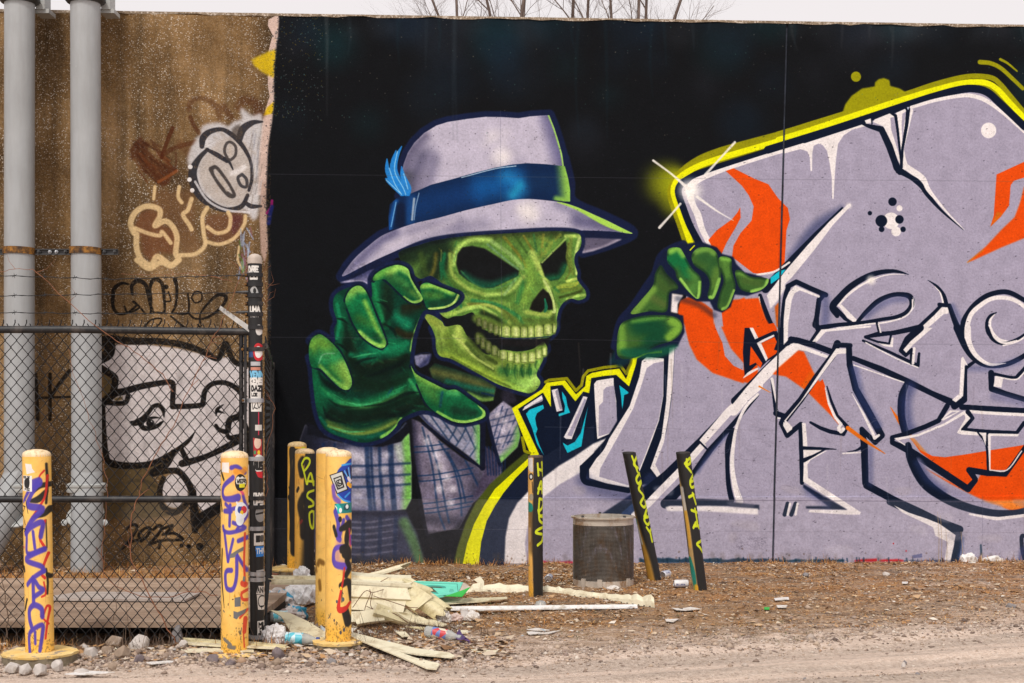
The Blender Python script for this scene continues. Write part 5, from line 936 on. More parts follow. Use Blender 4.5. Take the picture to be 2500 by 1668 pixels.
def plain(name, c, rough=.6, metal=0.0, var=.25, scale=14, dirt=None, bump=.15, bscale=60):
    """painted / plastic / metal surface with uneven tone, grime patches and fine relief"""
    k = NT(name); n1 = k.noise(scale, 5)
    a = tuple(v * (1 - var) for v in c); b = tuple(min(1, v * (1 + var * .6)) for v in c)
    out = k.ramp(n1, [(.3, a), (.7, b)])
    if dirt: out = k.mix(k.ramp(k.noise(scale * .7, 6, k.map((1.3, .9, .8)), .7), [(.5, 0), (.66, 1)]), out, dirt)
    k.bump(k.noise(bscale, 3), bump, .004)
    return k.col(out, rough, metal)
def island(name, stops, rough=.85, bump=None):
    k = NT(name); g = k.n('NewGeometry'); m = k.col(k.ramp(g.outputs['Random Per Island'], stops, 'LINEAR'), rough)
    if bump: k.bump(k.noise(bump, 4), .5, .006)
    return m
def to_image(name, c):
    im = bpy.data.images.new(name, c.w, c.h, alpha=True)
    px = np.empty((c.h, c.w, 4), np.float32); px[..., :3] = c.rgb; px[..., 3] = c.a
    im.pixels.foreach_set(np.clip(px[::-1], 0, 1).ravel()); im.alpha_mode = 'CHANNEL_PACKED'; im.update(); im.pack()
    return im
def printed(name, c, rough=.45, bump=.12, fac=1.0):
    k = NT(name); t = k.n('TexImage', image=to_image(name, c), extension='EXTEND'); uv = k.n('UVMap', uv_map='uv'); k.link(uv.outputs[0], t.inputs[0])
    out = k.mix(1.0, t.outputs[0], k.ramp(k.noise(24, 6), [(.3, (.86 * fac,) * 3), (.65, (1.0 * fac,) * 3)]), 'MULTIPLY')
    k.bump(k.noise(70, 3), bump, .004)
    return k.col(out, rough)
# ---------------------------------------------------------------- ground
rng = np.random.RandomState(11)
def vnoise(x, y, sc_, seed):
    """smooth value noise"""
    g = np.random.RandomState(seed).rand(257, 257)
    u = x * sc_ + 91.3; v = y * sc_ + 37.7; i = np.floor(u).astype(int); j = np.floor(v).astype(int); a = u - i; b = v - j
    a = a * a * (3 - 2 * a); b = b * b * (3 - 2 * b); i %= 256; j %= 256
    return (g[j, i] * (1 - a) + g[j, i + 1] * a) * (1 - b) + (g[j + 1, i] * (1 - a) + g[j + 1, i + 1] * a) * b
def drive_edge(x): return 8.28 + .33 * np.clip(x, 0, 7) - .03 * np.clip(-x, 0, 4)
def ground_h(x, y):
    h = (vnoise(x, y, 1.1, 1) - .5) * .035 + (vnoise(x, y, 4.3, 2) - .5) * .022 + (vnoise(x, y, 14, 3) - .5) * .012
    s = y + .10 * x                                          # the drive runs slightly across the picture
    road = np.clip((drive_edge(x) - y + .10) / .25, 0, 1)
    rut = np.sin((y - .33 * np.maximum(x, 0)) * 10.5) * .013 + np.sin((y - .36 * np.maximum(x, 0)) * 25 + 1) * .005
    h = h * (1 - .72 * road) + road * (rut - .012)
    ridge = np.exp(-((y - drive_edge(x) - .28) / .17) ** 2) * .024 * np.clip((x + .6) / .8, 0, 1) - .034 * np.exp(-((y - 8.45) / .35) ** 2) * np.clip((-x - 2.0) / .4, 0, 1)
    h = h + ridge
    h = h * np.clip((wall_y(x) - y) / .25, .15, 1) if False else h
    slab = ((x < -1.62) & (y > 9.25) & (y < 11.9))
    dip = np.clip((y - 9.02) / .12, 0, 1) * (x < -1.62) * (y < 9.4)
    return np.where(slab, np.minimum(h, 0) - .05, h - dip * .05)
def wall_y(x): return WA + WB * x
def axis(lo, hi, step, far):
    d = list(np.arange(lo, hi, step)); o = [hi]; s_ = step
    while o[-1] < far: s_ *= 1.6; o.append(o[-1] + s_)
    p = [lo]; s_ = step
    while p[-1] > -far: s_ *= 1.6; p.append(p[-1] - s_)
    return np.array(p[:0:-1] + d + o)
gx, gy = axis(-5.2, 6.2, .035, 420), axis(6.6, 14.6, .028, 420)
GX, GY = np.meshgrid(gx, gy); GZ = ground_h(GX, GY)
far_mask = (GX < -8) | (GX > 9) | (GY > 15) | (GY < 5); GZ = np.where(far_mask, GZ * .3, GZ)
nx, ny = len(gx), len(gy); I = np.arange(nx * ny).reshape(ny, nx)
k = NT('dirt_ground'); pos = k.n('NewGeometry').outputs['Position']; sep = k.n('SeparateXYZ'); k.link(pos, sep.inputs[0]); X_, Y_ = sep.outputs[0], sep.outputs[1]
nA, nB, nC = k.noise(.9, 5, pos), k.noise(5, 6, pos, .65), k.noise(34, 5, pos, .7)
sand = k.ramp(nC, [(.25, (.40, .295, .225)), (.5, (.66, .515, .415)), (.75, (.78, .655, .56))])
soil = k.ramp(nC, [(.25, (.10, .055, .026)), (.5, (.30, .172, .082)), (.75, (.56, .375, .22))])
dist = k.math('SUBTRACT', k.math('SUBTRACT', Y_, k.math('MULTIPLY', k.math('MAXIMUM', X_, 0.0), .33)), 8.38)      # 0 at the edge of the drive
zone = k.math('ADD', k.math('MULTIPLY', dist, .42), k.math('MULTIPLY', k.math('SUBTRACT', nB, .5), 1.3))
zone = k.math('ADD', zone, k.math('MULTIPLY', k.math('SUBTRACT', nA, .5), .8))
cd = k.mix(k.ramp(zone, [(.12, 0), (.55, 1)]), sand, soil)
dry = k.math('MULTIPLY', k.math('SUBTRACT', k.math('MULTIPLY', X_, .3), .6), 1.0)                                # sandier toward the right
cd = k.mix(k.math('MULTIPLY', k.ramp(dry, [(.0, 0), (.7, .8)]), k.ramp(nB, [(.4, 0), (.6, 1)])), cd, sand)
rustg = k.math('MULTIPLY', k.ramp(zone, [(.5, 0), (1.0, 1)]), k.ramp(k.noise(2.6, 6, pos, .7), [(.42, 0), (.56, .85)]))
cd = k.mix(rustg, cd, k.ramp(nC, [(.3, (.20, .085, .026)), (.7, (.56, .26, .075))]))
vo = k.vor(75, pos); spk = k.math('MULTIPLY', k.ramp(vo.outputs['Distance'], [(.25, 1), (.4, 0)]), k.ramp(vo.outputs['Color'], [(.72, 0), (.8, 1)]))
cd = k.mix(k.math('MULTIPLY', spk, .8), cd, k.ramp(vo.outputs['Color'], [(.2, (.12, .10, .09)), (.5, (.55, .47, .40)), (.9, (.66, .60, .55))]))
cd = k.mix(k.math('MULTIPLY', k.ramp(zone, [(.2, .25), (.6, 1)]), k.ramp(k.noise(2.2, 6, k.map((.45, 1.9, 1)), .7), [(.50, 0), (.64, .8)])), cd, k.ramp(nC, [(.3, (.045, .028, .017)), (.7, (.16, .10, .058))]))
nD = k.noise(11, 6, k.map((.5, 1.6, 1)), .7); cmb = k.n('CombineXYZ'); k.link(k.math('MULTIPLY', X_, .22), cmb.inputs[0]); k.link(k.math('MULTIPLY', dist, 3.6), cmb.inputs[1])
trk = k.math('MULTIPLY', k.ramp(k.noise(1.0, 5, cmb.outputs[0], .6), [(.44, 0), (.60, 1)]), k.ramp(dist, [(.0, 1), (.35, .75), (.9, .2)])); cd = k.mix(k.math('MULTIPLY', trk, .62), cd, k.ramp(nC, [(.3, (.20, .155, .125)), (.55, (.36, .29, .235)), (.75, (.55, .46, .39))]))
off = k.ramp(zone, [(.1, .12), (.5, 1)]); cd = k.mix(k.math('MULTIPLY', off, k.ramp(nD, [(.56, 0), (.68, .8)])), cd, (.10, .062, .036)); cd = k.mix(k.math('MULTIPLY', off, k.ramp(k.noise(60, 4, pos, .7), [(.6, 0), (.72, .7)])), cd, (.05, .036, .026)); cd = k.mix(k.ramp(k.noise(52, 3, k.map((.5, 1, 1)), .7), [(.63, 0), (.7, .55)]), cd, (.12, .085, .06)); cd = k.mix(k.ramp(k.noise(47, 4, pos, .7), [(.62, 0), (.74, .6)]), cd, (.66, .58, .5))
k.bump(k.math('ADD', nC, k.math('MULTIPLY', vo.outputs['Distance'], -.6)), .9, .016)
ground = raw('ground', np.stack([GX, GY, GZ], -1).reshape(-1, 3), np.stack([I[:-1, :-1], I[:-1, 1:], I[1:, 1:], I[1:, :-1]], -1).reshape(-1, 4), k.col(cd, .95), 'structure', True)
def gz(x, y): return float(ground_h(np.array([x]), np.array([y]))[0])

# ---------------------------------------------------------------- the wall
paint = paint_wall()
k = NT('painted_concrete'); o_ = k.obj()
uvn = k.n('UVMap', uv_map='uv'); ti = k.n('TexImage', image=to_image('wall_paint', paint), extension='EXTEND'); k.link(uvn.outputs[0], ti.inputs[0])
nb = k.noise(1.1, 6, None, .6); nf = k.noise(38, 5, None, .7)
base = k.ramp(nb, [(.32, (.085, .046, .019)), (.5, (.215, .126, .052)), (.68, (.42, .265, .125))])
base = k.mix(.75, base, k.ramp(nf, [(.3, (.45, .43, .42)), (.7, (1.25, 1.25, 1.25))]), 'MULTIPLY')
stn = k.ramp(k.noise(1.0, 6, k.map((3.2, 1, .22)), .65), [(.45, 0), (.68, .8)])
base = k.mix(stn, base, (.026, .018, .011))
v1 = k.vor(66, k.map((1, 1, 1.25))); v2 = k.vor(135)
m1 = k.math('MULTIPLY', k.ramp(v1.outputs['Distance'], [(.3, 1), (.45, 0)]), k.ramp(v1.outputs['Color'], [(.70, 0), (.76, 1)]))
m2 = k.math('MULTIPLY', k.ramp(v2.outputs['Distance'], [(.3, 1), (.45, 0)]), k.ramp(v2.outputs['Color'], [(.66, 0), (.72, 1)]))
tone = k.ramp(v1.outputs['Color'], [(.0, (.30, .10, .03)), (.3, (.55, .40, .26)), (.6, (.70, .60, .48)), (1, (.72, .68, .62))])
dens = k.ramp(k.noise(2.3, 5, None, .6), [(.38, .08), (.62, .72)])
base = k.mix(k.math('MULTIPLY', m1, dens), base, tone); base = k.mix(k.math('MULTIPLY', m2, .5), base, (.42, .32, .2))
dk = k.math('MULTIPLY', k.ramp(v2.outputs['Distance'], [(.2, 1), (.3, 0)]), k.ramp(v2.outputs['Color'], [(.25, 1), (.32, 0)])); base = k.mix(k.math('MULTIPLY', dk, .7), base, (.03, .022, .016))
rawc = base
# on the rough bare part the paint sits between the stones
cov = k.math('MULTIPLY', ti.outputs['Alpha'], 1.0)
sx_ = k.n('SeparateXYZ'); k.link(o_, sx_.inputs[0]); bare = k.ramp(sx_.outputs[0], [(0, 1), (1, 0)]); bare_n = bare.node
bm = k.math('LESS_THAN', sx_.outputs[0], -2.36)
cov = k.math('SUBTRACT', cov, k.math('MULTIPLY', bm, k.math('MULTIPLY', k.ramp(nf, [(.5, 0), (.68, .32)]), ti.outputs['Alpha'])))
pc = k.mix(1.0, ti.outputs[0], k.ramp(k.noise(7, 7, None, .65), [(.3, (.84, .84, .84)), (.7, (1.08, 1.08, 1.08))]), 'MULTIPLY'); pc = k.mix(1.0, pc, k.ramp(k.noise(48, 4, None, .7), [(.3, (.80, .80, .80)), (.7, (1.12, 1.12, 1.12))]), 'MULTIPLY')
pit = k.vor(34); pm = k.math('MULTIPLY', k.ramp(pit.outputs['Distance'], [(.07, 1), (.13, 0)]), k.ramp(pit.outputs['Color'], [(.35, 1), (.45, 0)]))
pc = k.mix(k.math('MULTIPLY', pm, .6), pc, (.02, .018, .02))
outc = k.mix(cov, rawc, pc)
k.bump(k.math('ADD', k.math('ADD', k.math('MULTIPLY', k.noise(85, 4, None, .6), .6), k.math('MULTIPLY', k.noise(36, 3, None, .6), .9)), k.math('ADD', k.math('MULTIPLY', pm, -1.2), k.math('MULTIPLY', k.math('MULTIPLY', bm, v1.outputs['Distance']), -.8))), .55, .006)
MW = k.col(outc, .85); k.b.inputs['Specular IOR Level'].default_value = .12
wall_ang = math.atan(WB)
wall_t = thing('concrete_wall', (0, WA, 0), 'tall concrete wall covered by a graffiti mural, bare brown aggregate at its left', 'wall'); wall_t.rotation_euler = (0, 0, wall_ang)
CW = math.cos(wall_ang)
def wl(X): return X / CW                        # distance along the wall for a world X
ZL = .653                                        # top of the lowest, slightly proud lift
def panel(x0, x1t, x1b, x0t=None, x0b=None):
    x0t = x0 if x0t is None else x0t; x0b = x0 if x0b is None else x0b
    lx = lambda z: x0b + (x0t - x0b) * z / WH; rx = lambda z: x1b + (x1t - x1b) * z / WH
    lv = [(-.45, -.022), (ZL - .004, -.010), (ZL, 0), (WH - .025, 0), (WH, .03)]
    P = MB(); n = len(lv); fr = []
    for z, y in lv:
        for xx in (lx(z), rx(z)): fr.append((xx, y, z))
    bk = [(lx(lv[0][0]), .42, lv[0][0]), (rx(lv[0][0]), .42, lv[0][0]), (lx(WH), .42, WH), (rx(WH), .42, WH)]
    V = fr + bk; F = [(2 * i, 2 * i + 1, 2 * i + 3, 2 * i + 2) for i in range(n - 1)]
    B = 2 * n; F += [(2 * n - 2, 2 * n - 1, B + 3, B + 2), (B + 1, B, B + 2, B + 3), (1, 0, B, B + 1)]
    F += [tuple([0] + [2 * i for i in range(1, n)] + [B + 2, B])[::-1][::-1], tuple([B + 1, B + 3] + [2 * i + 1 for i in range(n - 1, -1, -1)])]
    uv = [((x * CW - WX0) / (WX1 - WX0), z / WH) for x, y, z in V]
    P.add(V, F, uv); return P.build('wall_panel', MW, wall_t, uv=True)
jt, jb = wall_xz(1922, 48)[0], wall_xz(1886, 1365)[0]
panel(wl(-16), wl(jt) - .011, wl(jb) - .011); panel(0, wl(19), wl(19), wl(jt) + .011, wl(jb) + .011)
k = NT('joint_filler'); m_joint = k.col(k.ramp(k.noise(9, 5), [(.3, (.012, .014, .02)), (.7, (.05, .06, .09))]), .9)
MB().add([(wl(jb) - .012, .022, -.3), (wl(jb) + .012, .022, -.3), (wl(jt) + .012, .022, WH), (wl(jt) - .012, .022, WH), (wl(jb) - .012, .03, -.3), (wl(jb) + .012, .03, -.3), (wl(jt) + .012, .03, WH), (wl(jt) - .012, .03, WH)], [(0, 1, 2, 3), (7, 6, 5, 4)]).build('joint_strip', m_joint, wall_t)
# rough bare lip along the top arris
k = NT('bare_concrete'); v = k.vor(70); m_bare = k.col(k.mix(k.ramp(v.outputs['Color'], [(.6, 0), (.8, .8)]), k.ramp(k.noise(14, 6), [(.3, (.17, .12, .075)), (.7, (.36, .28, .2))]), (.6, .52, .44)), .95); k.bump(v.outputs['Distance'], .6, .01)
lip = MB(); G = []
n = 260
for i in range(n + 1):
    x = -16 + 35 * i / n; j = random.uniform(-.006, .008); h = random.uniform(.012, .034)
    G.append([(x, -.004 + j, WH - h), (x, -.006 + j, WH - .004), (x, .05, WH + .012), (x, .43, WH + .012)])
lip.sheet(G, .006); lip.build('coping', m_bare, wall_t)

# ---------------------------------------------------------------- trees beyond the wall
k = NT('bark'); m_bark = k.col(k.ramp(k.noise(20, 5, k.map((1, 1, .25))), [(.3, (.085, .058, .048)), (.7, (.21, .155, .13))]), .95)
def tree(x, y, seed, label, h=7.6, spread=.16, stems=3):
    r = random.Random(seed); t = thing('bare_tree', (x, y, 0), label, 'tree', 'bare trees beyond the wall')
    T, C = MB(), MB()
    def grow(p, d, rad, ln, lev):
        path = [p]; rr = [rad]; n = 10 if lev == 0 else (5 if lev < 3 else 3)
        for i in range(n):
            d = (d + Vector((r.gauss(0, .05 + .05 * lev), r.gauss(0, .05 + .05 * lev), r.gauss(.02, .05)))).normalized(); p = p + d * ln / n; path.append(p); rr.append(rad * (1 - .62 * (i + 1) / n))
        (T if lev == 0 else C).tube(path, rr, 7 if lev == 0 else (5 if lev < 3 else 3), cap=lev == 0)
        if lev >= 5: return
        for i in range(1, n + 1):
            if lev == 0 and i < 5: continue
            for _ in range(2 if lev in (1, 2) else 1):
                if lev and r.random() < (.15 if lev < 3 else .35): continue
                a = r.uniform(0, 6.28); tilt = r.uniform(.35, .85)
                q = d.orthogonal().normalized(); q = Matrix.Rotation(a, 3, d) @ q
                grow(path[i], (d * math.cos(tilt) + q * math.sin(tilt) + Vector((0, 0, .15))).normalized(), rr[i] * .5, (1.05 if lev == 0 else ln * .60) * r.uniform(.75, 1.15), lev + 1)
    for s_ in range(stems):
        a = 6.28 * s_ / stems + r.random() * .6; grow(Vector((math.cos(a) * .12, math.sin(a) * .12, -.1)), Vector((math.cos(a) * spread, math.sin(a) * spread, 1)).normalized(), .046, h * r.uniform(.9, 1.1), 0)
    T.build('trunk', m_bark, t, True); C.build('crown', m_bark, t)
tree(at(1235, 0, 19.5).x, 19.5, 3, 'bare many-stemmed tree showing over the wall above the hat crown', 8.2, .07, 4)
tree(at(1375, 0, 21).x, 21, 5, 'bare tree over the wall between two other leafless trees', 8.6, .06, 3)
tree(at(1490, 0, 20).x, 20, 9, 'bare tree over the wall above the spark of the lettering', 8.3, .05, 4)

# ---------------------------------------------------------------- conduits on the wall
k = NT('grey_conduit'); sc1 = k.ramp(k.noise(5, 6, k.map((3.5, 3.5, .45)), .75), [(.66, 0), (.70, .6)]); gr1 = k.ramp(k.noise(2.2, 6, k.map((2.5, 2.5, .35)), .7), [(.42, 0), (.7, .55)])
m_pvc = k.col(k.mix(sc1, k.mix(gr1, k.ramp(k.noise(3, 4), [(.3, (.335, .35, .36)), (.7, (.385, .40, .41))]), (.25, .245, .235)), (.58, .58, .56)), .45); k.bump(k.noise(50, 3), .05, .004); m_pvc2 = plain('grey_fitting', (.40, .41, .40), .4, 0, .08, 6); m_dark = plain('dark_collar', (.05, .05, .052), .5)
k = NT('rusty_steel'); m_rust = k.col(k.ramp(k.noise(16, 6, None, .7), [(.35, (.03, .022, .02)), (.5, (.16, .075, .02)), (.62, (.42, .19, .03)), (.7, (.05, .04, .035))]), .8, .2); k.bump(k.noise(60, 4), .4, .004)
m_steel = plain('galvanised_steel', (.42, .43, .45), .45, .7, .2, 10)
PY = 13.35
def conduit(pxt, pxb, label, bend):
    xt, xb = (pxt - CX) / F_PX * PY, (pxb - CX) / F_PX * PY; r_ = 36 * PY / F_PX
    z1 = at(0, 1196, PY).z
    t = thing('conduit', (xb, PY, 0), label, 'pipe', 'grey conduits up the wall')
    dx = xt - xb
    MB().tube([(0, 0, z1 - .05), (dx * .25, 0, 1.6), (dx * .6, 0, 3.6), (dx, 0, 5.5)], r_, 28).build('pipe', m_pvc, t, True)
    MB().lathe([(r_ * .99, 5.325), (r_ * 1.22, 5.335), (r_ * 1.34, 5.355), (r_ * 1.34, 5.375), (r_ * 1.24, 5.40), (r_ * 1.02, 5.44)], 28, Matrix.Translation((dx, 0, 0))).build('collar', m_dark, t, True)
    MB().box(dx + r_ * .9, dx + r_ * 1.5, .08, .26, 5.30, 5.62).box(dx + r_ * .8, dx + r_ * 1.75, .10, .3, 5.27, 5.31).build('wall_bracket', m_pvc2, t)
    MB().tube([(dx, 0, 5.52), (dx, .02, 6.3), (dx, .3, 6.7), (dx, 1.2, 6.8)], r_ * .98, 20).build('top_bend', m_pvc, t, True)
    zc = at(0, 1188, PY).z
    MB().lathe([(r_ * 1.02, zc - .10), (r_ * 1.12, zc - .085), (r_ * 1.12, zc - .06), (r_ * 1.3, zc - .052), (r_ * 1.34, zc - .03), (r_ * 1.3, zc - .008), (r_ * 1.36, zc), (r_ * 1.36, zc + .02), (r_ * 1.15, zc + .035), (r_ * 1.02, zc + .04)], 28).build('coupling', m_pvc2, t, True)
    if bend: path = [(0, 0, z1), (-.01, -.02, .95), (-.05, -.06, .75), (-.14, -.12, .45), (-.3, -.22, .1), (-.42, -.3, -.2)]
    else: path = [(0, 0, z1), (0, -.01, .95), (.02, -.05, .72), (.03, -.10, .45), (.035, -.12, .1), (.035, -.12, -.2)]
    MB().tube(path, [r_ * 1.0, r_ * 1.02, r_ * 1.04, r_ * 1.05, r_ * 1.05, r_ * 1.05], 28).build('lower_pipe', m_pvc, t, True)
    fz = at(0, 1252, PY).z; M = Matrix.Translation((.0, -.04, fz - .02)) @ Matrix.Rotation(R(38), 4, 'X')
    fl = MB().lathe([(r_ * 1.05, -.018), (r_ * 1.2, -.018), (r_ * 1.26, -.006), (r_ * 1.26, .008), (r_ * 1.16, .02), (r_ * 1.05, .022)], 28, M).build('flange', m_pvc2, t, True)
    for sgn in (-1, 1):
        MB().lathe([(.012, -.03), (.03, -.025), (.034, 0), (.03, .022), (.012, .028)], 12, Matrix.Translation((sgn * r_ * 1.36, -.06, fz - .09)) @ Matrix.Rotation(R(80), 4, 'X')).build('flange_lug', m_pvc2, fl, True)
    return t
conduit(48, 47, 'grey conduit at the left edge bending away left at its foot', True)
conduit(208.5, 212, 'straight grey conduit right of its twin, rising behind the fence', False)
zc = at(0, 612, PY).z; r_ = 36 * PY / F_PX
t = thing('pipe_clamp', (at(140, 0, PY).x, PY, zc), 'rusty steel clamp rail strapping both grey conduits to the wall', 'pipe clamp')
xa, xb2 = at(0, 0, PY).x - t.location.x - .6, at(287, 0, PY).x - t.location.x
strut = MB().box(xa, xb2, .02, .07, -.035, .012, None).box(xa, xb2, -.005, .02, -.04, -.03).box(xa, xb2, -.005, .02, .008, .016).build('strut_channel', m_dark, t)
for px in (47, 209):
    cx = at(px, 0, PY).x - t.location.x; G = []
    for i in range(17):
        a = math.pi + math.pi * i / 16; q = r_ + .008; G.append([(cx + q * math.cos(a), q * math.sin(a), .032 - .01 * i / 16), (cx + q * math.cos(a), q * math.sin(a), -.032 - .01 * i / 16)])
    G = [[(G[0][0][0], .05, G[0][0][2]), (G[0][1][0], .05, G[0][1][2])]] + G + [[(G[-1][0][0], .05, G[-1][0][2]), (G[-1][1][0], .05, G[-1][1][2])]]
    MB().sheet(G, .006).build('strap', m_rust, t, True)
for px in (95, 122, 138, 160, 255, 280):
    MB().lathe([(.018, -.02), (.018, 0), (.010, 0), (.010, .022), (.004, .024)], 6, Matrix.Translation((at(px, 0, PY).x - t.location.x, -.005, -.012)) @ Matrix.Rotation(R(90), 4, 'X')).build('bolt', m_steel if px in (122, 138) else m_dark, strut)

# ---------------------------------------------------------------- slab and loose board behind the fence
k = NT('weathered_slab'); m_slab = k.col(k.mix(k.ramp(k.noise(5, 7, None, .7), [(.5, 0), (.7, .6)]), k.ramp(k.noise(3, 7, k.map((.35, 2.2, 1)), .7), [(.3, (.22, .145, .098)), (.5, (.36, .25, .175)), (.72, (.50, .375, .28))]), (.17, .115, .08)), .9); k.bump(k.noise(40, 5, k.map((.3, 2, 1))), .4, .006)
xr = -1.72
sl = thing('concrete_slab', (-3, 10.5, 0), 'brown weathered slab on the ground behind the chain-link fence', 'slab')
def slab_piece(y0, y1, z1, th): return MB().box(-2.6, xr + 3, y0 - 10.5, y1 - 10.5, z1 - th, z1).build('slab_section', m_slab, sl)
slab_piece(9.32, 10.19, .120, .036); slab_piece(10.2, 11.12, .118, .05); slab_piece(11.13, 11.78, .121, .05)
MB().box(-2.6, xr + 3, -.55, 1.2, -.05, .066).build('plinth', plain('shaded_soil', (.02, .015, .012), .95), sl)  # soil block kept near-black: shade under the slab put into its colour
a, b = gp(35, 1446, .125), gp(410, 1460, .125)
t = thing('loose_board', (-2.75, 10.65, .126), 'grey weathered board lying flat on the brown slab', 'board'); t.rotation_euler = (0, 0, R(-1.5))
k = NT('grey_timber'); m_grey = k.col(k.ramp(k.noise(4, 6, k.map((.5, 12, 1))), [(.3, (.34, .28, .245)), (.7, (.56, .49, .44))]), .9)
MB().plate([(-.72, -.33), (.30, -.36), (.345, .05), (-.5, .07)], .016).build('board_panel', m_grey, t)
MB().plate([(.31, -.365), (.40, -.37), (.41, .05), (.352, .05)], .016).build('end_cleat', m_grey, t)

# ---------------------------------------------------------------- chain-link fence
m_blk = plain('black_vinyl_wire', (.010, .010, .011), .75, 0, .3, 20, None, .05); m_rail = plain('black_rail', (.008, .008, .010), .5, 0, .4, 8, (.06, .05, .045), .2)
FY = 9.2
post_x = at(629, 1572, FY).x
fen = thing('chain_link_fence', (post_x, FY, 0), 'black chain-link fence with barbed wire and a sticker-covered corner post', 'fence')
zt = at(0, 806, FY).z; zm = at(0, 1219, FY).z
XL = -3.0                                                   # fence runs on past the left edge of the picture
MB().tube([(XL, 0, zt), (-1.2, .0, zt + .004), (-.05, 0, zt - .012)], .024, 14).build('top_rail', m_rail, fen, True)
MB().tube([(XL, 0, zm), (-.05, 0, zm)], .022, 14).build('mid_rail', m_rail, fen, True)
def mesh_panel(x_from, x_to, z0, z1, M=None):
    """woven zigzag wires, neighbours hooked through one another; open knuckles stand above the rail"""
    px_, pz = .0745, .0905; A = np.array; V = []; F = []
    r_ = .0037; cnt = int(abs(x_to - x_from) / (px_ / 2)); rows = int((z1 - z0) / (pz / 2))
    for c_ in range(cnt):
        xc = x_from + (px_ / 2) * (c_ + .5) * np.sign(x_to - x_from)
        pts = []
        for q in range(rows + 1):
            sd = 1 if (q + c_) % 2 else -1
            pts.append((xc + sd * px_ * .265, (.0035 if sd > 0 else -.0035) * (1 if c_ % 2 else 1), z0 + q * pz / 2 + random.uniform(-.0012, .0012)))
        sd = 1 if (rows + 1 + c_) % 2 else -1
        if c_ % 2 == 0: pts.append((xc + sd * px_ * .12, 0, z1 + .035)); pts.append((xc + sd * px_ * .04 + .006, .0, z1 + .055))
        else: pts.append((xc + sd * px_ * .10, 0, z1 + .03))
        P = A(pts); o = len(V); n = len(P)
        offs = A([(0, -r_, 0), (r_, r_ * .6, 0), (-r_, r_ * .6, 0)])
        for p in P: V.extend((p + offs).tolist())
        for q in range(n - 1):
            for e in range(3): e2 = (e + 1) % 3; F.append((o + q * 3 + e, o + q * 3 + e2, o + q * 3 + 3 + e2, o + q * 3 + 3 + e))
    mb = MB(); mb.add([M @ Vector(v) for v in V] if M is not None else V, F); return mb
tag(mesh_panel(-.07, XL, .015, zt + .012).build('wire_mesh', m_blk, fen), kind='stuff')
# corner post with stickers
pc_ = sticker_post_print(); m_post = printed('sticker_post', pc_, .5, .1)
PT = at(629, 637, FY).z; pr = 17 * FY / F_PX
def post_body(r_, z0, z1, lean, seg=32, rings=6):
    """upright tube; print column runs across the visible half"""
    mb = MB(); V = []; F = []; U = []
    for i in range(rings + 1):
        t_ = i / rings; z = z0 + (z1 - z0) * t_; c_ = Vector(lean) * t_
        for q in range(seg): a = 2 * math.pi * q / seg; V.append((c_.x + r_ * math.cos(a), c_.y + r_ * math.sin(a), z)); U.append((.5 + .5 * math.cos(a), t_))
    for i in range(rings):
        for q in range(seg): q2 = (q + 1) % seg; F.append((i * seg + q, i * seg + q2, (i + 1) * seg + q2, (i + 1) * seg + q))
    F += [tuple(range(seg - 1, -1, -1)), tuple(rings * seg + q for q in range(seg))]
    return mb.add(V, F, U)
post_body(pr, -.3, PT, (-.018, 0, 0)).build('corner_post', m_post, fen, True, uv=True)
MB().lathe([(pr * 1.06, -.02), (pr * 1.06, .012), (pr * .9, .03), (pr * .5, .042), (.004, .046)], 24, Matrix.Translation((-.018, 0, PT))).build('post_cap', plain('pale_cap', (.5, .42, .36), .6), fen, True)
bands = [(672, 0), (722, 0), (768, 0), (853, 1), (978, 2), (1120, 2), (1216, 0), (1290, 2), (1400, 2), (1414, 2), (1554, 2), (800, 0), (1238, 0), (695, 0), (742, 0)]
for py, kd in bands:
    z = at(0, py, FY).z; q = pr + .004; G = []
    for i in range(13): a = R(-190) + R(200) * i / 12; G.append([(q * math.cos(a) - .018 * z / 2.5, q * math.sin(a), z - .013), (q * math.cos(a) - .018 * z / 2.5, q * math.sin(a), z + .013)])
    x0 = -.085 if kd else -.062
    G = [[(x0 - .018 * z / 2.5, -.012, z - .012), (x0 - .018 * z / 2.5, -.012, z + .012)]] + G
    bd = MB().sheet(G, .005).build('tension_band', m_steel if kd == 2 else m_rail, fen, True)
    if kd or py < 790: MB().lathe([(.008, 0), (.009, .012), (.003, .016)], 8, Matrix.Translation((x0 + .006 - .018 * z / 2.5, -.014, z)) @ Matrix.Rotation(R(90), 4, 'X')).build('carriage_bolt', m_rust, bd)
MB().box(-.088, -.070, -.006, .002, .03, zt - .02).build('tension_bar', m_rail, fen)
MB().tube([(-.11, .012, .0), (-.108, .012, zt - .03)], .014, 10).build('frame_upright', m_rail, fen, True)
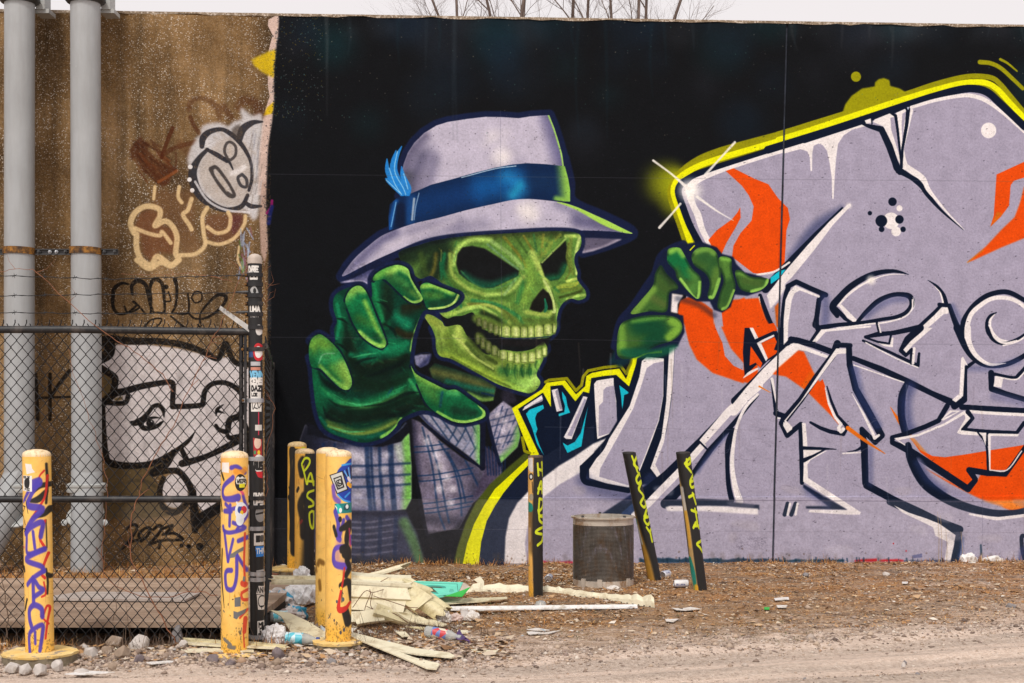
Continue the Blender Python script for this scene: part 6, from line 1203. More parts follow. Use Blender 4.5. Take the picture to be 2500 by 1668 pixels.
# barbed wire
for ys in ((671, 672, 682, 672), (722, 723, 719, 714), (767, 763, 766, 763)):
    pts = []; 
    xs_ = [-.05, -.25, -.95, -1.75, XL]; zs = [at(0, q, FY).z for q in (ys[3], ys[3] + 1.5, ys[2], ys[1], ys[0])]
    mb = MB(); n = 60; path = []
    for i in range(n + 1):
        x = -.05 + (XL + .05) * i / n; z = np.interp(-x, [-q for q in xs_], zs) + .003 * math.sin(i * 1.7); path.append((x, .004 * math.sin(i * 2.1), z))
    mb.tube(path, .0022, 4); mb.tube([(p[0], p[1] + .003 * math.sin(i * 2.2 + 1), p[2] + .0035 * math.cos(i * 2.2)) for i, p in enumerate(path)], .0018, 4)
    for i in range(3, n, 4):
        p = Vector(path[i]); 
        for a in (.5, 2.2): d = Vector((math.cos(a) * .012, .012, math.sin(a) * .02)); mb.tube([p - d, p + d], .0016, 4)
    mb.build('barbed_wire', m_blk, fen)
    MB().tube([(-.14, -.004, zs[0]), (-.09, -.006, zs[0]), (-.03, -.01, zs[0])], [.006, .011, .012], 8).build('wire_clip', m_rail, fen, True)
MB().plate([(-.245, -.012), (-.235, .012), (-.01, -.145), (-.03, -.175)], .008, Matrix.Translation((0, -.02, at(0, 748, FY).z - .01)) @ Matrix.Rotation(R(90), 4, 'X')).build('latch_arm', plain('worn_grey_paint', (.5, .49, .47), .6, 0, .2, 20, (.06, .05, .05)), fen)
# the side run from the corner back to the wall, seen edge-on
e0 = Vector((.04, .05, 0)); wx = at(661, 0, 13.75).x - post_x; e1 = Vector((wx, WA + WB * at(661, 0, 13.75).x - .07 - FY, 0)); Ld = (e1 - e0).length
M = Matrix.Translation(e0) @ Matrix.Rotation(math.atan2(e1.y - e0.y, e1.x - e0.x), 4, 'Z')
tag(mesh_panel(0, Ld, .02, zt - .09, M).build('side_mesh', m_blk, fen), kind='stuff')
MB().tube([M @ Vector((0, 0, zt - .1)), M @ Vector((Ld, 0, zt - .1))], .02, 10).build('side_rail', m_rail, fen, True)
MB().tube([M @ Vector((Ld, 0, -.2)), M @ Vector((Ld, 0, zt - .05))], .028, 12).build('end_post', m_rail, fen, True)
MB().tube([M @ Vector((Ld / 2, 0, -.2)), M @ Vector((Ld / 2, 0, zt - .07))], .024, 12).build('line_post', m_rail, fen, True)
# dry vine stems hanging in the fence
m_vine = plain('vine_stem', (.25, .10, .05), .9, 0, .4, 20); m_vine2 = plain('dead_stem', (.14, .09, .06), .9, 0, .4, 20)
def vine(pts, Y, r_, label, mat=m_vine, twigs=4):
    P = [at(x, y, Y + random.uniform(-.015, .015)) for x, y in pts]; o = P[-1].copy(); q = []
    for i in range(len(P) - 1):
        for s_ in range(4): q.append(P[i].lerp(P[i + 1], s_ / 4) - o + Vector((random.uniform(-.008, .008), random.uniform(-.008, .008), random.uniform(-.008, .008))))
    q.append(P[-1] - o); n = len(q)
    t = thing('dry_vine', o, label, 'vine', 'dry vine stems in the fence')
    MB().tube(q, [r_ * (1 - .6 * (1 - i / n)) for i in range(n)], 5).build('stem', mat, t, True)
    mb = MB()
    for _ in range(twigs):
        i = random.randrange(2, n - 2); d = Vector((random.uniform(-1, 1), random.uniform(-.3, .3), random.uniform(-.2, 1))).normalized()
        mb.tube([q[i], q[i] + d * .07, q[i] + d * .07 + Vector((random.uniform(-.06, .06), 0, random.uniform(-.03, .07)))], [r_ * .5, r_ * .35, r_ * .15], 4)
    tag(mb.build('side_shoots', mat, t), kind='stuff')
L = lambda oy, *a: [(x / 3.357, y / 3.357 + oy) for x, y in a]
vine(L(450, (2030, 700), (1960, 790), (1880, 980), (1800, 1160), (1720, 1300), (1640, 1500), (1540, 1700), (1420, 1980), (1300, 2180), (1180, 2400), (1140, 2560)) + L(1200, (1080, 190), (1070, 560), (1180, 780), (1300, 980), (1400, 1170), (1440, 1240)), FY - .03, .0045, 'reddish vine stem climbing from the rubble to the corner post top', m_vine, 9)
vine(L(450, (-40, 725), (120, 695), (270, 700), (400, 810), (560, 970), (780, 1160), (960, 1280), (1150, 1400), (1330, 1560), (1420, 1700)), FY - .02, .0034, 'orange vine arching across both conduits above the rail', m_vine, 4)
vine(L(800, (560, 180), (600, 380), (700, 650), (780, 860), (850, 1100), (880, 1300), (870, 1560)) + L(1200, (840, 480), (850, 700), (960, 790), (1160, 860), (1380, 870), (1600, 820), (1780, 850)), FY - .02, .003, 'thin vine hanging beside the straight conduit and along the slab', m_vine, 6)
vine(L(450, (990, 740), (1200, 750), (1500, 725), (1760, 750), (1900, 800)), FY + .02, .0025, 'short orange tendril level with the upper barbed wire', m_vine, 2)
vine(L(1200, (980, 690), (960, 900), (925, 1060)), FY - .02, .003, 'short dead stem in the mesh above the slab', m_vine2, 2)
vine(L(1200, (10, 560), (30, 800), (60, 1040), (60, 1200)), FY - .02, .0045, 'dead brown stem at the left edge beside the footing', m_vine2, 3)
vine(L(800, (2170, 500), (2250, 660), (2210, 900), (2180, 1100), (2200, 1330), (2150, 1480)), FY + .1, .0028, 'thin vine stem wandering right of the corner post', m_vine, 5)
vine(L(450, (2210, 665), (2150, 720), (2180, 850), (2160, 920), (2190, 1000)), FY + .06, .003, 'stubby twiggy vine tip beside the top of the corner post', m_vine, 5)

# ---------------------------------------------------------------- bollards
BP = bollard_prints()
def bollard(key, top, base, Yc, z0, r_, label, capcol, footing=None, cap=True, group='yellow steel bollards'):
    """top/base: centre pixels of the post head and foot"""
    B = Vector(((base[0] - CX) / F_PX * Yc, Yc, z0)); T = Vector(((top[0] - CX) / F_PX * Yc, Yc, EYE - (top[1] + 4 - HZ) / F_PX * Yc))
    t = thing('bollard', B, label, 'bollard', group)
    rr = r_; d = T - B
    mb = post_body(rr, -.002, d.z, (d.x, 0, 0)); mb.build('tube', printed('bollard_print', BP[key], .5, .1), t, True, uv=True)
    if not footing: MB().tube([(-d.x * .2, 0, -.25), (0, 0, .001)], rr * .995, 20).build('buried_tube', plain('buried_steel', (.2, .14, .06), .8), t, True)
    hgt = rr * .38 if cap else rr * .14
    MB().lathe([(rr * 1.004, -.012), (rr * 1.004, .0), (rr * .93, hgt * .4), (rr * .7, hgt * .75), (rr * .35, hgt * .96), (.003, hgt)], 28, Matrix.Translation((d.x, 0, d.z + .001))).build('cap', plain('bollard_cap', capcol, .6, 0, .12, 30, (.45, .3, .12) if cap else None), t, True)
    if footing:
        fr, zt_, zb, side = footing
        n = 40; prof = []; V = []; F = []
        rad = [fr * (1 + .025 * math.sin(q * 1.7) + random.uniform(-.02, .02)) for q in range(n)]
        mb1, mb2 = MB(), MB()
        Vt = [(rad[q] * math.cos(6.283 * q / n), rad[q] * math.sin(6.283 * q / n), zt_ - z0 + random.uniform(-.004, .004)) for q in range(n)]
        Vl = [(x * .985, y * .985, zt_ - z0 - .014) for x, y, z in Vt]; ctr = (0, 0, zt_ - z0 + .006)
        mb1.add(Vt + Vl + [ctr], [(q, (q + 1) % n, 2 * n) for q in range(n)] + [(n + q, n + (q + 1) % n, (q + 1) % n, q) for q in range(n)] + [tuple(range(2 * n - 1, n - 1, -1))])
        mb1.build('footing_paint', m_fpaint, t)
        mb2.lathe([(fr * .97, zb - z0), (fr * .985, zb - z0 + .03), (fr * .965, zt_ - z0 - .015)], n).build('footing', side, t, True)
    return t
k = NT('yellow_footing'); m_fpaint = k.col(k.mix(k.ramp(k.noise(11, 7, None, .7), [(.52, 0), (.6, .9)]), k.ramp(k.noise(6, 4), [(.3, (.72, .46, .12)), (.7, (.86, .66, .3))]), k.ramp(k.noise(40, 4), [(.3, (.10, .10, .16)), (.7, (.42, .34, .24))])), .8); k.bump(k.noise(40, 5), .4, .006)
m_conc = plain('old_concrete', (.22, .18, .12), .95, 0, .4, 12, (.07, .06, .04), .6, 40)
CAPY = (.86, .66, .42)
bollard('meva', (89.5, 1106), (97.5, 1590), 8.62, .046, .084, 'yellow bollard tagged MEVAACE in purple on a round concrete footing', CAPY, (.226, .046, -.2, m_conc))
bollard('kalos', (572.5, 1109), (573, 1597), 8.85, .005, .0845, 'yellow bollard with purple tag and peeling stickers against the fence corner', CAPY, (.20, .004, -.2, m_conc))
bollard('tord', (827, 1106), (826, 1568), 9.1, .035, .083, 'yellow bollard with blue and teal stickers, foremost of the middle pair', CAPY, (.165, .034, -.2, m_conc))
bollard('plain', (801, 1099), (799, 1530), 10.04, .0, .084, 'almost clean yellow bollard just behind the stickered one', CAPY)
bollard('paso', (744, 1100), (743, 1431), 12.3, .0, .084, 'yellow bollard half sprayed black with PASO in lime', (.68, .5, .3))
bollard('back', (725.5, 1083), (724.5, 1392), 12.75, .10, .084, 'yellow bollard on a raised footing nearest the mural, black smears down it', (.72, .52, .26), (.25, .10, -.2, m_conc))
bollard('hades', (1307, 1110), (1308, 1459), 11.53, 0, .0595, 'thin upright bollard sprayed black with HADES in lime', (.10, .07, .06), None, False, 'thin black bollards')
bollard('kozey', (1535.7, 1101), (1599, 1420), 12.6, 0, .0595, 'thin black bollard leaning left over the metal drum', (.03, .028, .028), None, False, 'thin black bollards')
bollard('retna', (1667.5, 1101), (1709.5, 1447), 11.84, 0, .0595, 'thin black leaning bollard rightmost of all, beside a beer can', (.03, .028, .028), None, False, 'thin black bollards')

# ---------------------------------------------------------------- wire-wound drum
m_drum = plain('stained_steel', (.60, .53, .45), .45, .3, .3, 9, (.30, .17, .08), .1); m_coil = plain('coil_wire', (.155, .135, .118), .36, .5, .35, 9, (.14, .085, .045), .05); m_rodm = plain('rod_wire', (.36, .34, .31), .35, .4, .2, 14)
dl = gp(1477.5, 1440, 0); DR = 73.5 * 12.23 / F_PX
t = thing('metal_drum', (dl.x, 12.23, 0), 'open wire-wound metal drum standing between two thin black bollards', 'drum')
zr = at(0, 1262, 12.23).z; zb1 = at(0, 1279, 12.23).z; zl = .066
rimp = [(DR * 1.005, zb1), (DR * 1.0, zr - .01), (DR * 1.07, zr - .006), (DR * 1.075, zr + .006), (DR * .97, zr + .01), (DR * .965, zb1)]
rim = MB().lathe(rimp, 48, None, False).build('rim', m_drum, t, True)
coil = MB(); turns = 42; pts = []
for i in range(turns * 30 + 1): a = 2 * math.pi * i / 30; z = zl + .004 + (zb1 - zl - .006) * i / (turns * 30); pts.append((DR * math.cos(a), DR * math.sin(a), z))
coil.tube(pts, .0046, 4).build('wire_coil', m_coil, t, True)
rod0 = None
for i in range(34):
    a = 2 * math.pi * i / 34; q = DR - .0085
    if rod0 is None: rod0 = MB().box(-.003, .003, -.004, .004, zl - .02, zb1 + .01).build('rod', m_rodm, t); o = rod0
    else: o = rod0.copy(); col.objects.link(o)
    o.parent = t; o.location = (q * math.cos(a), q * math.sin(a), 0); o.rotation_euler = (0, 0, a)
MB().lathe([(DR * .97, .0), (DR * 1.005, .0), (DR * 1.005, zl), (DR * .97, zl)], 48, None, False).build('bottom_band', m_drum, t, True)
for px in (1428, 1533, 1465):
    a = math.acos(max(-1, min(1, (px - 1477.5) / 73.5))); a = -a
    MB().box(-.012, .004, -.02, .02, .0, .085).build('foot_lug', m_drum, t, False, (DR * 1.01 * math.cos(a), DR * 1.01 * math.sin(a), 0)).rotation_euler = (0, 0, a + math.pi)
for px in (1425, 1474, 1525):
    x = (px - 1477.5) / 73.5 * DR; MB().box(-.012, .012, -.006, .006, 0, .016).build('rim_tab', m_dark, rim, False, (x, -math.sqrt(max(0, DR * DR - x * x)) * (1 if px != 1474 else -1), zr + .008))
MB().lathe([(.02, .002), (DR * .9, .004), (DR * .94, .02), (.02, .06)], 32).build('base_pan', m_drum, t, True)
# ---------------------------------------------------------------- dumped vinyl siding and rubbish
m_vin = plain('cream_vinyl', (.74, .67, .47), .5, 0, .12, 9, (.40, .31, .18), .1); m_vin2 = plain('yellowed_vinyl', (.68, .60, .36), .5, 0, .12, 9, (.42, .34, .18), .05); m_vin3 = plain('pale_vinyl', (.80, .74, .55), .5, 0, .08, 9, (.55, .47, .32), .05)
m_wh = plain('white_plastic', (.78, .76, .74), .45, 0, .06, 12, (.5, .45, .38)); m_brk = plain('broken_edge', (.55, .47, .3), .7)
def siding(loc, rot, L, label, mat=m_vin, laps=2, lap=.10, seed=0, jag=.05, group='broken siding panels in the heap'):
    """clapboard panel: stepped profile along its width, ragged far end"""
    r = random.Random(seed); t = thing('siding_panel', loc, label, 'siding panel', group, rot)
    prof = [(0, -.012), (0, .004)]
    for i in range(laps): prof += [(lap * i + .004, .020), (lap * (i + 1) - .003, .002), (lap * (i + 1), .002)]
    n = 9; G = []
    for i in range(n):
        f = i / (n - 1); row = []
        for j, (u, h) in enumerate(prof):
            x = -L / 2 + L * f + (r.uniform(-jag, jag) if i == n - 1 else (r.uniform(-jag, jag) * .4 if i == 0 else 0))
            row.append((x, u, h + .012 * math.sin(f * 3.1 + seed) + r.uniform(-.001, .001)))
        G.append(row)
    MB().sheet(G, .0028).build('panel_sheet', mat, t)
    return t
def shard(name, loc, rot, pts, label, cat, mat, th=.003, curl=0.0, group=None, part='sheet'):
    """flat broken piece, optionally curled about its long axis"""
    t = thing(name, loc, label, cat, group, rot); n = len(pts)
    if not curl: MB().plate(pts, th).build(part, mat, t); return t
    m = n // 2; A = pts[:m]; B = pts[m:][::-1]; G = []
    for a, b in zip(A, B):
        row = []
        for j in range(6):
            f = j / 5; y = a[1] + (b[1] - a[1]) * f; x = a[0] + (b[0] - a[0]) * f
            row.append((x, math.sin(curl * (f - .5)) / curl * abs(b[1] - a[1]) + (a[1] + b[1]) / 2, (1 - math.cos(curl * (f - .5))) / curl * abs(b[1] - a[1])))
        G.append(row)
    MB().sheet(G, th).build(part, mat, t, True); return t
# the heap: stacked panels, ends toward the right
H = [((-1.05, 10.10, .075), (R(58), R(1.5), R(-3)), .58, 'cream siding panel with two laps facing the camera, middle of the heap', m_vin, 2, .10, 1),
     ((-1.10, 10.02, .01), (R(66), R(-3), R(-2)), .40, 'low cream siding panel under the two-lap face of the heap', m_vin3, 1, .085, 2),
     ((-1.04, 10.22, .262), (R(15), R(3), R(-5)), .60, 'siding panel lying flat along the top of the heap', m_vin3, 2, .11, 3),
     ((-.97, 10.50, .315), (R(-14), R(-10), R(14)), .40, 'tilted siding panel pointing up at the back of the heap', m_vin, 2, .09, 4),
     ((-1.46, 10.42, .24), (R(10), R(4), R(6)), .62, 'siding panel passing behind the two front yellow bollards', m_vin, 2, .09, 5),
     ((-.76, 10.16, .11), (R(56), R(24), R(-34)), .26, 'short siding offcut folded down at the right end of the heap', m_vin2, 1, .16, 6),
     ((-.98, 9.98, .012), (R(62), R(-8), R(10)), .22, 'small siding offcut upright at the foot of the heap', m_vin, 1, .10, 7),
     ((-.86, 10.02, .03), (R(48), R(16), R(22)), .24, 'siding offcut leaning below the folded corner', m_vin2, 1, .11, 8),
     ((-.74, 10.06, .02), (R(30), R(22), R(-18)), .22, 'siding offcut lying askew between the folded corner and the gutters', m_vin, 1, .10, 9),
     ((-1.24, 9.99, .015), (R(72), R(6), R(-8)), .20, 'little siding offcut beside the stickered bollard foot', m_vin2, 1, .09, 10)]
for lo, ro, L_, lb, mt, lp, lw, sd in H: siding(lo, ro, L_, lb, mt, lp, lw, sd)
def gutter(loc, rot, L_, r_, label, seed):
    rr = random.Random(seed); t = thing('gutter_piece', loc, label, 'gutter', 'curved vinyl pieces in the heap', rot); G = []
    for i in range(8):
        row = []
        for j in range(11):
            a = R(-20 + 220 * j / 10); x = -L_ / 2 + L_ * i / 7 + (rr.uniform(-.03, .03) if i in (0, 7) else 0); row.append((x, r_ * math.cos(a), r_ * math.sin(a)))
        G.append(row)
    MB().sheet(G, .003).build('trough', m_vin2, t, True)
    G2 = [[(x, y * 1.03, z * 1.03) for x, y, z in [(-L_ * .1 + dx, r_ * math.cos(R(-20 + 22 * j)), r_ * math.sin(R(-20 + 22 * j))) for j in range(11)]] for dx in (0, .012)]
    MB().sheet(G2, .003).build('seam_band', m_vin, t, True); return t
gutter((-.615, 10.18, .115), (R(20), R(30), R(-22)), .30, .058, 'curled cream gutter length sloping down right of the heap', 1)
gutter((-.58, 10.40, .10), (R(0), R(26), R(-36)), .28, .055, 'curled gutter length behind the sloping one', 2)
gutter((-.70, 10.30, .215), (R(25), R(20), R(24)), .20, .045, 'short curled gutter length on the shoulder of the heap', 3)
def flat(name, pts, z, label, cat, mat, th=.004, group=None, rot=(0, 0, 0), part='sheet', curl=0):
    """piece lying on the ground, outline given in photo pixels"""
    P = [gp(x, y, z) for x, y in pts]; c_ = sum(P, Vector()) / len(P)
    h = gz(c_.x, c_.y)
    return shard(name, (c_.x, c_.y, max(h, -.01) + z), rot, [(p.x - c_.x, p.y - c_.y) for p in P][::-1 if False else 1], label, cat, mat, th, curl, group, part)
q = lambda oy, ox, s_, *a: [(x / s_ + ox, y / s_ + oy) for x, y in a]
A = lambda *a: q(1330, 620, 3.79, *a)
flat('vinyl_strip', A((905, 845), (1200, 905), (1500, 960), (1810, 990), (1860, 1015), (1830, 1025), (1500, 1005), (1330, 985), (1480, 1030), (1720, 1075), (1690, 1115), (1600, 1110), (1300, 1010), (900, 880)), .028, 'long split cream vinyl strip lying in front of the heap', 'vinyl strip', m_vin3, .008, None, (R(2), R(1), 0))
flat('vinyl_strip', A((150, 670), (330, 680), (500, 720), (660, 770), (660, 850), (500, 830), (340, 780), (250, 700)), .06, 'curved cream vinyl sheet left of the middle bollard pair', 'vinyl sheet', m_vin, .006, None, (R(6), R(3), 0))
B_ = lambda *a: q(1200, 0, 3.357, *a)
flat('vinyl_strip', B_((1500, 1215), (1800, 1235), (2100, 1250), (2350, 1275), (2340, 1288), (2000, 1262), (1560, 1238)), .035, 'upper of three thin yellow strips behind the stickered corner bollard', 'vinyl strip', m_vin2, .012, 'thin yellow strips by the fence corner')
flat('vinyl_strip', B_((1530, 1255), (1800, 1268), (2345, 1300), (2340, 1312), (1800, 1288), (1545, 1272)), .022, 'middle of three thin yellow strips behind the stickered corner bollard', 'vinyl strip', m_vin, .01, 'thin yellow strips by the fence corner')
flat('vinyl_strip', B_((1480, 1305), (1800, 1296), (2080, 1310), (2080, 1322), (1800, 1318), (1500, 1328)), .012, 'lowest and palest of the thin yellow strips by the fence corner', 'vinyl strip', m_vin3, .01, 'thin yellow strips by the fence corner')
flat('vinyl_strip', A((1450, 680), (1650, 690), (1790, 735), (1750, 750), (1600, 735), (1430, 705)), .02, 'flat vinyl splinter at the right foot of the heap', 'vinyl strip', m_vin, .008, 'vinyl splinters round the heap')
flat('vinyl_strip', A((1310, 800), (1400, 800), (1440, 840), (1370, 845)), .02, 'small vinyl splinter in the grass below the heap', 'vinyl strip', m_vin3, .006, 'vinyl splinters round the heap')
flat('vinyl_strip', A((1700, 480), (2000, 490), (2340, 478), (2345, 490), (2120, 520), (1740, 545), (1690, 520)), .03, 'cream vinyl strip lying between the heap and the mint carton', 'vinyl strip', m_vin, .006)
flat('vinyl_strip', A((1400, 750), (1560, 755), (1700, 770), (1560, 775)), .02, 'narrow vinyl splinter under the splayed right end', 'vinyl strip', m_vin2, .006, 'vinyl splinters round the heap')
flat('vinyl_strip', A((150, 345), (330, 365), (390, 400), (300, 410), (150, 370)), .05, 'cream scrap of vinyl in front of the raised footing', 'vinyl strip', m_vin3, .006, 'vinyl splinters round the heap')
# torn nailing strip with ragged upper edge
r_ = random.Random(3)
t = thing('torn_strip', gp(1372, 1452, 0), 'long torn pale-yellow vinyl strip with ragged edge running past the HADES bollard', 'vinyl strip')
low = [(1130, 1451), (1200, 1447), (1300, 1447), (1360, 1452), (1420, 1458), (1480, 1466), (1540, 1476), (1598, 1484)]; top_ = [(1135, 1440), (1200, 1428), (1290, 1432), (1345, 1434), (1420, 1445), (1480, 1452), (1530, 1455), (1592, 1462)]
G = []; NS = 60; slots = []
for i in range(NS):
    f = i / (NS - 1); lx = np.interp(f, np.linspace(0, 1, 8), [p[0] for p in low]); ly = np.interp(lx, [p[0] for p in low], [p[1] for p in low]); ty = np.interp(lx, [p[0] for p in top_], [p[1] for p in top_]) - (0, 3, 6, 1)[i % 4] * r_.random() * .8 - (5 if i in (52, 53, 56, 57, 58) else 0) - (9 if 3 <= i <= 5 else 0)
    a = gp(lx, ly, .004); hgt = (ly - ty) * a.y / F_PX; a = a - t.location
    G.append([a, a + Vector((0, .012, hgt * .5)), a + Vector((0, .05, max(.006, hgt * .97)))]); slots.append((lx, ly))
MB().sheet(G, .003).build('strip_sheet', m_vin3, t)
mb = MB()
for i in range(NS - 1):
    if slots[i][0] > 1400 and i % 2: a = G[i][0] + Vector((0, -.006, .004)); b = a.lerp(G[i + 1][0] + Vector((0, -.006, .004)), .55); mb.sheet([[a, a + Vector((0, .001, .006))], [b, b + Vector((0, .001, .006))]], .001)
tag(mb.build('nail_slots', m_dark, t), kind='stuff')
shard('vinyl_flap', gp(1178, 1437, .02), (R(70), R(-25), R(15)), [(-.04, 0), (.01, -.01), (.04, .05), (.03, .10), (-.03, .10), (-.01, .05)], 'pointed yellow vinyl flap sticking up left of the HADES bollard', 'vinyl scrap', m_vin3, .003)
# white trim length
p0, p1 = gp(1098, 1489, .01), gp(1555, 1484, .01); t = thing('trim_length', p0.lerp(p1, .5), 'straight white plastic trim length lying on the dirt before the drum', 'trim'); d = p1 - p0; t.rotation_euler = (0, 0, math.atan2(d.y, d.x)); Lh = d.length / 2
MB().add([(-Lh, -.03, 0), (Lh, -.03, 0), (Lh, .03, 0), (-Lh, .03, 0), (-Lh, -.026, .014), (Lh, -.026, .014), (Lh, .004, .026), (-Lh, .004, .026), (-Lh, .028, .012), (Lh, .028, .012)], [(3, 2, 1, 0), (0, 1, 5, 4), (4, 5, 6, 7), (7, 6, 9, 8), (8, 9, 2, 3), (0, 4, 7, 8, 3), (1, 2, 9, 6, 5)]).build('trim_profile', m_wh, t)
MB().box(-Lh, Lh * .8, -.048, -.033, 0, .008).build('trim_lip', m_wh, t)
# mint carton
cv = Canvas(300, 130, lambda x, y: (x, y)); cv.crop(0, 0, 1); cv.P("-5 -5 305 -5 305 135 -5 135", (120, 226, 200)); cv.S("18 14 270 14 280 116 30 116 18 14", 2.4, (30, 90, 80), .8, 0, 0)
cv.P("110 40 130 30 200 32 216 50 205 88 150 92 112 78", (60, 150, 136), .8, 1); cv.P("122 46 190 42 200 70 140 80", (100, 70, 50), .8, 1)
for y in (50, 60, 70): cv.S([124, y, 160, y - 3, 202, y], 4, (30, 90, 84), .8, 1)
for k_ in range(8): cv.S([230 + k_ * 3, 50 + k_ * 2, 236 + k_ * 3, 90], 1.2, (40, 100, 90), .6)
t = thing('flattened_carton', gp(1062, 1446, .03), 'flattened mint-green printed carton with a bright green corner', 'carton')
P = [at(x / 3.79 + 620, y / 3.79 + 1330, Y) - t.location for x, y, Y in ((1365, 375, 11.05), (1420, 333, 11.35), (1935, 348, 11.35), (1890, 440, 11.0), (1640, 480, 10.95))]
c0, c1, c2, c3, c4 = P; c4 = c0.lerp(c3, .5) + Vector((0, -.12, -.06))
mbx = MB(); mbx.add([c0, c1, c2, c3, c4, c4 + Vector((0, 0, -.012)), c0 + Vector((0, 0, -.012)), c3 + Vector((0, 0, -.012)), c1 + Vector((0, .01, -.012)), c2 + Vector((0, .01, -.012))], [(0, 4, 3, 2, 1), (6, 5, 4, 0), (5, 7, 3, 4), (7, 9, 2, 3), (9, 8, 1, 2), (8, 6, 0, 1), (6, 8, 9, 7, 5)], [(0, .3), (.05, 1), (1, 1), (.93, .2), (.45, 0)] + [(0, 0)] * 5)
mbx.build('printed_face', printed('carton_print', cv, .5), t, uv=True)
mg = plain('green_card', (.03, .42, .06), .6, 0, .1, 6)
f0, f1, f2, f3 = [at(x / 3.79 + 620, y / 3.79 + 1330, Y) - t.location for x, y, Y in ((1760, 478, 10.93), (1890, 442, 10.97), (2003, 392, 10.98), (1925, 484, 10.9))]
MB().sheet([[f0, f3], [f1, f2]], .004).build('green_flap', mg, t)
g0, g1, g2, g3 = [at(x / 3.79 + 620, y / 3.79 + 1330, Y) - t.location for x, y, Y in ((1900, 436, 10.99), (2003, 392, 11.0), (1960, 358, 11.2), (1938, 352, 11.3))]
MB().sheet([[g0, g1], [g3, g2]], .004).build('inner_flap', plain('carton_inside', (.6, .5, .42), .8), t)

# bags and crumpled plastic
def crumple(name, loc, sz, label, cat, mat, seed, group=None, rot=0.0, sub=4, amp=.45, flat_=.35):
    bm = bmesh.new(); bmesh.ops.create_icosphere(bm, subdivisions=sub, radius=1); r = np.random.RandomState(seed); D_ = r.randn(9, 3) * 2.2; ph = r.rand(9) * 6.3
    for v in bm.verts:
        p = np.array(v.co); s_ = sum(abs(math.sin(float(D_[i] @ p) * 1.6 + ph[i])) for i in range(9)) / 9 - .6
        s2 = sum(abs(math.sin(float(D_[i] @ p) * 3.7 + ph[i] * 2)) for i in range(6)) / 6 - .6; f = 1 + amp * (s_ * 2.1 + s2 * .45); v.co = v.co * f
        if v.co.z < -flat_: v.co.z = -flat_ + (v.co.z + flat_) * .1
        v.co = Vector((v.co.x * sz[0], v.co.y * sz[1], (v.co.z + flat_) * sz[2]))
    me = bpy.data.meshes.new(name); bm.to_mesh(me); bm.free(); me.materials.append(mat); o = bpy.data.objects.new(name, me); col.objects.link(o); o.location = loc; o.rotation_euler = (0, 0, rot)
    return tag(o, label, cat, group)
k = NT('thin_white_film'); m_film = k.col(k.ramp(k.noise(9, 5), [(.3, (.70, .68, .67)), (.7, (.88, .86, .86))]), .35); k.b.inputs['Transmission Weight'].default_value = .12; k.bump(k.noise(30, 5), .5, .01)
k = NT('printed_film'); pf = k.vor(16); m_pfilm = k.col(k.mix(k.ramp(pf.outputs['Color'], [(.55, 0), (.6, 1)]), k.ramp(k.noise(10, 5), [(.35, (.45, .40, .38)), (.65, (.76, .73, .72))]), k.ramp(pf.outputs['Color'], [(.6, (.03, .30, .50)), (.75, (.30, .22, .20)), (.9, (.05, .12, .25)), (1, (.5, .1, .15))], 'CONSTANT')), .4); k.bump(k.noise(30, 5), .5, .01)
m_paper = plain('wet_paper', (.70, .66, .62), .9, 0, .15, 14, (.45, .38, .3), .4, 50)
def on(px, py, dz=0.0): p = gp(px, py); return (p.x, p.y, max(gz(p.x, p.y), -.005) + dz)
crumple('plastic_bag', on(738, 1436, .02), (.075, .09, .11), 'white plastic bag puffed up beside the foot of the PASO bollard', 'plastic bag', m_film, 4, 'thrown-away plastic bags', .4)
crumple('plastic_bag', on(738, 1478, .03), (.13, .12, .12), 'large translucent white bag left of the middle bollard pair', 'plastic bag', m_film, 6, 'thrown-away plastic bags', 1.0)
crumple('plastic_bag', on(680, 1482, .0), (.13, .14, .10), 'printed blue and white bag against the sticker post', 'plastic bag', m_pfilm, 8, 'thrown-away plastic bags', .2)
crumple('plastic_bag', on(668, 1570, .0), (.08, .10, .09), 'clear crumpled bag low beside the post foot', 'plastic bag', m_film, 12, 'thrown-away plastic bags', .9)
crumple('plastic_bag', on(716, 1513, .0), (.10, .08, .075), 'grey printed wrapper on the curved vinyl sheet', 'plastic bag', m_pfilm, 15, 'thrown-away plastic bags', .6)
crumple('crumpled_tissue', on(1084, 1518), (.05, .05, .06), 'white crumpled tissue by the right end of the siding heap', 'tissue', m_paper, 21, 'crumpled tissues')
crumple('crumpled_tissue', on(1150, 1511), (.055, .05, .045), 'white crumpled tissue beside the foam cup', 'tissue', m_paper, 22, 'crumpled tissues')
crumple('crumpled_tissue', on(1112, 1513), (.05, .04, .035), 'pinkish crumpled tissue between two white ones', 'tissue', plain('pink_paper', (.6, .47, .42), .9), 23, 'crumpled tissues')
crumple('crumpled_paper', on(1497, 1441), (.05, .04, .03), 'grey crumpled paper at the foot of the drum', 'paper', m_paper, 24)
crumple('foam_lump', on(2052, 1368), (.075, .06, .09), 'white foam lump against the wall between the red stripes', 'foam lump', m_wh, 31, 'white foam lumps along the wall', 0, 3, .6, .1)
crumple('foam_lump', on(2365, 1372), (.08, .06, .08), 'white foam lump by a dry tuft near the swirl foot', 'foam lump', m_wh, 32, 'white foam lumps along the wall', 0, 3, .6, .1)
crumple('foam_lump', on(2425, 1369), (.15, .05, .075), 'longest white foam lump near the right end of the wall', 'foam lump', m_wh, 33, 'white foam lumps along the wall', .06, 3, .6, .1)
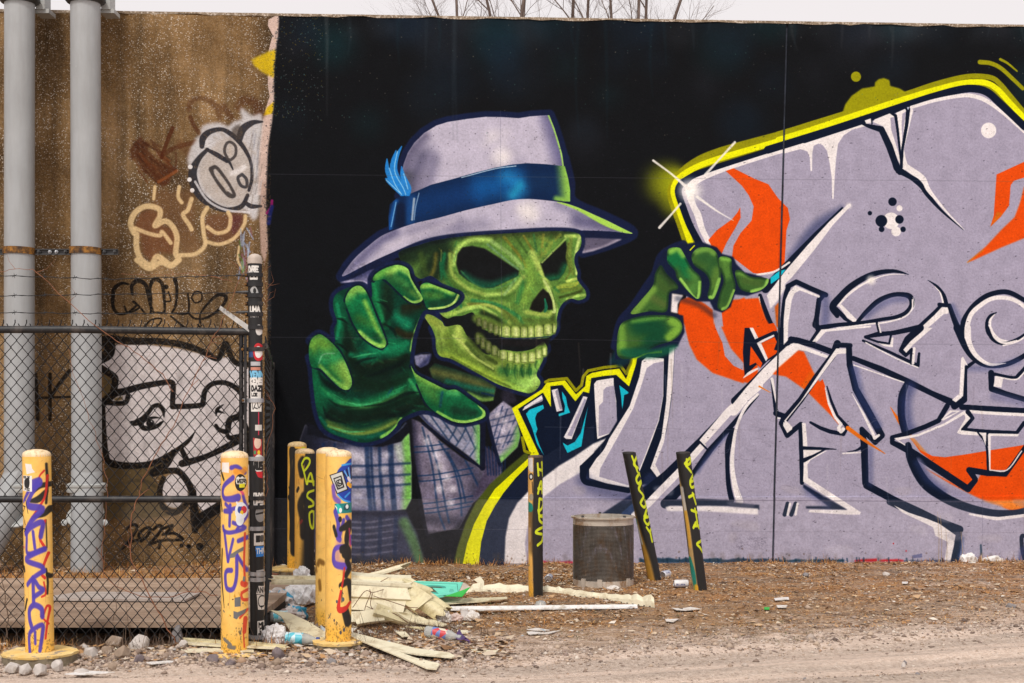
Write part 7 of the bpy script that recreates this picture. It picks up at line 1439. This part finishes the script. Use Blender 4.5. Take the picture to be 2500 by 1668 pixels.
# bottles, cups, cans
m_clear = NT('bottle_plastic'); m_clear.b.inputs['Transmission Weight'].default_value = .55; m_clear.b.inputs['IOR'].default_value = 1.3; m_bot = m_clear.col((.72, .74, .72), .2)
k = NT('teal_label'); lv_ = k.vor(22); m_teal = k.col(k.mix(k.ramp(lv_.outputs['Color'], [(.5, 0), (.55, .9)]), (.10, .50, .62), k.ramp(lv_.outputs['Color'], [(.6, (.6, .75, .78)), (.8, (.03, .25, .33)), (1, (.2, .4, .08))], 'CONSTANT')), .4)
k = NT('red_label'); lv_ = k.vor(26); m_redl = k.col(k.mix(k.ramp(lv_.outputs['Color'], [(.45, 0), (.5, .9)]), (.55, .05, .06), k.ramp(lv_.outputs['Color'], [(.5, (.7, .65, .5)), (.7, (.08, .22, .5)), (1, (.6, .3, .05))], 'CONSTANT')), .4)
def bottle(loc, rot, s_, label, lab, capc):
    t = thing('plastic_bottle', loc, label, 'bottle', 'thrown-away bottles', rot); X = Matrix.Rotation(R(90), 4, 'Y')
    bb = MB().lathe([(.004, -.105), (.028, -.105), (.033, -.095), (.033, .03), (.030, .05), (.018, .08), (.013, .095), (.013, .11), (.004, .11)], 20, X @ Matrix.Scale(s_, 4)).build('bottle_body', m_bot, t, True)
    MB().lathe([(.0335, -.06), (.0338, -.06), (.0338, .03), (.0335, .03)], 20, X @ Matrix.Scale(s_, 4), False).build('bottle_label', lab, t, True)
    MB().lathe([(.015, .098), (.0155, .099), (.0155, .114), (.012, .116), (.002, .116)], 14, X @ Matrix.Scale(s_, 4)).build('bottle_cap', capc, bb, True); return t
p = on(727, 1572, .036); bottle(p, (0, R(2), R(-6)), 1.25, 'teal-labelled water bottle lying beside the sticker post', m_teal, plain('navy_cap', (.02, .05, .25), .4))
p = on(1080, 1563, .035); bottle(p, (0, R(8), R(-16)), 1.12, 'soda bottle with red label lying in the grass right of the heap', m_redl, m_clear.m)
p = on(690, 1516, .04); bottle(p, (0, R(-4), R(20)), 1.2, 'milky jug-like bottle with teal label under the printed wrapper', m_teal, m_wh)
p = on(672, 1452, .09); bottle(p, (0, R(14), R(-10)), 1.2, 'blue bottle half hidden behind the sticker post', plain('blue_label', (.05, .35, .6), .4), plain('pink_cap', (.6, .08, .2), .4))
t = thing('foam_cup', on(1133, 1512), 'small white foam cup standing near the crumpled tissues', 'cup'); MB().lathe([(.002, .002), (.021, .002), (.028, .075), (.031, .077), (.031, .084), (.027, .084), (.020, .008), (.002, .006)], 20, None, False).build('cup_wall', m_wh, t, True)
cc = Canvas(360, 180, lambda x, y: (x, y)); cc.crop(0, 0, 1); cc.P("-5 -5 365 -5 365 185 -5 185", (226, 224, 224)); cc.P("0 120 360 120 360 170 0 170", (190, 196, 210)); cc.S("10 172 350 172", 6, (60, 80, 140)); cc.text("NATURAL", 96, 84, 26, (20, 44, 120), 6, .5); cc.text("LIGHT", 236, 84, 26, (20, 44, 120), 6, .5); cc.S("96 118 330 118", 3, (30, 60, 140))
m_can = printed('beer_can_print', cc, .35); m_alu = plain('can_end', (.55, .55, .56), .3, .9, .1, 20)
def can(loc, rot, label, mat=m_can):
    t = thing('beer_can', loc, label, 'can', 'white beer cans by the thin bollards', rot); M = Matrix.Rotation(R(90), 4, 'Y')
    V = []; F = []; U = []; n = 28; zs_ = ((.030, -.058), (.033, -.052), (.033, .048), (.027, .060))
    for i, (r_, z) in enumerate(zs_):
        for q_ in range(n): a = 6.2832 * q_ / n; V.append(M @ Vector((r_ * math.cos(a), r_ * math.sin(a), z))); U.append((.5 + .5 * (z / .06), .5 - .5 * math.sin(a - 1.57) if False else .5 + .5 * math.cos(a)))
    for i in range(3):
        for q_ in range(n): q2 = (q_ + 1) % n; F.append((i * n + q_, i * n + q2, (i + 1) * n + q2, (i + 1) * n + q_))
    MB().add(V, F, U).build('can_body', mat, t, True, uv=True)
    cl = MB().lathe([(.0265, .060), (.028, .063), (.026, .065), (.023, .058), (.002, .058)], n, M).build('can_lid', m_alu, t, True)
    MB().lathe([(.031, -.058), (.024, -.061), (.012, -.052), (.002, -.050)], n, M).build('can_base', m_alu, t, True)
    MB().plate([(-.012, -.007), (.008, -.007), (.012, 0), (.008, .007), (-.012, .007)], .002, M @ Matrix.Translation((.004, 0, .059))).build('ring_pull', m_alu, cl)
    return t
p = on(1663, 1440, .036); can(p, (R(180), R(0), R(182)), 'white beer can lying on its side next to the rightmost leaning bollard')
p = on(1625, 1412, .034); can(p, (R(20), R(0), R(238)), 'white beer can pointing its end at the camera beside the left-leaning bollard')
p = on(1340, 1423, .034); can(p, (R(10), R(0), R(262)), 'white beer can end-on between the HADES bollard and the drum')
t = thing('clear_food_dome', on(1320, 1479), 'clear dome lid in front of the HADES bollard', 'food dome'); MB().lathe([(.046, 0), (.048, .004), (.044, .01), (.036, .028), (.014, .036), (.003, .036)], 24).build('lid_dome', m_bot, t, True)
# scrap of mesh by the drum
t = thing('wire_scrap', on(1362, 1434), 'black zigzag scrap of wire lying left of the drum', 'wire'); pts = [(-.12 + i * .032, 0 + (i % 2) * .004, .008 + (i % 2) * .036) for i in range(9)]; MB().tube(pts, .0028, 5).build('wire', m_blk, t)
# purple shard, papers
flat('plastic_shard', A((1855, 870), (1900, 835), (1930, 860), (2040, 905), (2020, 920), (1950, 905)), .012, 'bent purple plastic shard right of the soda bottle', 'plastic scrap', plain('purple_plastic', (.09, .045, .16), .4), .006, None, (R(10), 0, 0))
C_ = lambda *a: q(1100, 1150, 3.357, *a)
for pts, lb, m in ((C_((455, 1460), (540, 1448), (645, 1462), (560, 1470)), 'upper half of a torn white paper strip on the grass', m_paper), (C_((455, 1485), (490, 1480), (600, 1495), (730, 1470), (640, 1505), (470, 1510)), 'longer curved torn white paper strip on the grass', m_paper), (C_((1640, 1290), (1720, 1300), (1800, 1280), (1890, 1300), (1760, 1318), (1680, 1312)), 'crumpled white paper strip right of the torn vinyl end', m_paper),
                   (C_((1590, 1395), (1700, 1390), (1660, 1418), (1600, 1412)), 'pale paper scrap alone on the open dirt', m_paper), (A((1870, 795), (1980, 800), (1980, 820), (1900, 825)), 'cream scrap lying above the purple shard', m_vin3), (A((1990, 950), (2260, 975), (2240, 990), (2060, 975)), 'long pale scrap lying at the edge of the drive', m_vin3),
                   (B_((1200, 1400), (1380, 1382), (1500, 1388), (1400, 1400), (1240, 1415)), 'white scrap lying on the gravel before the corner bollard', m_wh), (B_((530, 1480), (700, 1462), (940, 1480), (700, 1490)), 'long white scrap lying by the gravel before the round footing', m_wh), (A((750, 985), (850, 990), (840, 1010), (770, 1005)), 'small grey scrap in front of the stickered bollard footing', m_grey),
                   (q(1200, 1800, 3.357, (320, 935), (410, 935), (400, 955), (330, 955)), 'white scrap out on the grass right of the bollards', m_paper), (q(1200, 1800, 3.357, (300, 868), (420, 862), (425, 878), (310, 882)), 'thin white straw-like strip on the dirt', m_wh), (q(1200, 1800, 3.357, (1350, 750), (1400, 748), (1395, 765), (1350, 765)), 'small white lump of plaster on the right-hand dirt', m_wh),
                   (q(1200, 1800, 3.357, (220, 955), (265, 955), (262, 972), (222, 972)), 'small green bottle-cap-like scrap on the dirt', mg)):
    flat('scrap', pts, .010, lb, 'scrap', m, .005, 'scraps of paper and plastic on the ground', (R(random.uniform(-3, 3)), R(random.uniform(-3, 3)), 0))
# thin dry bush beside the PASO bollard
t = thing('dry_shrub', on(772, 1420), 'small leafless brown shrub between the PASO bollard and the pair', 'shrub'); mb = MB(); hb = MB()
for i in range(16):
    a = random.uniform(-.5, .5); d = Vector((math.sin(a), random.uniform(-.2, .2), 1)).normalized(); p = Vector((random.uniform(-.03, .03), random.uniform(-.03, .03), -.02)); pa = [p]
    for j in range(4): d = (d + Vector((random.gauss(0, .2), random.gauss(0, .15), 0))).normalized(); p = p + d * .075; pa.append(p)
    mb.tube(pa, [.004, .003, .0024, .0018, .001], 4)
    for p in pa[2:]: hb.lathe([(.001, -.006), (.006, 0), (.001, .006)], 5, Matrix.Translation(p + Vector((random.gauss(0, .012), 0, random.gauss(0, .01)))))
tag(mb.build('stems', m_vine2, t), kind='stuff'); tag(hb.build('seed_heads', plain('seed_head', (.5, .42, .34), .9), t), kind='stuff')
# arching dead stems over the heap
for k_, pts in enumerate((((1380, 375), (1200, 390), (1090, 440), (1020, 455), (900, 590)), ((1220, 295), (1100, 360), (1050, 460), (1030, 560), (1045, 700), (1090, 800)), ((1110, 440), (1300, 530), (1420, 560), (1530, 620)), ((1070, 450), (1110, 560), (1160, 640), (1220, 720)), ((1040, 555), (1160, 600), (1300, 640), (1440, 720)))):
    P = [at(x / 3.79 + 620, y / 3.79 + 1330, 9.98 + .02 * k_ + .25 * (y < 400)) for x, y in pts]; t = thing('fallen_branch', P[-1], ('dead stem arching over the top of the siding heap', 'dead stem bowed down the face of the siding heap', 'dead stem slanting across the folded end of the heap', 'dead stem crossing the lower laps of the heap', 'lowest dead stem across the offcuts of the heap')[k_], 'branch', 'dead stems on the siding heap')
    pp = Canvas.smooth(np.array([tuple(p - P[-1]) for p in P]) + np.random.RandomState(k_).randn(len(P), 3) * np.array((.012, .006, .012)), False, 6); MB().tube(pp.tolist(), .0026, 5).build('stem', plain('red_brown_stem', (.16, .06, .03), .9), t, True)
# stones
m_st = [plain('grey_stone', (.26, .24, .24), .95, 0, .3, 14, (.14, .12, .1), .7, 40), plain('pale_stone', (.55, .50, .46), .95, 0, .2, 14, (.33, .28, .23), .7, 40), plain('brown_stone', (.30, .22, .16), .95, 0, .3, 14, (.5, .42, .36), .7, 40), plain('violet_stone', (.17, .135, .14), .95, 0, .3, 14, (.3, .25, .23), .7, 40)]
def rock(name, loc, sz, label, cat, mat, seed, group=None, rot=0.0, npt=34):
    """faceted lump: hull of points scattered near an ellipsoid"""
    r = np.random.RandomState(seed); bm = bmesh.new()
    for _ in range(npt):
        d = r.randn(3); d /= np.linalg.norm(d); f = r.uniform(.80, 1.10); bm.verts.new((d[0] * sz[0] * f, d[1] * sz[1] * f, max(d[2] * sz[2] * f, -sz[2] * .45) + sz[2] * .42))
    bmesh.ops.convex_hull(bm, input=bm.verts); bmesh.ops.delete(bm, geom=[v for v in bm.verts if not v.link_faces], context='VERTS')
    bmesh.ops.bevel(bm, geom=list(bm.edges), offset=min(sz) * .09, segments=1, affect='EDGES', clamp_overlap=True)
    me = bpy.data.meshes.new(name); bm.to_mesh(me); bm.free(); me.materials.append(mat); o = bpy.data.objects.new(name, me); col.objects.link(o); o.location = loc; o.rotation_euler = (0, 0, rot)
    return tag(o, label, cat, group)
def stone(px, py, w_, h_, label, m, seed, rot=0.0):
    Y = gp(px, py).y; W = w_ * Y / F_PX / 2
    return rock('stone', on(px, py - h_ * .12, -.010), (W * 1.2, W * .95, h_ * Y / F_PX * .82), label, 'stone', m, seed, 'loose stones at the foot of the fence', rot * .4)
ST = [(280, 1581, 44, 28, 'tan boulder behind the rubble left of the white plaster lump', 2), (262, 1595, 30, 18, 'brown stone left of the tan boulder foot', 2), (338, 1586, 66, 30, 'big white plaster lump between the two footed bollards', 1), (300, 1604, 44, 26, 'beige stone in front of the white plaster lump', 2), (222, 1602, 40, 24, 'pale grey stone right of the round footing', 1), (207, 1590, 20, 18, 'small pale stone behind the one by the footing', 1),
      (432, 1575, 26, 46, 'upright grey concrete chunk leaning by the fence', 0), (448, 1588, 22, 22, 'pale stone at the base of the concrete chunk', 1), (340, 1612, 26, 16, 'dark purple stone on the rubble', 3), (275, 1632, 28, 18, 'rounded tan stone low in the rubble', 2), (450, 1608, 20, 14, 'grey stone beside the white scrap', 0), (520, 1618, 34, 20, 'dark stone in front of the corner bollard', 3), (562, 1622, 24, 14, 'small mauve stone beside the dark one', 3),
      (30, 1638, 34, 24, 'white rubble lump at the far left below the footing', 1), (62, 1640, 36, 22, 'white rubble lump below the footing, second from the picture edge', 1), (98, 1642, 34, 24, 'white rubble lump below the footing, third from the picture edge', 1), (140, 1634, 34, 26, 'roundest white rubble lump at the right end of the row', 1), (200, 1643, 40, 14, 'flat pale rubble piece right of the row', 1), (680, 1606, 30, 26, 'pointed violet stone by the thin yellow strips', 3), (676, 1620, 22, 16, 'reddish stone under the pointed violet one', 2), (642, 1602, 18, 12, 'dark pebble near the post foot', 3),
      (640, 1612, 16, 12, 'tan pebble left of the pointed violet stone', 2), (1029, 1620, 18, 16, 'round tan stone on the split vinyl strip', 2), (810, 1618, 24, 14, 'flat grey stone before the stickered bollard', 0), (2468, 1487, 22, 14, 'dark grey stone alone near the right edge', 0), (1967, 1407, 18, 12, 'dark stone near the wall joint', 0), (2206, 1625, 12, 12, 'white pebble on the drive', 1), (2210, 1615, 12, 8, 'dark pebble behind the white one on the drive', 0), (1965, 1655, 12, 7, 'dark pebble low on the drive', 0), (2240, 1648, 12, 8, 'grey pebble far down the drive', 0), (2163, 1404, 16, 10, 'pale pink stone near the red stripes of the wall', 1)]
for i, (x, y, w_, h_, lb, m) in enumerate(ST): stone(x, y, w_, h_, lb, m_st[m], 40 + i, i * 1.3)
m_brick = plain('old_brick', (.28, .11, .06), .95, 0, .35, 14, (.12, .09, .07), .8, 40)
rock('brick_lump', on(668, 1424, -.01), (.06, .05, .065), 'rust-red brick lump against the raised footing', 'brick lump', m_brick, 77, None, .3)

# ---------------------------------------------------------------- loose ground cover
def zone_y(x): return 8.85 - .30 * np.maximum(x, 0)
def scatter(n, x0, x1, y0, y1, dens):
    x = rng.uniform(x0, x1, n * 4); y = rng.uniform(y0, y1, n * 4); kp = (rng.rand(n * 4) < dens(x, y)) & (y < wall_y(x) - .02) & ~((x < -1.7) & (y > 9.3) & (y < 11.85)); return x[kp][:n], y[kp][:n]
OCT = np.array([(1, 0, 0), (-1, 0, 0), (0, 1, 0), (0, -1, 0), (0, 0, 1), (0, 0, -1)], float); OF = np.array([(0, 2, 4), (2, 1, 4), (1, 3, 4), (3, 0, 4), (2, 0, 5), (1, 2, 5), (3, 1, 5), (0, 3, 5)])
def pebbles(name, n, size, dens, mat, box=(-5.2, 6.2, 7.6, 14.5)):
    x, y = scatter(n, *box, dens); n = len(x); s_ = size * np.exp(rng.randn(n) * .45); V = OCT[None] * (1 + rng.randn(n, 6, 1) * .22) * np.stack([s_, s_ * .85, s_ * .6], 1)[:, None]
    a = rng.rand(n) * 6.28; c_, d_ = np.cos(a)[:, None], np.sin(a)[:, None]; X = V[..., 0] * c_ - V[..., 1] * d_; Y = V[..., 0] * d_ + V[..., 1] * c_
    V = np.stack([X + x[:, None], Y + y[:, None], V[..., 2] + (ground_h(x, y) + s_ * .15)[:, None]], -1); F = OF[None] + (np.arange(n) * 6)[:, None, None]
    return raw(name, V.reshape(-1, 3), F.reshape(-1, 3), mat, 'stuff')
m_grav = island('gravel_mix', [(0, (.12, .085, .07)), (.25, (.30, .22, .17)), (.5, (.48, .37, .28)), (.75, (.27, .20, .17)), (.9, (.62, .54, .46)), (1, (.38, .24, .15))], .95)
grav_band = lambda x, y: np.exp(-((y - drive_edge(x) - .28) / .22) ** 2) + .35 * np.exp(-((y - drive_edge(x) - .7) / .45) ** 2)
pebbles('gravel', 26000, .0085, lambda x, y: np.clip(grav_band(x, y), 0, 1) * (.5 + .6 * vnoise(x, y, 3, 21)), m_grav)
pebbles('gravel', 4200, .0125, lambda x, y: np.clip(np.exp(-((y - 8.72) / .24) ** 2), 0, 1) * (x < -.2) * .9, m_grav, (-4, .2, 8.2, 9.4))
pebbles('gravel', 16000, .006, lambda x, y: (.2 + .6 * vnoise(x, y, 1.7, 22)) * (y > drive_edge(x) - .05), m_grav)
pebbles('gravel', 3500, .0045, lambda x, y: np.clip(1.6 * vnoise(x * .5, (y - .33 * np.maximum(x, 0)) * 2.4, 1.6, 71) - .6, 0, 1) * (y < drive_edge(x)), m_grav, (-4, 4.5, 7.6, 9.4))
pebbles('gravel', 150, .011, lambda x, y: 1.0 * (y < 9.5), m_grav)
m_leaf = island('leaf_litter', [(0, (.06, .035, .02)), (.3, (.26, .135, .06)), (.55, (.46, .25, .10)), (.75, (.55, .41, .27)), (.96, (.60, .50, .38)), (1, (.70, .64, .56))], .9)
def litter(n, size, dens, box=(-5.2, 6.2, 8.6, 14.5)):
    x, y = scatter(n, *box, dens); n = len(x); s_ = size * np.exp(rng.randn(n) * .4); q = np.array([(-1, -.45, 0), (.2, -.6, 0), (1, .1, 0), (-.1, .55, 0)]); V = q[None] * s_[:, None, None] * (1 + rng.randn(n, 4, 1) * .25)
    V[..., 2] += rng.rand(n, 4) * s_[:, None] * .7; a = rng.rand(n) * 6.28; c_, d_ = np.cos(a)[:, None], np.sin(a)[:, None]
    P = np.stack([V[..., 0] * c_ - V[..., 1] * d_ + x[:, None], V[..., 0] * d_ + V[..., 1] * c_ + y[:, None], V[..., 2] + ground_h(x, y)[:, None] + .003], -1)
    return raw('leaf_litter', P.reshape(-1, 3), np.arange(n * 4).reshape(-1, 4), m_leaf, 'stuff')
def grassy(x, y):
    b = np.clip((wall_y(x) - y) / .1, 0, 1); near = np.exp(-np.clip(wall_y(x) - .9 - y, 0, None) / .7); v_ = vnoise(x, y, 1.5, 31) * .6 + vnoise(x, y, 5, 32) * .4
    g = np.clip((v_ - .36) * 4, 0, 1) * (y > drive_edge(x) + .75); right = np.where(x > 1.4, .5, 1.0)
    return np.clip(g * (.30 + .8 * near) * right + .25 * np.exp(-((wall_y(x) - y) / .22) ** 2), 0, 1)
litter(26000, .012, lambda x, y: np.clip(grassy(x, y) + .12 * (y > drive_edge(x) + .8), 0, 1))
litter(3000, .017, lambda x, y: np.clip(np.exp(-((y - 9.0) / .35) ** 2), 0, 1) * (x < 0), (-4.5, .3, 8.5, 9.9))
m_gr = island('dry_grass', [(0, (.13, .055, .016)), (.3, (.36, .145, .035)), (.65, (.58, .26, .065)), (.88, (.60, .36, .13)), (1, (.62, .46, .22))], .9)
m_gr2 = island('green_weed', [(0, (.05, .055, .02)), (.5, (.10, .095, .03)), (1, (.19, .15, .05))], .9)
def blades(name, n, ln, dens, mat, lay=1.0, box=(-5.2, 6.2, 8.7, 14.5), clump=7, wd=.0022):
    cx_, cy_ = scatter(max(1, n // clump), *box, dens); x = np.repeat(cx_, clump) + rng.randn(len(cx_) * clump) * .022; y = np.repeat(cy_, clump) + rng.randn(len(cy_) * clump) * .022
    y = np.minimum(y, wall_y(x) - .03); n = len(x); L_ = ln * np.exp(rng.randn(n) * .4); a = rng.rand(n) * 6.28; el = np.clip((.25 + rng.rand(n) * 1.0) if lay < 1 else (.05 + rng.rand(n) * .6), 0, 1.4)
    d = np.stack([np.cos(a) * np.cos(el), np.sin(a) * np.cos(el), np.sin(el)], 1); s_ = np.stack([-np.sin(a), np.cos(a), np.zeros(n)], 1) * wd
    o = np.stack([x, y, ground_h(x, y) - .003], 1); m_ = o + d * L_[:, None] * .55; e = o + d * L_[:, None]; e[:, 2] -= L_ * .35 * (1 - np.abs(el - .2)); e[:, 2] = np.maximum(e[:, 2], o[:, 2] + .004)
    V = np.stack([o - s_, o + s_, m_ + s_ * .8, m_ - s_ * .8, e], 1).reshape(-1, 3); b = np.arange(n)[:, None] * 5
    F = np.concatenate([b + np.array([[0, 1, 2]]), b + np.array([[0, 2, 3]]), b + np.array([[3, 2, 4]])]); return raw(name, V, F, mat, 'stuff')
blades('dry_grass', 52000, .036, grassy, m_gr)
clumpy = lambda x, y: grassy(x, y) * (vnoise(x, y, 6.5, 61) > .6)
blades('dry_grass', 60000, .042, clumpy, m_gr, 1.0, (-5.2, 6.2, 8.9, 14.5), 26)
blades('dry_grass', 9000, .065, lambda x, y: np.exp(-((wall_y(x) - y - .06) / .09) ** 2) * (vnoise(x, y * 0, 2.2, 41) > .52), m_gr, .5, (-5, 6, 13, 14.5), 9)
blades('dry_grass', 6000, .07, lambda x, y: np.exp(-((y - 12.6) / .5) ** 2) * 1.0, m_gr, .5, (-5, -1.75, 11.9, 13.8), 9)
blades('dry_grass', 1500, .06, lambda x, y: np.exp(-((y - 9.05) / .16) ** 2) * (vnoise(x, y, 2.5, 43) > .45), m_gr, .5, (-4, -1.4, 8.8, 9.3), 8)
blades('green_weeds', 5000, .022, lambda x, y: np.clip((vnoise(x, y, 2.1, 51) - .55) * 4, 0, 1) * (y > 9.1) * (y < 11.5) * (x < 2.2), m_gr2, 1, (-2, 3, 9, 11.8), 10)
# tall dead stalks against the wall under the swirl
for px, h in ((2292, .50), (2299, .46), (2350, .3), (2312, .34)):
    p = gp(px, 1372); t = thing('dry_reed', (p.x, wall_y(p.x) - .06, 0), {2292: 'tallest dry stalk against the wall by the white swirl end', 2299: 'second dry stalk just right of the tallest one', 2350: 'shortest dry stalk right of the white foot of the swirl', 2312: 'thin dry stalk between the tall pair and the swirl foot'}[px], 'stalk', 'dry stalks at the foot of the wall')
    MB().tube([(0, 0, -.02), (.004, 0, h * .5), (-.008, .01, h)], [.0028, .0022, .0012], 5).build('stem', plain('straw', (.46, .34, .2), .9), t)

# small rubbish strewn round the heap
m_bits = island('rubbish_bits', [(0, (.62, .55, .36)), (.3, (.72, .68, .55)), (.5, (.55, .50, .46)), (.62, (.30, .40, .46)), (.68, (.70, .66, .62)), (.85, (.16, .10, .06)), (.95, (.38, .22, .14)), (1, (.66, .60, .42))], .7)
def strewn(n, size, dens, box):
    x, y = scatter(n, *box, dens); n = len(x); s_ = size * np.exp(rng.randn(n) * .5); q_ = np.array([(-1, -.3, 0), (.3, -.5, 0), (1, .2, 0), (-.2, .45, 0)]); V = q_[None] * s_[:, None, None] * (1 + rng.randn(n, 4, 1) * .35)
    V[..., 2] += rng.rand(n, 4) * s_[:, None] * .9; a = rng.rand(n) * 6.28; c_, d_ = np.cos(a)[:, None], np.sin(a)[:, None]
    P = np.stack([V[..., 0] * c_ - V[..., 1] * d_ + x[:, None], V[..., 0] * d_ + V[..., 1] * c_ + y[:, None], V[..., 2] + ground_h(x, y)[:, None] + .004], -1)
    return raw('rubbish_bits', P.reshape(-1, 3), np.arange(n * 4).reshape(-1, 4), m_bits, 'stuff')
strewn(330, .017, lambda x, y: np.exp(-((x + 1.1) / .75) ** 2 - ((y - 9.75) / .6) ** 2), (-2.4, .6, 8.9, 11.2))
strewn(110, .014, lambda x, y: np.exp(-((y - 9.0) / .3) ** 2), (-3.2, -.8, 8.5, 9.4))
blades('dead_weeds', 1800, .09, lambda x, y: np.exp(-((y - 9.08) / .12) ** 2) * (vnoise(x, y, 3.5, 81) > .5), m_vine2, .5, (-3.6, -.9, 8.85, 9.3), 6, .0018)
blades('dead_weeds', 1200, .07, lambda x, y: np.exp(-((x + .9) / .5) ** 2 - ((y - 9.75) / .3) ** 2), m_vine2, .5, (-1.8, .3, 9.2, 10.4), 6, .0018)
